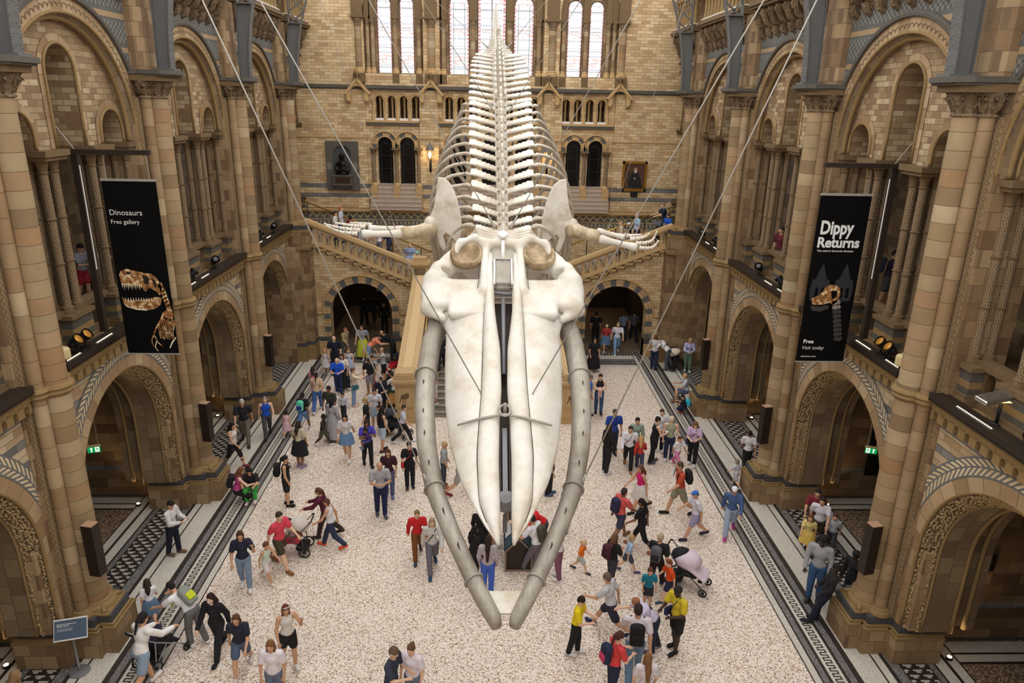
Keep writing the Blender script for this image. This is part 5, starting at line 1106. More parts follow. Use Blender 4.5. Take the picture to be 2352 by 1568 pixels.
    b = MB(); b.tube([(s * 2.72, 35.0, hz(2.72)), (s * 9.0, 35.0, hz(9.0))], .035, 8); b.build('rail', M['brass'], r, True)
    for x in (3.4, 4.8, 6.2, 7.6, 8.8):
        b = MB(); b.tube([(0, 0, 0), (0, 0, .95)], .022, 8); b.lathe([(.05, 0), (.03, .04)], 8); b.build('post', M['black'], r, True, (s * x, 35.0, hz(x) - .95))
# landing and lower flight
b = MB(); b.box(-3.5, 3.5, 31.8, YW, 3.3, LZ); b.box(-3.35, 3.35, 32.0, 32.3, 0, 3.3); tag(b.build('stair_landing', M['stair'], None), 'stone landing between the two upper flights, behind the whale skull', 'landing')
b = MB()
for i in range(22): b.box(-2.72, 2.72, 25.25 + .298 * i, 31.82, .1613 * i, .1613 * (i + 1))
b.build('dummy', M['stair'])
bpy.data.objects['dummy'].name = 'central_flight'; cf = bpy.data.objects['central_flight']; tag(cf, 'wide central stone steps rising behind the whale jaws', 'steps')
b = MB()
for i in range(22): b.box(-2.7, 2.7, 25.24 + .298 * i, 25.27 + .298 * i, .1613 * (i + 1) - .022, .1613 * (i + 1) + .002)
b.build('tread_nosing', plain('4a4038', .8), cf)
for s in (1, -1):
    sd = 'right' if s > 0 else 'left'
    r = thing('stair_parapet', f'broad sloping stone parapet with flat coping on the {sd} of the central steps', 'parapet', (0, 0, 0), 0, 'parapets of the central steps')
    b = MB(); b.panel([(25.5, 0), (32.0, 0), (32.0, 3.8), (25.5, 1.78)], [], *sorted((s * 2.78, s * 3.42)), 'x'); fixn(b.build('parapet_body', M['wall_far'], r))
    b = MB(); b.panel([(25.4, 1.76), (32.1, 3.84), (32.1, 3.98), (25.4, 1.9)], [], *sorted((s * 2.7, s * 3.5)), 'x'); fixn(b.build('coping', M['cope'], r))
    b = MB(); b.panel([(25.5, 1.94), (32.0, 3.95), (32.0, 3.99), (25.5, 1.97)], [], *sorted((s * 2.92, s * 3.28)), 'x'); fixn(b.build('raised_panel', plain('d6b788', .6, var=.15), r))
    r = thing('stair_newel', f'carved stone newel block at the foot of the central steps, {sd} side', 'newel', (s * 3.15, 25.15, 0), 0, 'newels at the foot of the steps')
    b = MB(); b.box(-.46, .46, -.46, .46, 0, .16); b.box(-.42, .42, -.42, .42, .16, .5); b.build('base', M['mould_far'], r)
    b = MB(); b.box(-.36, .36, -.36, .36, .5, 1.52); bk_ = b.build('block', M['cope'], r)
    b = MB()
    for q in (-.3, .26): b.box(q, q + .04, -.385, -.36, .62, 1.42)
    b.box(-.3, .3, -.385, -.36, .6, .64); b.box(-.3, .3, -.385, -.36, 1.4, 1.44); b.build('panel_frame', M['mould_far'], r)
    v, f = sdf_mesh([('e', (0, -.36, 1.05), (.16, .03, .1)), ('e', (.1, -.37, 1.15), (.07, .03, .05)), ('c', (-.12, -.36, 1.0), (-.2, -.36, .8), .03, .02), ('c', (.02, -.36, .98), (.03, -.36, .75), .02, .015), ('c', (-.05, -.36, .98), (-.06, -.36, .75), .02, .015)], .02, .03); raw_mesh('carved_relief', v, f, M['mould_dk'], bk_)
    b = MB(); b.box(-.42, .42, -.42, .42, 1.52, 1.6); b.box(-.46, .46, -.46, .46, 1.6, 1.7); b.box(-.38, .38, -.38, .38, 1.7, 1.92); b.box(-.34, .34, -.34, .34, 1.92, 1.97); b.build('cap', M['cope'], r)
    r = thing('landing_newel', f'square stone newel where the {sd} sloping balustrade meets the landing', 'newel', (s * 3.2, 32.4, 0), 0, 'newels at the landing')
    b = MB(); b.box(-.38, .38, -.3, .3, 3.0, 4.45); b.build('block', M['cope'], r)
    b = MB(); b.box(-.25, .25, -.33, -.3, 3.6, 4.3); b.build('carved_panel', M['carve'], r)
    b = MB(); b.box(-.45, .45, -.38, .38, 4.42, 4.52); b.box(-.4, .4, -.33, .33, 4.52, 4.58); b.box(-.3, .3, -.26, .26, 4.58, 4.76); b.build('cap', M['cope'], r)
    r = thing('brass_handrail', f'polished brass handrail beside the central steps, {sd} side', 'handrail', (0, 0, 0), 0, 'brass handrails of the staircase')
    b = MB(); b.tube([(s * 2.62, 25.5, 1.72), (s * 2.62, 31.9, 4.1)], .03, 8); b.build('rail', M['brass'], r, True)
    for k in range(5):
        y = 25.8 + 1.45 * k; b = MB(); zt = 1.72 + (y - 25.5) * .372; b.tube([(0, 0, -.9), (0, 0, 0)], .018, 6); b.build('post', M['black'], r, True, (s * 2.62, y, zt))
    r = thing('stair_bench', f'low timber bench beside the {sd} stair parapet', 'bench', (s * 3.75, 26.6, 0), 0, 'benches beside the stair')
    b = MB(); b.box(-.22, .22, -1.1, 1.1, .42, .5); b.build('seat', plain('b07a3c', .5, var=.1), r)
    for y in (-.9, .9): b = MB(); b.box(-.18, .18, -.05, .05, 0, .42); b.build('leg', M['bronze'], r, loc=(0, y, 0))

# wall lanterns
for x, lab in ((-2.93, 'glowing glass lantern on an iron bracket, left of the whale ribs'), (2.75, 'glowing glass lantern on an iron bracket, seen through the ribs on the right')):
    r = thing('wall_lantern', lab, 'lantern', (x, YW - .4, 8.95), 0, 'lanterns on the end wall')
    b = MB(); b.tube([(0, .3, -.5), (0, .1, -.55), (0, 0, -.35), (0, 0, -.1)], .025, 8); b.box(-.05, .05, .22, .3, -.7, -.1); b.build('bracket', M['black'], r, True)
    b = MB()
    for k in range(6):
        a = PI / 3 * k; c_, s_ = math.cos(a), math.sin(a); b.tube([(.1 * c_, .1 * s_, -.1), (.19 * c_, .19 * s_, .12), (.2 * c_, .2 * s_, .35), (.12 * c_, .12 * s_, .5)], .012, 6)
    for z, q in ((.12, .19), (.35, .2)): b.tube([(q * math.cos(PI / 12 * k), q * math.sin(PI / 12 * k), z) for k in range(25)], .01, 5)
    cg_ = b.build('cage', M['iron'], r)
    b = MB(); b.lathe([(.21, .36), (.13, .48), (.1, .56), (.03, .6), (.03, .68)], 12); b.build('cap', M['iron'], r, 'auto')
    b = MB(); b.lathe([(.02, 0), (.06, .06), (.07, .16), (.03, .25)], 12); b.build('glowing_mantle', M['warm'], cg_, True)
    l = bpy.data.lights.new('lantern_light', 'POINT'); l.energy = 12; l.color = (1, .75, .45); l.shadow_soft_size = .08; o = bpy.data.objects.new('lantern_light', l); C.objects.link(o); o.parent = r; o.location = (0, -.12, .15)

# bust monument
r = thing('memorial_niche', 'grey stone memorial with arched niche on the end wall at left', 'memorial', (-7.18, YW - .12, 0))
b = MB(); hole = archloop(0, .42, 8.1, 9.0, 16); b.panel([(-.78, 7.32), (.78, 7.32), (.78, 9.62), (-.78, 9.62)], [hole], -.14, 0, 'y'); fixn(b.build('niche_slab', M['greystone'], r))
b = MB(); n = 12
for k in range(n):
    a0, a1 = PI * k / n, PI * (k + 1) / n; b.add([(.42 * math.cos(a0), -.02 + .1 * math.sin(a0) * 0, 8.1), (.42 * math.cos(a1), -.02, 8.1)], [])
b = MB(); b.add([(p[0], -.015, p[1]) for p in hole], [tuple(range(len(hole)))]); b.build('niche_back', plain('4b4d4f', .8, var=.2), r)
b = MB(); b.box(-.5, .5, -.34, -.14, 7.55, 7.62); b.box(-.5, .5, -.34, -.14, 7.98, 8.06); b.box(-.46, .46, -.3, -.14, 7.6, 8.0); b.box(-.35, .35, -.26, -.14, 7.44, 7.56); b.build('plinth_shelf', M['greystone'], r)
b = MB(); b.box(-.36, .36, -.315, -.3, 7.66, 7.93); b.build('bronze_relief_panel', plain('4a3626', .4, .6), r)
b = MB()
for q in (-.63, .63): b.box(q - .1, q + .1, -.15, -.14, 8.3, 8.62)
b.build('inscription_tablet', plain('7b7668', .8), r)
v, f = sdf_mesh([('e', (0, 0, .3), (.3, .17, .3)), ('e', (0, -.03, .5), (.24, .15, .16)), ('c', (0, 0, .55), (0, -.02, .7), .075, .07), ('e', (0, -.04, .8), (.09, .11, .13)), ('e', (0, -.03, .88), (.19, .19, .03)), ('e', (0, -.02, .95), (.1, .1, .08)), ('c', (-.24, -.02, .48), (-.26, -.16, .22), .08, .06), ('c', (-.26, -.16, .22), (-.02, -.24, .2), .06, .045), ('c', (.24, -.02, .48), (.28, -.14, .2), .08, .06), ('c', (.28, -.14, .2), (.06, -.24, .28), .06, .045), ('e', (0, -.02, .06), (.32, .17, .1))], .022, .05)
tag(raw_mesh('bronze_bust', v, f, plain('26211f', .35, .8)), 'dark bronze half-length bust wearing a brimmed hat, in the grey niche', 'bust').location = (-7.18, YW - .3, 8.06)
# portrait
r = thing('framed_portrait', 'gilt-framed dark portrait painting on the end wall at right', 'painting', (7.1, YW - .13, 8.2))
b = MB(); 
for x0, x1, z0, z1 in ((-.6, -.5, -.72, .72), (.5, .6, -.72, .72), (-.6, .6, -.72, -.6), (-.6, .6, .6, .72)): b.box(x0, x1, -.09, 0, z0, z1)
b.build('gilt_frame', plain('a87c2a', .35, .7, var=.2), r)
t = NT('brown_canvas'); t.col(t.ramp(t.noise(t.obj(), 2.2, 4), [(.3, '2a1a12'), (.7, '6a4428')])); t.set(rough=.5)
b = MB(); b.box(-.5, .5, -.03, 0, -.6, .6); b.build('canvas', t.m, r)
b = MB(); b.add([(x, -.036, z) for x, z in [(-.25, -.55), (.42, -.55), (.34, -.2), (.2, .16), (.1, .24), (-.08, .22), (-.2, .05), (-.3, -.25)]], [tuple(range(8))]); b.add([(.05 + .085 * math.cos(a), -.038, .33 + .1 * math.sin(a)) for a in [k * PI / 6 for k in range(12)]], [tuple(range(12))], 1); b.add([(.05 + .075 * math.cos(a), -.04, .24 + .09 * math.sin(a)) for a in [k * PI / 6 for k in range(12)]], [tuple(range(12))], 2); b.add([(.02 + .06 * math.cos(a), -.04, -.1 + .05 * math.sin(a)) for a in [k * PI / 6 for k in range(12)]], [tuple(range(12))], 1)
b.build('painted_figure', [plain('0e0c0d', .6), plain('a8826a', .6), plain('b9b09c', .6)], r)
b = MB(); b.box(-.18, .18, -.03, 0, -.13, .13); tag(b.build('small_plaque', M['black'], loc=(7.15, YW - .13, 7.32)), 'small black plaque under the gilt-framed portrait', 'plaque')
# ------------------------------------------------------------------ whale skeleton
WX = .18
wh = thing('whale_skeleton', 'huge suspended whale skeleton diving towards the camera with open jaws', 'skeleton', (WX, 12.8, 9.1))
dv = Vector((0, -.8725, -.4886)); nv = Vector((0, -.4886, .8725))
HM = Matrix(((-1, 0, 0), (0, dv.y, nv.y), (0, dv.z, nv.z))).to_4x4()     # (u,w,h) -> whale frame
def hp(u, w, h): return HM @ Vector((u, w, h))
def hset(o): o.matrix_local = HM.copy(); return o
wk = [0.62, 1.0, 1.45, 1.58, 1.9, 2.46, 3.34, 4.12, 4.83, 5.29, 5.66, 5.79]
ok_ = [1.0, 1.02, 1.04, 1.0, .935, .935, .895, .79, .6, .4, .21, .09]
sk_w = [0, .97, 1.7, 2.2, 2.46, 3.33, 3.82, 4.56, 5.16, 5.6, 5.8]
sk_s = [.17, .165, .14, .09, .055, .04, .07, .085, .075, .07, .08]
su_w = [0, 1.5, 3.34, 4.48, 5.23, 5.7, 5.8]; su_s = [.3, .305, .335, .385, .34, .16, .085]
smooth = lambda x, X, Y: float(np.interp(x, X, Y))
def rail(x, X, Y):   # cubic-ish smoothing of the outline
    return sum(np.interp(x + d, X, Y) for d in (-.12, -.06, 0, .06, .12)) / 5
for s in (1, -1):
    # maxilla plate: broad blade drooping to its edge
    b = MB(); W = np.concatenate([np.linspace(1.35, 5.3, 44), np.linspace(5.36, 5.79, 10)]); n = 12; vs = []
    for w in W:
        a = min(rail(w, su_w, su_s), rail(w, wk, ok_) - .01); o_ = rail(w, wk, ok_); flare = 0
        if w < 1.9: o_ = o_ + .12 * ((1.9 - w) / .55) ** 2
        for top in (1, 0):
            for j in range(n + 1):
                t = j / n; u = a + (o_ - a) * t; width = o_ - a
                hh = .04 - .30 * (t ** 2.2) * min(1, width / .5) + .015 * math.sin(w * 2.1 + t * 3)
                th = (.13 * (1 - t ** 3) + .035) * min(1, .35 + width * 1.5)
                vs.append((s * u, w, hh if top else hh - th))
    m = 2 * (n + 1); fs = []
    for i in range(len(W) - 1):
        for j in range(n):
            p = i * m + j; fs.append((p, p + 1, p + m + 1, p + m)); q = i * m + (n + 1) + j; fs.append((q, q + m, q + m + 1, q + 1))
        fs.append((i * m, i * m + m, i * m + m + n + 1, i * m + n + 1)); fs.append((i * m + n, i * m + 2 * n + 1, i * m + m + 2 * n + 1, i * m + m + n))
    e = (len(W) - 1) * m; fs.append(tuple(range(n + 1)) + tuple(range(2 * n + 1, n, -1))); fs.append(tuple(e + k for k in range(n, -1, -1)) + tuple(e + n + 1 + k for k in range(n + 1)))
    b.add(vs, fs); hset(fixn(b.build('maxilla', M['bone'], wh, True)))
    # premaxilla: rounded ridge along the midline gap
    pts = []; rad = []; ell = []
    for w in np.linspace(.3, 5.8, 60):
        a = rail(w, sk_w, sk_s); c = rail(w, su_w, su_s) + .01; pts.append((s * (a + c) / 2, w, .03 + .03 * math.sin(w * 1.3) - .04 * (w > 5.3))); rad.append(max(.012, (c - a) / 2)); ell.append((1, 1))
    b = MB(); vs = []; nn = 14
    for (u, w, h), r_ in zip(pts, rad):
        for k in range(nn):
            t_ = 2 * PI * k / nn; vs.append((u + r_ * math.cos(t_), w, h + min(.09, r_) * 1.15 * math.sin(t_)))
    b.add(vs, [(i * nn + k, i * nn + (k + 1) % nn, (i + 1) * nn + (k + 1) % nn, (i + 1) * nn + k) for i in range(len(pts) - 1) for k in range(nn)] + [tuple(range(nn))[::-1], tuple((len(pts) - 1) * nn + k for k in range(nn))])
    hset(fixn(b.build('premaxilla', M['bone'], wh, True)))
pr_ = []
for s in (1, -1):
    pr_ += [('b', (s * .72, 1.16, -.1), (.5, .34, .1), .09), ('b', (s * .5, 1.45, -.05), (.42, .3, .09), .08), ('e', (s * 1.22, 1.3, -.16), (.17, .22, .15)), ('e', (s * 1.24, .98, -.14), (.14, .2, .12)),
            ('c', (s * .95, .95, -.1), (s * 1.25, 1.05, -.16), .1, .1), ('c', (s * 1.0, 1.62, -.2), (s * 1.3, 1.42, -.22), .07, .09),
            ('c', (s * .88, .42, -.08), (s * 1.08, .6, -.08), .15, .18), ('c', (s * 1.08, .6, -.08), (s * 1.2, .82, -.1), .18, .17), ('c', (s * 1.2, .82, -.1), (s * 1.27, 1.1, -.22), .17, .14),
            ('c', (s * .34, .3, -.12), (s * .95, .4, -.08), .14, .16), ('c', (s * .28, .14, .12), (s * .5, .0, .2), .07, .06), ('c', (s * .5, .0, .2), (s * .75, .1, .16), .05, .06), ('c', (s * .75, .1, .16), (s * .96, .4, .02), .06, .09), ('c', (s * .3, .12, .12), (s * .32, 1.2, .04), .07, .09)]
pr_ += [('c', (-.35, .07, .14), (.35, .07, .14), .075, .075), ('e', (0, -.02, -.08), (.42, .2, .2)), ('e', (0, -.16, -.12), (.2, .12, .14)), ('b', (0, .3, -.1), (.33, .3, .09), .06)]
v, f = sdf_mesh(pr_, .028, .09, sub=[('e', (s * .82, .72, .1), (.26, .06, .34), Matrix.Rotation(s * -.12, 3, 'Z')) for s in (1, -1)] + [('b', (0, 1.7, 0), (.15, .95, .4), .02)])
hset(raw_mesh('cranium', v, f, M['bone'], wh))
for s in (1, -1):
    v, f = sdf_mesh([('e', (s * .64, .36, .1), (.3, .34, .17))], .022, .03, sub=[('e', (s * .64, .36, .36), (.3, .36, .3)), ('b', (s * .64, .36, -.1), (.4, .4, .08), .02)]); hset(raw_mesh('temporal_fossa', v, f, M['fossa'], wh))
v, f = sdf_mesh([('b', (q, .78, .05), (.036, .3, .07), .03) for q in (-.095, -.03, .03, .095)] + [('b', (0, .8, -.02), (.13, .3, .05), .03)], .012, .012); hset(raw_mesh('nasal_bones', v, f, M['bone_jaw'], wh))
b = MB(); b.tube([(-.15, 1.1, .1), (-.15, .5, .13), (.15, .5, .13), (.15, 1.1, .1)], .022, 8); b.bar((0, .5, .13), (0, .1, .22), .06, .05); b.lathe([(.09, -.02), (.09, .03)], 16, (0, .0, .27)); hset(b.build('neck_bracket', M['white'], wh, True))
b = MB(); b.tube([(0, 1.3, -.05), (0, 2.9, -.1)], .035, 8); b.bar((-.2, 1.22, -.02), (.2, 1.2, 0), .04, .04); hset(b.build('armature_tube', M['steel'], wh, True))
b = MB()
b.box(-.035, .035, 3.95, 5.0, -.2, -.06); hset(b.build('armature_channel', M['steel'], wh))
b = MB()
for u0, u1 in ((-.075, -.055), (.055, .075)): b.box(u0, u1, 3.8, 5.05, -.26, -.03)
hset(b.build('armature_side_plates', M['bronze'], wh))
b = MB(); b.lathe([(.01, 0), (.095, .06), (.11, .2), (.1, .34), (.01, .4)], 8, (0, 5.12, -.3)); b.tube([(0, 5.2, -.3), (0, 5.35, -.5)], .03, 8); hset(b.build('armature_socket', M['steel'], wh))
b = MB(); b.box(-.16, .16, 1.2, 5.0, -.3, -.26); hset(b.build('armature_backing', M['bronze'], wh))
b = MB(); b.tube([(u, 3.86 + .1 * (abs(u) / .7) ** 1.2, .15 - .14 * (abs(u) / .7) ** 1.6) for u in np.linspace(-.68, .68, 15)], [.012] + [.022] * 13 + [.012], 6)
b.tube([(.08 * math.cos(a), 3.8 + .1 * math.sin(a), .17) for a in [k * PI / 6 for k in range(13)]], .02, 6); b.tube([(0, 3.82, .1), (0, 3.78, .3)], .025, 8); hset(b.build('rostrum_yoke', M['bone_jaw'], wh, True))
# mandibles
JO = Vector((0, 12.6 - 12.8, 8.3 - 9.1))
jw = [.35, .7, 1.27, 2.03, 2.65, 3.38, 4.12, 4.73, 5.23, 5.64, 5.9, 6.02]; ju = [.95, 1.08, 1.2, 1.245, 1.23, 1.15, .99, .735, .505, .3, .15, .09]; jr = [.18, .17, .165, .165, .155, .145, .13, .12, .112, .108, .1, .07]
for s in (1, -1):
    W = np.linspace(.35, 6.02, 50); pts = [(s * rail(w, jw, ju), w, .05 * math.sin(w * .6)) for w in W]
    b = MB(); b.tube(pts, [float(np.interp(w, jw, jr)) for w in W], 18, ell=(1.0, 1.35)); o = hset(b.build('mandible', M['bone_jaw'], wh, True)); o.matrix_local = Matrix.Translation(JO) @ HM
    v, f = sdf_mesh([('e', (s * .95, .25, .02), (.19, .28, .2)), ('c', (s * .9, .9, .05), (s * .82, 1.05, .16), .08, .03)], .03, .08); o = raw_mesh('mandible_condyle', v, f, M['bone_jaw'], wh); o.matrix_local = Matrix.Translation(JO) @ HM
    for w in (2.02, 4.08, 5.42):
        u = rail(w, jw, ju); r_ = float(np.interp(w, jw, jr)) + .012; du = (rail(w + .1, jw, ju) - rail(w - .1, jw, ju)) / .2; a = math.atan(du)
        ring = [(s * (u + r_ * math.cos(t_) * math.cos(a)), w - r_ * math.cos(t_) * math.sin(a), .05 * math.sin(w * .6) + r_ * 1.35 * math.sin(t_)) for t_ in [k * PI / 12 for k in range(25)]]
        b = MB(); b.tube(ring, .018, 6); o = b.build('jaw_collar', M['bone_jaw'], wh, True); o.matrix_local = Matrix.Translation(JO) @ HM
b = MB(); b.panel([(-.3, 5.5), (-.2, 5.57), (.2, 5.57), (.3, 5.5), (.22, 5.72), (.1, 5.86), (-.1, 5.86), (-.22, 5.72)], [], -.03, .01, 'x'); b.v = [(y, z, x) for x, y, z in b.v]; o = fixn(b.build('jaw_tip_plate', M['bone'], wh)); o.matrix_local = Matrix.Translation(JO) @ HM
# backbone
sp = [(0.03, 13.0, 8.98), (.03, 13.5, 8.98), (.03, 14.2, 9.15), (.03, 15.0, 9.45), (.03, 15.8, 9.78), (.03, 17.8, 10.58), (.03, 20.5, 11.58), (.02, 23.5, 12.55), (0, 26, 13.2), (-.03, 28.2, 13.75), (-.04, 29.8, 14.35), (-.05, 31.2, 15.0)]
sp = [Vector(p) for p in sp]; cum = [0]
for p, q in zip(sp, sp[1:]): cum.append(cum[-1] + (q - p).length)
def spine(t): return Vector([float(np.interp(t, cum, [p[i] for p in sp])) for i in range(3)])
def tmpl(name, prims, sub=()):
    v, f = sdf_mesh(prims, .022, .05, sub=sub); o = raw_mesh(name, v, f, M['bone_v']); return o
def blade(s, x0, x1, y, z, w0, w1, tz, sweep):
    out = []; n = 6
    for i in range(n):
        t = (i + .5) / n; x = x0 + (x1 - x0) * t; out.append(('b', (s * x, y + sweep * t, z + tz * t), ((x1 - x0) / n * .75, w0 + (w1 - w0) * t ** 1.3, .034 - .008 * t), .024, Matrix.Rotation(s * sweep * .6, 3, 'Z')))
    return out
th = tmpl('vertebra', [('c', (0, -.16, 0), (0, .16, 0), .165, .165), ('b', (0, .1, .36), (.03, .13, .24), .02), ('c', (0, .0, .18), (0, .14, .3), .08, .05), ('b', (0, .16, .6), (.045, .1, .05), .03)] +
          [x for s in (1, -1) for x in blade(s, .12, .82, 0, .08, .075, .15, .13, .16) + [('c', (s * .1, -.14, .2), (s * .12, -.3, .3), .045, .02), ('c', (s * .08, 0, .14), (s * .06, .02, .26), .05, .05)]])
lu = tmpl('vertebra', [('c', (0, -.18, 0), (0, .18, 0), .19, .19), ('b', (0, .12, .4), (.03, .15, .3), .02), ('c', (0, .0, .18), (0, .14, .34), .08, .05)] +
          [x for s in (1, -1) for x in blade(s, .12, .84, 0, .05, .085, .11, .06, .22) + [('c', (s * .1, -.14, .2), (s * .13, -.32, .34), .05, .02), ('b', (s * .12, .0, .3), (.03, .18, .12), .02)]])
cv = tmpl('vertebra', [('c', (0, -.02, 0), (0, .02, 0), .17, .17), ('c', (0, .0, .14), (0, .03, .26), .06, .035)] +
          [x for s in (1, -1) for x in (('c', (s * .12, 0, .06), (s * .42, .02, .14), .045, .035), ('c', (s * .42, .02, .14), (s * .56, .02, -.02), .035, .03), ('c', (s * .12, 0, -.08), (s * .4, .02, -.14), .04, .03), ('c', (s * .4, .02, -.14), (s * .56, .02, -.02), .03, .03))])
ca = tmpl('vertebra', [('c', (0, -.12, 0), (0, .12, 0), .17, .17), ('b', (0, .08, .34), (.04, .1, .26), .03)] + [x for s in (1, -1) for x in (('b', (s * .3, 0, .02), (.2, .07, .03), .025),)])
L = cum[-1]; t_ = .1; first = {}
def place(src, t, sx, sy, sz):
    p = spine(t); d = (spine(t + .15) - spine(max(0, t - .15))).normalized()
    o = src if id(src) not in first else src.copy()
    if id(src) in first: C.objects.link(o)
    first[id(src)] = 1; o.parent = wh
    up = Vector((1, 0, 0)).cross(d).normalized(); Rm = Matrix(((1, 0, 0), (0, d.y, up.y), (0, d.z, up.z))).transposed().transposed()
    Rm = Matrix((Vector((1, 0, 0)), d, up)).transposed().to_4x4()
    o.matrix_local = Matrix.Translation(p - Vector((0, 12.8, 9.1)) + Vector((0, 0, 0))) @ Rm @ Matrix.Diagonal((sx, sy, sz, 1)); return o
t_ = .12
for k in range(7): place(cv, t_, .95 + .04 * k, 1, 1.0 + .02 * k); t_ += .125
hw_Y = [13.5, 14.6, 15.8, 17.8, 20.5, 23.5, 24.6, 25.4, 27, 29, 31.2]; hw_v = [.5, .62, .68, .78, .84, .84, .76, .5, .3, .2, .12]
hwf = lambda Y: float(np.interp(Y, hw_Y, hw_v)); ribt = []
k = 0
while t_ < L - .05:
    Y = spine(t_).y; h = hwf(Y)
    if k < 14: sc = h / .84; q_ = .6 + .4 * min(1, k / 3); place(th, t_, sc, q_, .95 * (.7 + .3 * min(1, k / 5))); ribt.append((t_, sc)); t_ += .30 + .2 * min(1, (k + 1) / 4)
    elif Y < 25.2: place(lu, t_, h / .84, 1, .95); t_ += .52
    else: sc = max(.28, h / .5); place(ca, t_, sc, max(.5, sc), max(.45, sc) * (1.3 if Y < 28 else 1)); t_ += .16 + .22 * min(1, sc)
    k += 1
# ribs: one curve, copies scaled
for s in (1, -1):
    for k, (t, sc) in enumerate(ribt):
        p = spine(t) - Vector((0, 12.8, 9.1)); j = k + 1
        Wd = [1.12, 1.3, 1.45, 1.53, 1.57, 1.58, 1.57, 1.55, 1.5, 1.44, 1.38, 1.3, 1.22, 1.12, 1.02][k]; D = [1.3, 1.8, 2.1, 2.3, 2.4, 2.4, 2.35, 2.3, 2.2, 2.05, 1.9, 1.75, 1.55, 1.3, .9][k]
        x0 = .80 * sc + .04
        q = [(x0 - .02, 0, .16), (x0 + .12, .03, .19), (x0 + (Wd - x0) * .55, .12, .1), (x0 + (Wd - x0) * .88, .25, -.15), (Wd, .4, -.45), (Wd - .01, .6, -D * .4), (Wd - .12, .78, -D * .62), (Wd - .36, .92, -D * .84), (Wd - .62, 1.0, -D)]
        # smooth
        Q = []
        for i in range(len(q) - 1):
            for m in range(4):
                tt = m / 4; p0 = Vector(q[max(0, i - 1)]); p1 = Vector(q[i]); p2 = Vector(q[i + 1]); p3 = Vector(q[min(len(q) - 1, i + 2)])
                Q.append(.5 * ((2 * p1) + (p2 - p0) * tt + (2 * p0 - 5 * p1 + 4 * p2 - p3) * tt ** 2 + (3 * p1 - p0 - 3 * p2 + p3) * tt ** 3))
        Q.append(Vector(q[-1])); n = len(Q)
        b = MB(); b.tube([(s * v.x, v.y, v.z) for v in Q], [.03 + .035 * min(1, i / 3) if i < 4 else .055 - .015 * i / n for i in range(n)], 8, ell=(1.35, .75)); o = b.build('rib', M['bone_rib'], wh, True); o.location = p
# shoulder blades and flippers (whale frame = world - origin)
OW = Vector((WX, 12.8, 9.1))
SC = [(.85, 10.18), (.98, 10.14), (1.1, 10.04), (1.2, 9.86), (1.3, 9.62), (1.38, 9.5), (1.46, 9.38), (1.45, 9.26), (1.38, 9.16), (1.27, 9.12), (1.27, 8.98), (1.22, 8.8), (1.13, 8.72), (1.1, 8.82), (1.14, 9.0), (1.1, 9.1), (1.03, 9.12), (.97, 9.0), (.85, 8.86), (.8, 9.0), (.79, 9.3), (.8, 9.6), (.8, 9.9)]
SC = [(1.25, 10.18), (1.12, 10.16), (1.0, 10.06), (.92, 9.9), (.85, 9.7), (.8, 9.45), (.78, 9.2), (.82, 8.95), (.86, 8.88), (.95, 8.97), (1.03, 9.05), (1.1, 9.1), (1.16, 9.03), (1.13, 8.9), (1.1, 8.78), (1.16, 8.71), (1.22, 8.8), (1.28, 9.0), (1.31, 9.13), (1.4, 9.16), (1.48, 9.26), (1.47, 9.36), (1.4, 9.44), (1.34, 9.6), (1.29, 9.85)]
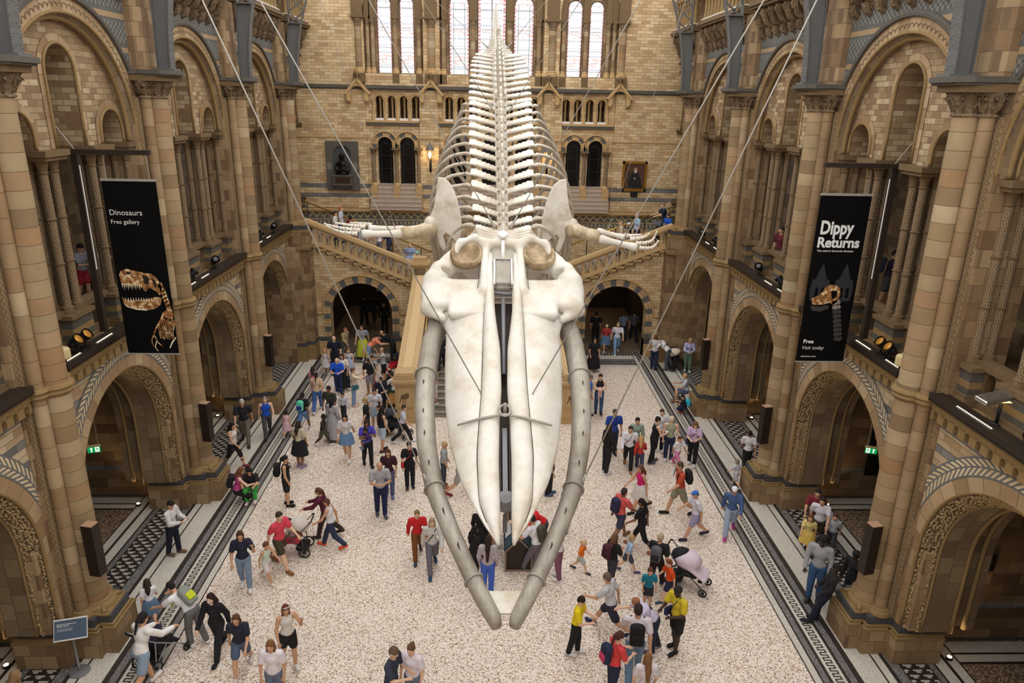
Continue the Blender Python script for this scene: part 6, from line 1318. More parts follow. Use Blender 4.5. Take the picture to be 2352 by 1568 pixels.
for s in (1, -1):
    b = MB(); tri = tessellate_polygon([[Vector((x, z, 0)) for x, z in SC]]); n = len(SC)
    yb = lambda x, z: 14.2 + .18 * (x - 1.0) - .1 * math.sin((z - 8.7) * 2) - .25 * (z - 9.4) * .2
    vs = [(s * x, yb(x, z) - .03, z) for x, z in SC] + [(s * x, yb(x, z) + .03, z) for x, z in SC]
    b.add(vs, [tuple(t) for t in tri] + [tuple(n + i for i in reversed(t)) for t in tri] + [(i, (i + 1) % n, n + (i + 1) % n, n + i) for i in range(n)])
    o = fixn(b.build('scapula', M['bone_v'], wh)); o.location = (0, -12.8, -9.1)
    md = o.modifiers.new('b', 'BEVEL'); md.width = .018; md.segments = 2; md.angle_limit = R(50)
    v, f = sdf_mesh([('e', (s * 1.4, 14.17, 9.28), (.13, .12, .14)), ('c', (s * 1.2, 14.2, 9.3), (s * 1.38, 14.18, 9.28), .04, .1), ('c', (s * .95, 14.14, 9.9), (s * 1.15, 14.18, 9.35), .02, .05)], .025, .08); o = raw_mesh('scapula_neck', v, f, M['bone_v'], wh); o.location = (0, -12.8, -9.1)
    v, f = sdf_mesh([('c', (s * .82, 14.35, 9.1), (s * .75, 14.2, 8.55), .12, .1), ('c', (s * 1.0, 14.4, 9.15), (s * .85, 14.2, 8.5), .1, .08)], .03, .03); o = raw_mesh('sternal_bone', v, f, M['bone_dirty'], wh); o.location = (0, -12.8, -9.1)
    fl_ = [(1.42, 14.15, 9.2, .17), (1.62, 14.1, 9.14, .14), (1.84, 14.05, 9.1, .1)] if s > 0 else [(1.42, 14.15, 9.17, .17), (1.62, 14.1, 9.13, .14), (1.88, 14.05, 9.1, .1)]
    b = MB(); 
    v, f = sdf_mesh([('c', (s * fl_[0][0], *fl_[0][1:3]), (s * fl_[1][0], *fl_[1][1:3]), .16, .12), ('c', (s * fl_[1][0], *fl_[1][1:3]), (s * fl_[2][0], *fl_[2][1:3]), .12, .13)], .025, .04); o = raw_mesh('humerus', v, f, M['bone_dirty'], wh); o.location = (0, -12.8, -9.1)
    dz = (lambda x: -.09 * (x - 1.9) if x < 2.8 else -.08) if s > 0 else (lambda x: .0)
    P = lambda x, y, z: (s * x, y, z)
    if s > 0: ends = [((1.93, 14, 9.05), (2.68, 13.9, 8.9), .085), ((1.9, 14.12, 9.19), (2.45, 14.0, 9.08), .06)]; dg = [[(2.72, 13.9, 8.9), (2.9, 13.88, 8.89), (3.02, 13.88, 8.93), (3.1, 13.88, 9.06)], [(2.66, 13.95, 8.98), (2.86, 13.93, 8.99), (3.0, 13.93, 9.05), (3.06, 13.93, 9.24)], [(2.55, 14.0, 9.05), (2.72, 14, 9.07), (2.85, 14, 9.1), (2.94, 14, 9.18)], [(2.45, 14.1, 9.1), (2.6, 14.1, 9.1), (2.7, 14.1, 9.12), (2.8, 14.1, 9.12)]]
    else: ends = [((1.95, 14, 9.09), (2.72, 13.9, 9.1), .085), ((1.9, 14.12, 9.17), (2.6, 14.0, 9.2), .06)]; dg = [[(2.8, 13.9, 9.1), (3.0, 13.9, 9.11), (3.2, 13.9, 9.15), (3.4, 13.9, 9.25)], [(2.75, 13.95, 9.16), (3.0, 13.95, 9.18), (3.2, 13.95, 9.21), (3.46, 13.95, 9.28)], [(2.66, 14.0, 9.22), (2.85, 14, 9.23), (3.05, 14, 9.26), (3.25, 14, 9.29)], [(2.55, 14.1, 9.24), (2.7, 14.1, 9.26), (2.85, 14.1, 9.27), (2.98, 14.1, 9.28)]]
    for i, (a, c, r_) in enumerate(ends):
        a, c = Vector(P(*a)), Vector(P(*c)); b = MB(); b.tube([a, a.lerp(c, .08), a.lerp(c, .3), a.lerp(c, .7), a.lerp(c, .93), c], [r_ * .9, r_ * 1.1, r_ * .8, r_ * .75, r_ * 1.05, r_ * .85], 10); o = b.build('radius' if i == 0 else 'ulna', M['bone'], wh, True); o.location = (0, -12.8, -9.1)
    for d_ in dg:
        pts = [Vector(P(*q)) for q in d_]; b = MB(); n = 5
        for i in range(n):
            a = i / n * 3; c = (i + .93) / n * 3; f1 = lambda t: pts[min(2, int(t))].lerp(pts[min(2, int(t)) + 1], t - min(2, int(t)))
            p, q = f1(a), f1(c); r_ = .05 * (1 - .13 * i); b.tube([p, p.lerp(q, .12), p.lerp(q, .5), p.lerp(q, .88), q], [r_ * .8, r_, r_ * .66, r_ * .95, r_ * .7], 8)
        o = b.build('flipper_digit', M['bone_v'], wh, True); o.location = (0, -12.8, -9.1)
b = MB()
for s in (1, -1):
    b.tube([(s * .62, 15.2, 9.2), (s * .9, 15.3, 9.55), (s * 1.2, 15.4, 9.5)], .02, 6); b.tube([(s * .85, 15.0, 9.6), (s * .88, 14.6, 8.2)], .02, 6)
o = b.build('armature_rods', M['steel'], wh, True); o.location = (0, -12.8, -9.1)
# cables
CB = [('left jaw bone', (-0.87, 9.05, 6.3), CT['jawL']), ('right jaw bone', (1.25, 9.05, 6.3), CT['jawR']), ('left side of the snout yoke', (.11, 9.8, 6.96), CT['rostL']), ('right side of the snout yoke', (.33, 9.8, 6.96), CT['rostR']),
      ('left of the whale neck', (.05, 13.9, 9.25), CT['neckL']), ('right of the whale neck', (.35, 13.9, 9.25), CT['neckR']), ('left flipper', (-1.9, 14., 9.19), CT['flipL']), ('right flipper', (2.28, 14., 9.25), CT['flipR']),
      ('left of the mid back', (.04, 19.3, 11.33), CT['lumL']), ('right of the mid back', (.41, 19.3, 11.33), CT['lumR']), ('left of the tail stock', (-.13, 25.5, 13.25), CT['tailL']), ('right of the tail stock', (.47, 25.5, 13.24), CT['tailR'])]
for n, a, c in CB:
    r_ = .005 if 'flipper' in n else .0095
    r = thing('suspension_cable', f'steel cable rising to the roof from the {n}', 'cable', (0, 0, 0), 0, 'cables holding the whale')
    b = MB(); b.tube([a, c], r_, 6); b.build('wire', M['cable'], r, True)
    A, D = Vector(a), (Vector(c) - Vector(a)).normalized(); b = MB(); q_ = .4 if 'flipper' in n else 1; b.tube([A, A + D * .05 * q_, A + D * .2 * q_, A + D * .28 * q_], [.02 * q_, .026 * q_, .022 * q_, .012 * q_], 8); b.build('turnbuckle', M['cable'], r, True)

for s in (1, -1):
    for w in (2.3, 2.85, 3.25, 3.75, 4.5, 5.0):
        u = rail(w, jw, ju) + .02; r_ = float(np.interp(w, jw, jr)); b = MB(); b.tube([(s * u, w - .08, r_ * 1.24), (s * (u - .004), w, r_ * 1.33), (s * (rail(w + .1, jw, ju) + .02), w + .1, r_ * 1.24)], [.004, .013, .004], 6)
        o = b.build('jaw_groove', plain('3c342a', .9), wh, True); o.matrix_local = Matrix.Translation(JO + Vector((0, 0, 0))) @ HM @ Matrix.Translation((0, 0, .05 * math.sin(w * .6)))

for s in (1, -1):
    b = MB(); b.tube([(s * (rail(w, su_w, su_s) + .008), w, .045 + .01 * math.sin(w * 2)) for w in np.linspace(1.5, 5.5, 50)], .006, 5); hset(b.build('suture_line', plain('4a4136', .9), wh))
    b = MB(); b.tube([(s * .42, .25, .1), (s * .43, .6, .13), (s * .42, .95, .1), (s * .44, 1.3, .02)], .006, 5); hset(b.build('suture_line', plain('4a4136', .9), wh))
# ------------------------------------------------------------------ banners, lamps, signs
def text_ob(s, width, mat, parent, loc, h=None, bold=0., shear=0., rot=None, name='lettering', ext=.002):
    cu = bpy.data.curves.new('t', 'FONT'); cu.body = s; cu.offset = bold; cu.shear = shear; cu.extrude = 0; cu.resolution_u = 3
    o = bpy.data.objects.new('t', cu); C.objects.link(o); bpy.context.view_layer.update()
    me = bpy.data.meshes.new_from_object(o.evaluated_get(bpy.context.evaluated_depsgraph_get())); bpy.data.objects.remove(o); bpy.data.curves.remove(cu)
    n = len(me.vertices); co = np.empty(n * 3, np.float32); me.vertices.foreach_get('co', co); co = co.reshape(-1, 3); lo, hi = co.min(0), co.max(0)
    k = width / (hi[0] - lo[0]); ky = k if h is None else h / (hi[1] - lo[1]); co[:, 0] = (co[:, 0] - lo[0]) * k; co[:, 1] = (co[:, 1] - lo[1]) * ky
    me.vertices.foreach_set('co', co.ravel()); me.materials.clear(); me.materials.append(mat); me.update()
    o = bpy.data.objects.new(name, me); C.objects.link(o); o.parent = parent; o.location = loc; o.rotation_euler = rot or (PI / 2, 0, 0); return o
BW, BH = 1.17, 4.0; CL = {}
wm = plain('e9e9e6', .6, name='white_lettering'); banner_black = plain('070708', .7, name='banner_black')
for n_ in banner_black.node_tree.nodes:
    if n_.type == 'BSDF_PRINCIPLED': n_.inputs['Specular IOR Level'].default_value = .12
def bonepic():
    t = NT('printed_bone_colours'); n = t.noise(t.obj(), 9, 5, .7); t.col(t.ramp(n, [(.35, '5a3517'), (.5, 'a06a35'), (.62, 'f0dcae')])); t.set(rough=.6); return t.m
BP = bonepic()
def pic(b, pts, y=-.012, mi=0): 
    n = len(pts); tri = tessellate_polygon([[Vector((p[0], p[1], 0)) for p in pts]]); b.add([(u * BW, y, -v * BH) for u, v in pts], [tuple(t) for t in tri], mi)
def band(b, pts, w, y=-.012, mi=0):
    P = [Vector((u * BW, 0, -v * BH)) for u, v in pts]; vs = []
    for i, p in enumerate(P):
        d = (P[min(i + 1, len(P) - 1)] - P[max(0, i - 1)]).normalized(); q = Vector((-d.z, 0, d.x)) * w * (1 - .6 * i / len(P)); vs += [(p.x + q.x, y, p.z + q.z), (p.x - q.x, y, p.z - q.z)]
    b.add(vs, [(2 * i, 2 * i + 1, 2 * i + 3, 2 * i + 2) for i in range(len(P) - 1)], mi)
def banner_base(x0, label, zt=9.8):
    r = thing('hanging_banner', label, 'banner', (x0, 16.12, zt))
    b = MB(); b.box(0, BW, -.006, .006, -BH, 0); cl_ = b.build('printed_cloth', banner_black, r); CL[r.name] = cl_
    b = MB(); b.box(-.01, BW + .01, -.02, .02, -.02, .03); b.build('top_rail', M['cable'], r); b = MB(); b.box(-.01, BW + .01, -.015, .015, -BH - .02, -BH + .01); b.build('bottom_rail', M['cable'], r)
    b = MB()
    for q in (.12, BW - .12): b.tube([(q, 0, .02), (q, 0, .55)], .006, 5)
    b.build('hanging_wires', M['cable'], r); return r
r = banner_base(-8.52, 'tall black banner reading Dinosaurs Free gallery with a toothy dinosaur skeleton')
text_ob('Dinosaurs', .6 * BW, wm, CL[r.name], (.07 * BW, -.012, -.19 * BH), bold=.0)
text_ob('Free gallery', .53 * BW, wm, CL[r.name], (.07 * BW, -.012, -.245 * BH))
b = MB(); SKB = plain('1a100a', .7); CR = plain('eadbb8', .6)
pic(b, [(.08, .57), (.06, .53), (.1, .505), (.22, .492), (.4, .505), (.55, .515), (.68, .52), (.76, .54), (.83, .58), (.84, .62), (.78, .645), (.72, .62), (.6, .60), (.52, .625), (.46, .60), (.36, .585), (.24, .59), (.12, .585)])
pic(b, [(.05, .655), (.12, .675), (.3, .678), (.5, .672), (.7, .655), (.82, .66), (.78, .70), (.66, .725), (.5, .735), (.3, .73), (.14, .715), (.06, .69)])
pic(b, [(.5, .53), (.6, .532), (.63, .555), (.58, .585), (.52, .575)], -.015, 1); pic(b, [(.67, .545), (.73, .555), (.76, .59), (.71, .60)], -.015, 1); pic(b, [(.2, .51), (.28, .508), (.29, .522), (.22, .524)], -.015, 1)
for i in range(11):
    u = .08 + .036 * i; pic(b, [(u, .575 + .001 * i), (u + .03, .577), (u + .012, .605 + (.012 if i % 2 else 0))], -.014, 2)
for i in range(12): u = .1 + .05 * i; pic(b, [(u, .68), (u + .03, .68), (u + .018, .658)], -.014, 2)
pic(b, [(.06, .695), (.2, .72), (.5, .728), (.5, .737), (.3, .733), (.12, .716)], -.016, 2)
for i in range(9):   # neck vertebrae
    t_ = i / 8; u, v = .82 + .13 * t_ ** .8, .58 + .17 * t_; pic(b, [(u - .04, v), (u + .03, v - .012), (u + .055, v + .012), (u + .0, v + .026), (u - .05, v + .018)])
for i in range(9):
    u = .68 + .033 * i; band(b, [(u + .12, .77 + .004 * i), (u + .04, .80 + .003 * i), (u - .01, .85 + .003 * i), (u + .01, .905 + .004 * (i % 3))], .014 if i % 2 else .018, -.013)
band(b, [(.8, .76), (.72, .8), (.62, .845), (.56, .88), (.62, .93), (.7, .955)], .022, -.014); band(b, [(.56, .88), (.5, .92), (.52, .955)], .014, -.014); band(b, [(.6, .92), (.55, .96), (.6, .985)], .012, -.014, 2)
pic(b, [(.78, .75), (.95, .72), (.99, .78), (.9, .80), (.8, .79)], -.013); band(b, [(.98, .9), (.9, .93), (.84, .965)], .02, -.013, 2)
b.build('printed_skeleton', [BP, SKB, CR], CL[r.name])
r = banner_base(7.42, 'tall black banner reading Dippy Returns with a long-necked dinosaur skull', 9.74)
text_ob('Dippy', .66 * BW, wm, CL[r.name], (.09 * BW, -.012, -.25 * BH), bold=.035, h=.105 * BH); text_ob('Returns', .84 * BW, wm, CL[r.name], (.07 * BW, -.013, -.302 * BH), bold=.035, h=.062 * BH)
text_ob("The nation's favourite dinosaur", .74 * BW, wm, CL[r.name], (.08 * BW, -.012, -.326 * BH), bold=.015); text_ob('Free', .21 * BW, wm, CL[r.name], (.1 * BW, -.012, -.885 * BH), bold=.03); text_ob('Visit today', .46 * BW, wm, CL[r.name], (.09 * BW, -.012, -.93 * BH), shear=.2)
text_ob('PREHISTORIC PLANET', .32 * BW, wm, CL[r.name], (.09 * BW, -.012, -.972 * BH), bold=.03)
b = MB(); G1 = plain('26272b', .7)
for u in (.26, .74): pic(b, [(u - .2, .56), (u - .17, .49), (u - .12, .49), (u, .39), (u + .12, .49), (u + .17, .49), (u + .2, .56), (u + .17, .62), (u - .17, .62)], -.010, 3)
for u in (.17, .3, .68, .8): pic(b, [(u, .6), (u, .545), (u + .03, .535), (u + .06, .545), (u + .06, .6)], -.0115, 1)
pic(b, [(.14, .62), (.13, .605), (.24, .59), (.33, .565), (.36, .54), (.45, .52), (.6, .525), (.68, .545), (.7, .58), (.66, .62), (.6, .64), (.5, .63), (.4, .64), (.25, .645), (.15, .64)], -.013, 0)
pic(b, [(.14, .65), (.3, .655), (.5, .645), (.5, .665), (.35, .685), (.2, .68), (.14, .67)], -.013, 4); pic(b, [(.5, .56), (.62, .555), (.64, .59), (.54, .61)], -.015, 1)
for i in range(9): t_ = i / 8; u, v = .66 + .16 * t_, .62 + .028 * i; pic(b, [(u - .1, v), (u + .03, v - .012), (u + .08, v + .008), (u + .03, v + .026), (u - .1, v + .02)], -.013, 4 if i > 1 else 2)
b.build('printed_skull', [BP, banner_black, plain('8d8479', .6), G1, plain('3c3a3a', .6)], CL[r.name])
for s in (1, -1):
    sd = 'right' if s > 0 else 'left'
    r = thing('banner_gallows', f'dark square steel post with arm holding the {sd} banner', 'bracket', (0, 0, 0), 0, 'posts carrying the banners')
    b = MB(); b.box(*sorted((s * 8.95, s * 9.08)), 16.1, 16.24, 6.33, 10.42); b.build('post', M['ledge'], r)
    b = MB(); b.box(*sorted((s * 7.4, s * 9.08)), 16.06, 16.2, 10.34, 10.44); b.build('arm', M['ledge'], r)
    b = MB(); b.box(*sorted((s * 8.94, s * 8.955)), 16.14, 16.17, 7.8, 10.1); b.build('light_strip', M['white'], r)
    b = MB(); b.tube([(s * 9.0, 16.15, 10.44), (s * 9.3, 16.15, 10.9)], .01, 5); b.tube([(s * 9.3, 16.15, 10.9), (s * 9.3, 16.15, 10.9)], .01, 5); b.build('stay_rod', M['cable'], r)
    for k in (1, 2, 3):   # speakers on the piers
        r = thing('column_speaker', f'tall dark speaker box on the {["", "nearest", "second", "third"][k]} {sd} pier', 'speaker', (s * 8.26, YP[k] - .33, 1.95), 0, 'dark speaker boxes on the piers')
        r.rotation_euler = (0, 0, s * R(12))
        b = MB(); b.box(-.13, .13, -.11, .11, 0, 1.2); o = b.build('cabinet', M['bronze'], r); md = o.modifiers.new('b', 'BEVEL'); md.width = .008; md.segments = 2
        b = MB(); b.box(-.125, .125, -.105, .105, 1.2, 1.215); b.build('top_panel', plain('a8866a', .7), r)
        b = MB(); b.bar((s * .1, .05, 1.0), (s * .35, .28, 1.0), .03, .03); b.bar((s * .1, .05, .2), (s * .35, .28, .2), .03, .03); b.build('bracket', M['black'], r)
# lamps on the ledges
def spot(tilt=0.5):
    r = thing('ledge_spotlight', 'x', 'spotlight')
    b = MB(); b.lathe([(.11, 0), (.11, .02), (.02, .025), (.02, .1)], 12); b.build('base', M['black'], r, 'auto')
    b = MB(); b.tube([(-.12, 0, .24), (-.13, 0, .12), (0, 0, .08), (.13, 0, .12), (.12, 0, .24)], .012, 6); b.build('yoke', M['black'], r, True)
    Mt = Matrix.Translation((0, 0, .24)) @ Matrix.Rotation(tilt, 4, 'X')
    b = MB(); b.lathe([(.02, -.16), (.07, -.15), (.09, -.05), (.1, .05), (.13, .06), (.13, .12)], 14, M=Mt, cap=False)
    for z in (-.1, -.06, -.02): b.lathe([(.1, z), (.105, z + .01), (.1, z + .02)], 14, M=Mt, cap=False)
    b.build('lamp_housing', M['black'], r, 'auto'); b = MB(); b.lathe([(.12, .09), (.08, .11), (.01, .115)], 14, M=Mt); b.build('lens', plain('86b4dc', .15, emit='7fb8ea', es=.6), r, True)
    return r
s0 = spot(-.9); used = [0]
def putspot(x, y, rz, lens, lab):
    o = s0 if not used[0] else dup(s0); used[0] = 1; o.location = (x, y, 6.31); o.rotation_euler = (0, 0, rz); o['label'] = lab; o['group'] = 'black spotlights on the gallery ledges'
    if lens:
        for c in o.children:
            if c.name.startswith('lens'): c.data = c.data.copy(); c.data.materials.clear(); c.data.materials.append(lens)
AMB = plain('c98f3a', .35, .5, emit='d9953a', es=.08)
for s in (1, -1):
    sd = 'right' if s > 0 else 'left'; X = lambda x: s * x
    putspot(X(8.88), 14.75, s * PI / 2, AMB, f'amber-topped spotlight on the {sd} ledge beside the banner post, nearer of the pair'); putspot(X(8.88), 15.1, s * PI / 2, AMB, f'amber-topped spotlight on the {sd} ledge beside the banner post, farther of the pair')
    putspot(X(8.88), 21.1, s * .7, None, f'blue-lensed black spotlight on the middle {sd} ledge, nearer one'); putspot(X(8.88), 22.9, s * 2.2, plain('1a1a1c', .3), f'black spotlight on the middle {sd} ledge, farther one')
    putspot(X(8.88), 27.7, s * .7, None, f'blue-lensed black spotlight on the far {sd} ledge, nearer one'); putspot(X(8.88), 29.5, s * 2.2, plain('1a1a1c', .3), f'black spotlight on the far {sd} ledge, farther one')
    if s > 0: putspot(8.88, 10.3, 1.5, AMB, 'amber-topped spotlight on the nearest right ledge, nearer the balustrade'); putspot(8.88, 9.95, 1.5, plain('1a1a1c', .3), 'black spotlight at the right picture edge on the nearest ledge')
    r = thing('ledge_floodlight', f'cream rounded floodlight beside the {sd} pier on the gallery ledge', 'floodlight', (X(8.82), 14.08, 6.32), s * .5, 'cream floodlights')
    v, f = sdf_mesh([('b', (0, 0, .2), (.17, .13, .14), .07)], .02, .02); raw_mesh('housing', v, f, M['cream'], r)
    b = MB(); b.box(-.12, .12, -.135, -.125, .1, .28); b.build('glass_front', plain('e8cf94', .2, emit='e0b860', es=.5), r); b = MB(); b.box(-.08, .08, -.05, .05, 0, .08); b.build('foot', M['black'], r)
    for k, (y0, y1) in enumerate(((13.95, 14.65), (15.3, 16.0), (20.4, 20.95), (21.4, 22.0), (26.9, 27.5), (28.1, 28.6), (11.1, 12.1))):
        if s < 0 and k == 6: continue
        r = thing('light_strip', f'row of tiny lit lamps along the {sd} ledge, number {k + 1} counting away from the viewer' if False else f'row of tiny warm lamps on the {sd} ledge ' + ['next to the cream floodlight', 'beside the banner post', 'nearer strip in the middle bay', 'farther strip in the middle bay', 'nearer strip in the far bay', 'farther strip in the far bay', 'below the chrome lamp'][k], 'light strip', (0, 0, 0), 0, 'lamp strips on the ledges')
        b = MB(); b.box(*sorted((X(8.72), X(8.79))), y0, y1, 6.30, 6.33); b.build('channel', M['steel'], r)
        b = MB(); n = int((y1 - y0) / .055)
        for i in range(n): y = y0 + (i + .5) * (y1 - y0) / n; b.lathe([(.014, 6.33), (.008, 6.342)], 6, (X(8.755), y, 0))
        b.build('lit_dots', M['ledon'], r)
r = thing('chrome_floodlight', 'flat chrome lamp head on a short stand at the right ledge edge', 'floodlight', (9.0, 11.35, 6.31))
b = MB(); b.tube([(0, 0, 0), (0, 0, .42)], .03, 8); b.lathe([(.1, 0), (.1, .02)], 12); b.build('stand', M['black'], r, True)
v, f = sdf_mesh([('b', (-.1, 0, .52), (.32, .17, .05), .04, Matrix.Rotation(-.25, 3, 'Y'))], .02, .02); raw_mesh('lamp_head', v, f, plain('b8b6b2', .15, .9), r)
b = MB(); b.box(-.36, .14, -.12, .12, .455, .46); b.build('lit_panel', plain('ffe9b8', .4, emit='ffdf9e', es=1.5), r)
# emergency exit signs
def exit_sign(x, y, z, flip, lab):
    r = thing('exit_sign', lab, 'exit sign', (x, y, z), R(-18) * flip, 'green exit signs'); r.scale = (.68,) * 3
    b = MB(); b.box(-.2, .2, -.02, .02, -.13, .1); b.build('green_panel', plain('0f9a52', .4, emit='12a859', es=.6), r)
    b = MB(); b.box(-.22, .22, -.04, .04, .1, .15); b.build('lamp_box', plain('b8a878', .5), r)
    b = MB(); b.tube([(-.15, 0, .15), (-.15, 0, 1.3)], .008, 5); b.tube([(.15, 0, .15), (.15, 0, 1.3)], .008, 5); b.build('hanging_chain', M['cable'], r)
    b = MB(); y_ = -.024; q = flip
    def poly(pts): n = len(pts); b.add([(q * u, y_, v) for u, v in pts], [tuple(range(n))])
    poly([(.06, -.04), (.1, -.04), (.1, .02), (.13, .02), (.08, .075), (.03, .02), (.06, .02)]); poly([(.06, -.1), (.1, -.1), (.1, -.04), (.06, -.04)])
    poly([(-.17, -.11), (-.04, -.11), (-.04, .08), (-.17, .08)]); b.build('white_symbols', plain('f4fff8', .4, emit='ffffff', es=.8), r)
    b = MB(); y_ = -.027
    poly([(-.12, .04), (-.09, .04), (-.09, .065), (-.12, .065)]); poly([(-.14, -.02), (-.08, -.01), (-.08, .035), (-.13, .03)]); poly([(-.13, -.02), (-.11, -.02), (-.14, -.09), (-.16, -.09)]); poly([(-.1, -.02), (-.08, -.02), (-.06, -.09), (-.08, -.09)])
    b.build('running_figure', plain('0f9a52', .4, emit='12a859', es=.4), r)
exit_sign(9.6, 15.9, 3.45, 1, 'green emergency exit sign hanging in the right arch under the banner'); exit_sign(-9.6, 15.9, 3.4, -1, 'green emergency exit sign hanging in the left arch under the banner')
# sign on stand at lower left
r = thing('sign_stand', 'grey-blue information sign on a round-based metal stand at lower left', 'sign', (-8.62, 12.35, 0), R(14))
b = MB(); b.lathe([(.2, 0), (.2, .02), (.17, .035), (.03, .04)], 28); b.build('base', M['steel'], r, 'auto'); b = MB(); b.lathe([(.028, .03), (.028, .98)], 14); b.build('pole', plain('9a9c9e', .35, .7), r, 'auto')
Ms = Matrix.Translation((0, 0, 1.1)) @ Matrix.Rotation(R(-30), 4, 'X')
b = MB(); b.box(-.3, .3, -.012, .012, -.2, .2, 0, Ms); sp_ = b.build('sign_panel', plain('4b5c70', .5), r)
b = MB()
for z0, z1 in ((-.215, -.19), (.19, .215)): b.box(-.31, .31, -.02, .02, z0, z1, 0, Ms)
for x0, x1 in ((-.31, -.3), (.3, .31)): b.box(x0, x1, -.018, .018, -.2, .2, 0, Ms)
b.build('sign_frame', M['white'], r)
for s_, w, z, bo in (('Behind the Scenes Tour', .36, .1, .02), ('Meeting point', .22, .055, .02)):
    o = text_ob(s_, w, wm, sp_, (0, 0, 0), bold=bo); o.matrix_local = Ms @ Matrix.Translation((-.25, -.014, z)) @ Matrix.Rotation(PI / 2, 4, 'X')
b = MB()
for i, w_ in enumerate((.3, .27, .29)): b.box(-.25, -.25 + w_, -.015, -.0125, .02 - .022 * i, .029 - .022 * i, 0, Ms)
b.build('small_text_lines', plain('aab2bc', .6), sp_)
# wall plaques in the aisles
b = MB(); b.box(-.17, .17, -.03, 0, -.2, .2); o = b.build('wall_plaque', M['black'], loc=(11.05, 13.36 - .22, 2.1)); tag(o, 'small black text plaque on the aisle wall at lower right', 'plaque')
lb = MB()
for i in range(8): lb.box(-.09, .03 + .05 * ((i * 37) % 3) / 2, -.0335, -.031, .1 - .028 * i, .11 - .028 * i)
lb.build('text_lines', plain('9a9a96', .6), o)
b = MB(); b.box(-.45, .45, -.03, 0, -1.15, 1.15); o = b.build('information_panel', M['black'], loc=(12.1, 19.63 - .22, 1.95)); tag(o, 'large black information panel inside the right aisle behind the exit sign', 'panel')
lb = MB()
for i in range(12): lb.box(-.35, .2 + .15 * ((i * 37) % 4) / 3, -.0335, -.031, .6 - .045 * i, .618 - .045 * i)
lb.build('text_lines', plain('a39a80', .6), o)
# interpretive desk below the whale
r = thing('interpretive_desk', 'dark house-shaped display desk with sloping picture panels under the whale snout', 'display desk', (.78, 15.7, 0))
b = MB(); prof = [(-.34, 0), (.34, 0), (.34, .62), (0, .98), (-.34, .62)]; b.panel(prof, [], .03, 1.7, 'y'); fixn(b.build('body', M['bronze'], r))
b = MB(); b.panel([(-.36, 0), (.36, 0), (.36, .62), (0, 1.0), (-.36, .62)], [[(-.32, .05), (.32, .05), (.32, .6), (0, .94), (-.32, .6)]], 0, .03, 'y'); fixn(b.build('front_trim', plain('8b7868', .5), r))
for s in (1, -1):
    b = MB(); vs = [(0, .02, 1.0), (s * .38, .02, .6), (s * .38, 1.7, .6), (0, 1.7, 1.0)]; vs2 = [(x, y, z + .03) for x, y, z in vs]; b.add(vs + vs2, [(0, 1, 2, 3), (7, 6, 5, 4), (0, 1, 5, 4), (1, 2, 6, 5), (2, 3, 7, 6), (3, 0, 4, 7)]); p = b.build('sloping_panel', plain('1d2a33', .35), r)
    b = MB(); P = lambda a, y: (s * a * .38, y, 1.035 - .4 * a)
    for (a0, a1, y0, y1) in ((.1, .9, .05, .45), (.1, .45, .5, 1.15), (.5, .9, .5, 1.15)): b.add([P(a0, y0), P(a1, y0), P(a1, y1), P(a0, y1)], [(0, 1, 2, 3)], 0 if y0 < .1 else 1)
    for k in range(4): b.add([P(.2, 1.2 + .1 * k), P(.4, 1.2 + .1 * k), P(.4, 1.26 + .1 * k), P(.2, 1.26 + .1 * k)], [(0, 1, 2, 3)], 2); b.add([P(.6, 1.2 + .1 * k), P(.75, 1.2 + .1 * k), P(.75, 1.25 + .1 * k), P(.6, 1.25 + .1 * k)], [(0, 1, 2, 3)], 2)
    b.build('printed_graphics', [plain('35505c', .4), plain('c6ccd0', .4, var=.3), plain('c98f45', .4)], p)
# uplights in the aisle corners
for x, y, lab in ((10.27, 12.55, 'small glowing uplight on the aisle floor at lower right'), (-10.22, 12.49, 'small glowing uplight on the aisle floor at lower left'), (-10.31, 25.18, 'small glowing uplight in the third left arch'), (10.28, 25.25, 'small glowing uplight in the third right arch'), (10.4, 18.9, 'small glowing uplight hidden behind the right arch jamb'), (-10.4, 18.9, 'small glowing uplight hidden behind the left arch jamb')):
    r = thing('floor_uplight', lab, 'uplight', (x, y, 0), 0, 'aisle floor uplights')
    b = MB(); b.lathe([(.07, 0), (.07, .06), (.06, .065)], 14); b.build('body', M['black'], r, 'auto'); b = MB(); b.lathe([(.05, .066), (.03, .08), (.005, .085)], 12); b.build('lens', M['warm'], r, True)
    l = bpy.data.lights.new('uplight', 'SPOT'); l.energy = 60; l.color = (1, .68, .36); l.spot_size = R(120); l.spot_blend = .8; l.shadow_soft_size = .05; o = bpy.data.objects.new('uplight', l); C.objects.link(o); o.parent = r; o.location = (0, 0, .12); o.rotation_euler = (PI + R(8), 0, 0)
# showcases in the galleries
for x, y, lab in ((10.9, 15.6, 'white display case in the right gallery beyond the banner post'), (-10.9, 15.4, 'white display case in the left gallery beyond the banner post'), (10.8, 9.9, 'white display case in the gallery at the right edge'), (-10.9, 21.2, 'white display case in the middle left gallery')):
    r = thing('display_case', lab, 'display case', (x, y, 6.2), .1, 'white gallery display cases')
    b = MB(); b.box(-.55, .55, -.9, .9, 0, .9); b.build('plinth', M['white'], r); b = MB(); b.box(-.58, .58, -.93, .93, .9, .96); b.build('top', M['white'], r)
    v, f = sdf_mesh([('e', (0, 0, 1.1), (.3, .5, .16)), ('e', (.1, .3, 1.2), (.2, .2, .15))], .05, .1); raw_mesh('specimen', v, f, plain('8a5f3e', .8, var=.4), r)

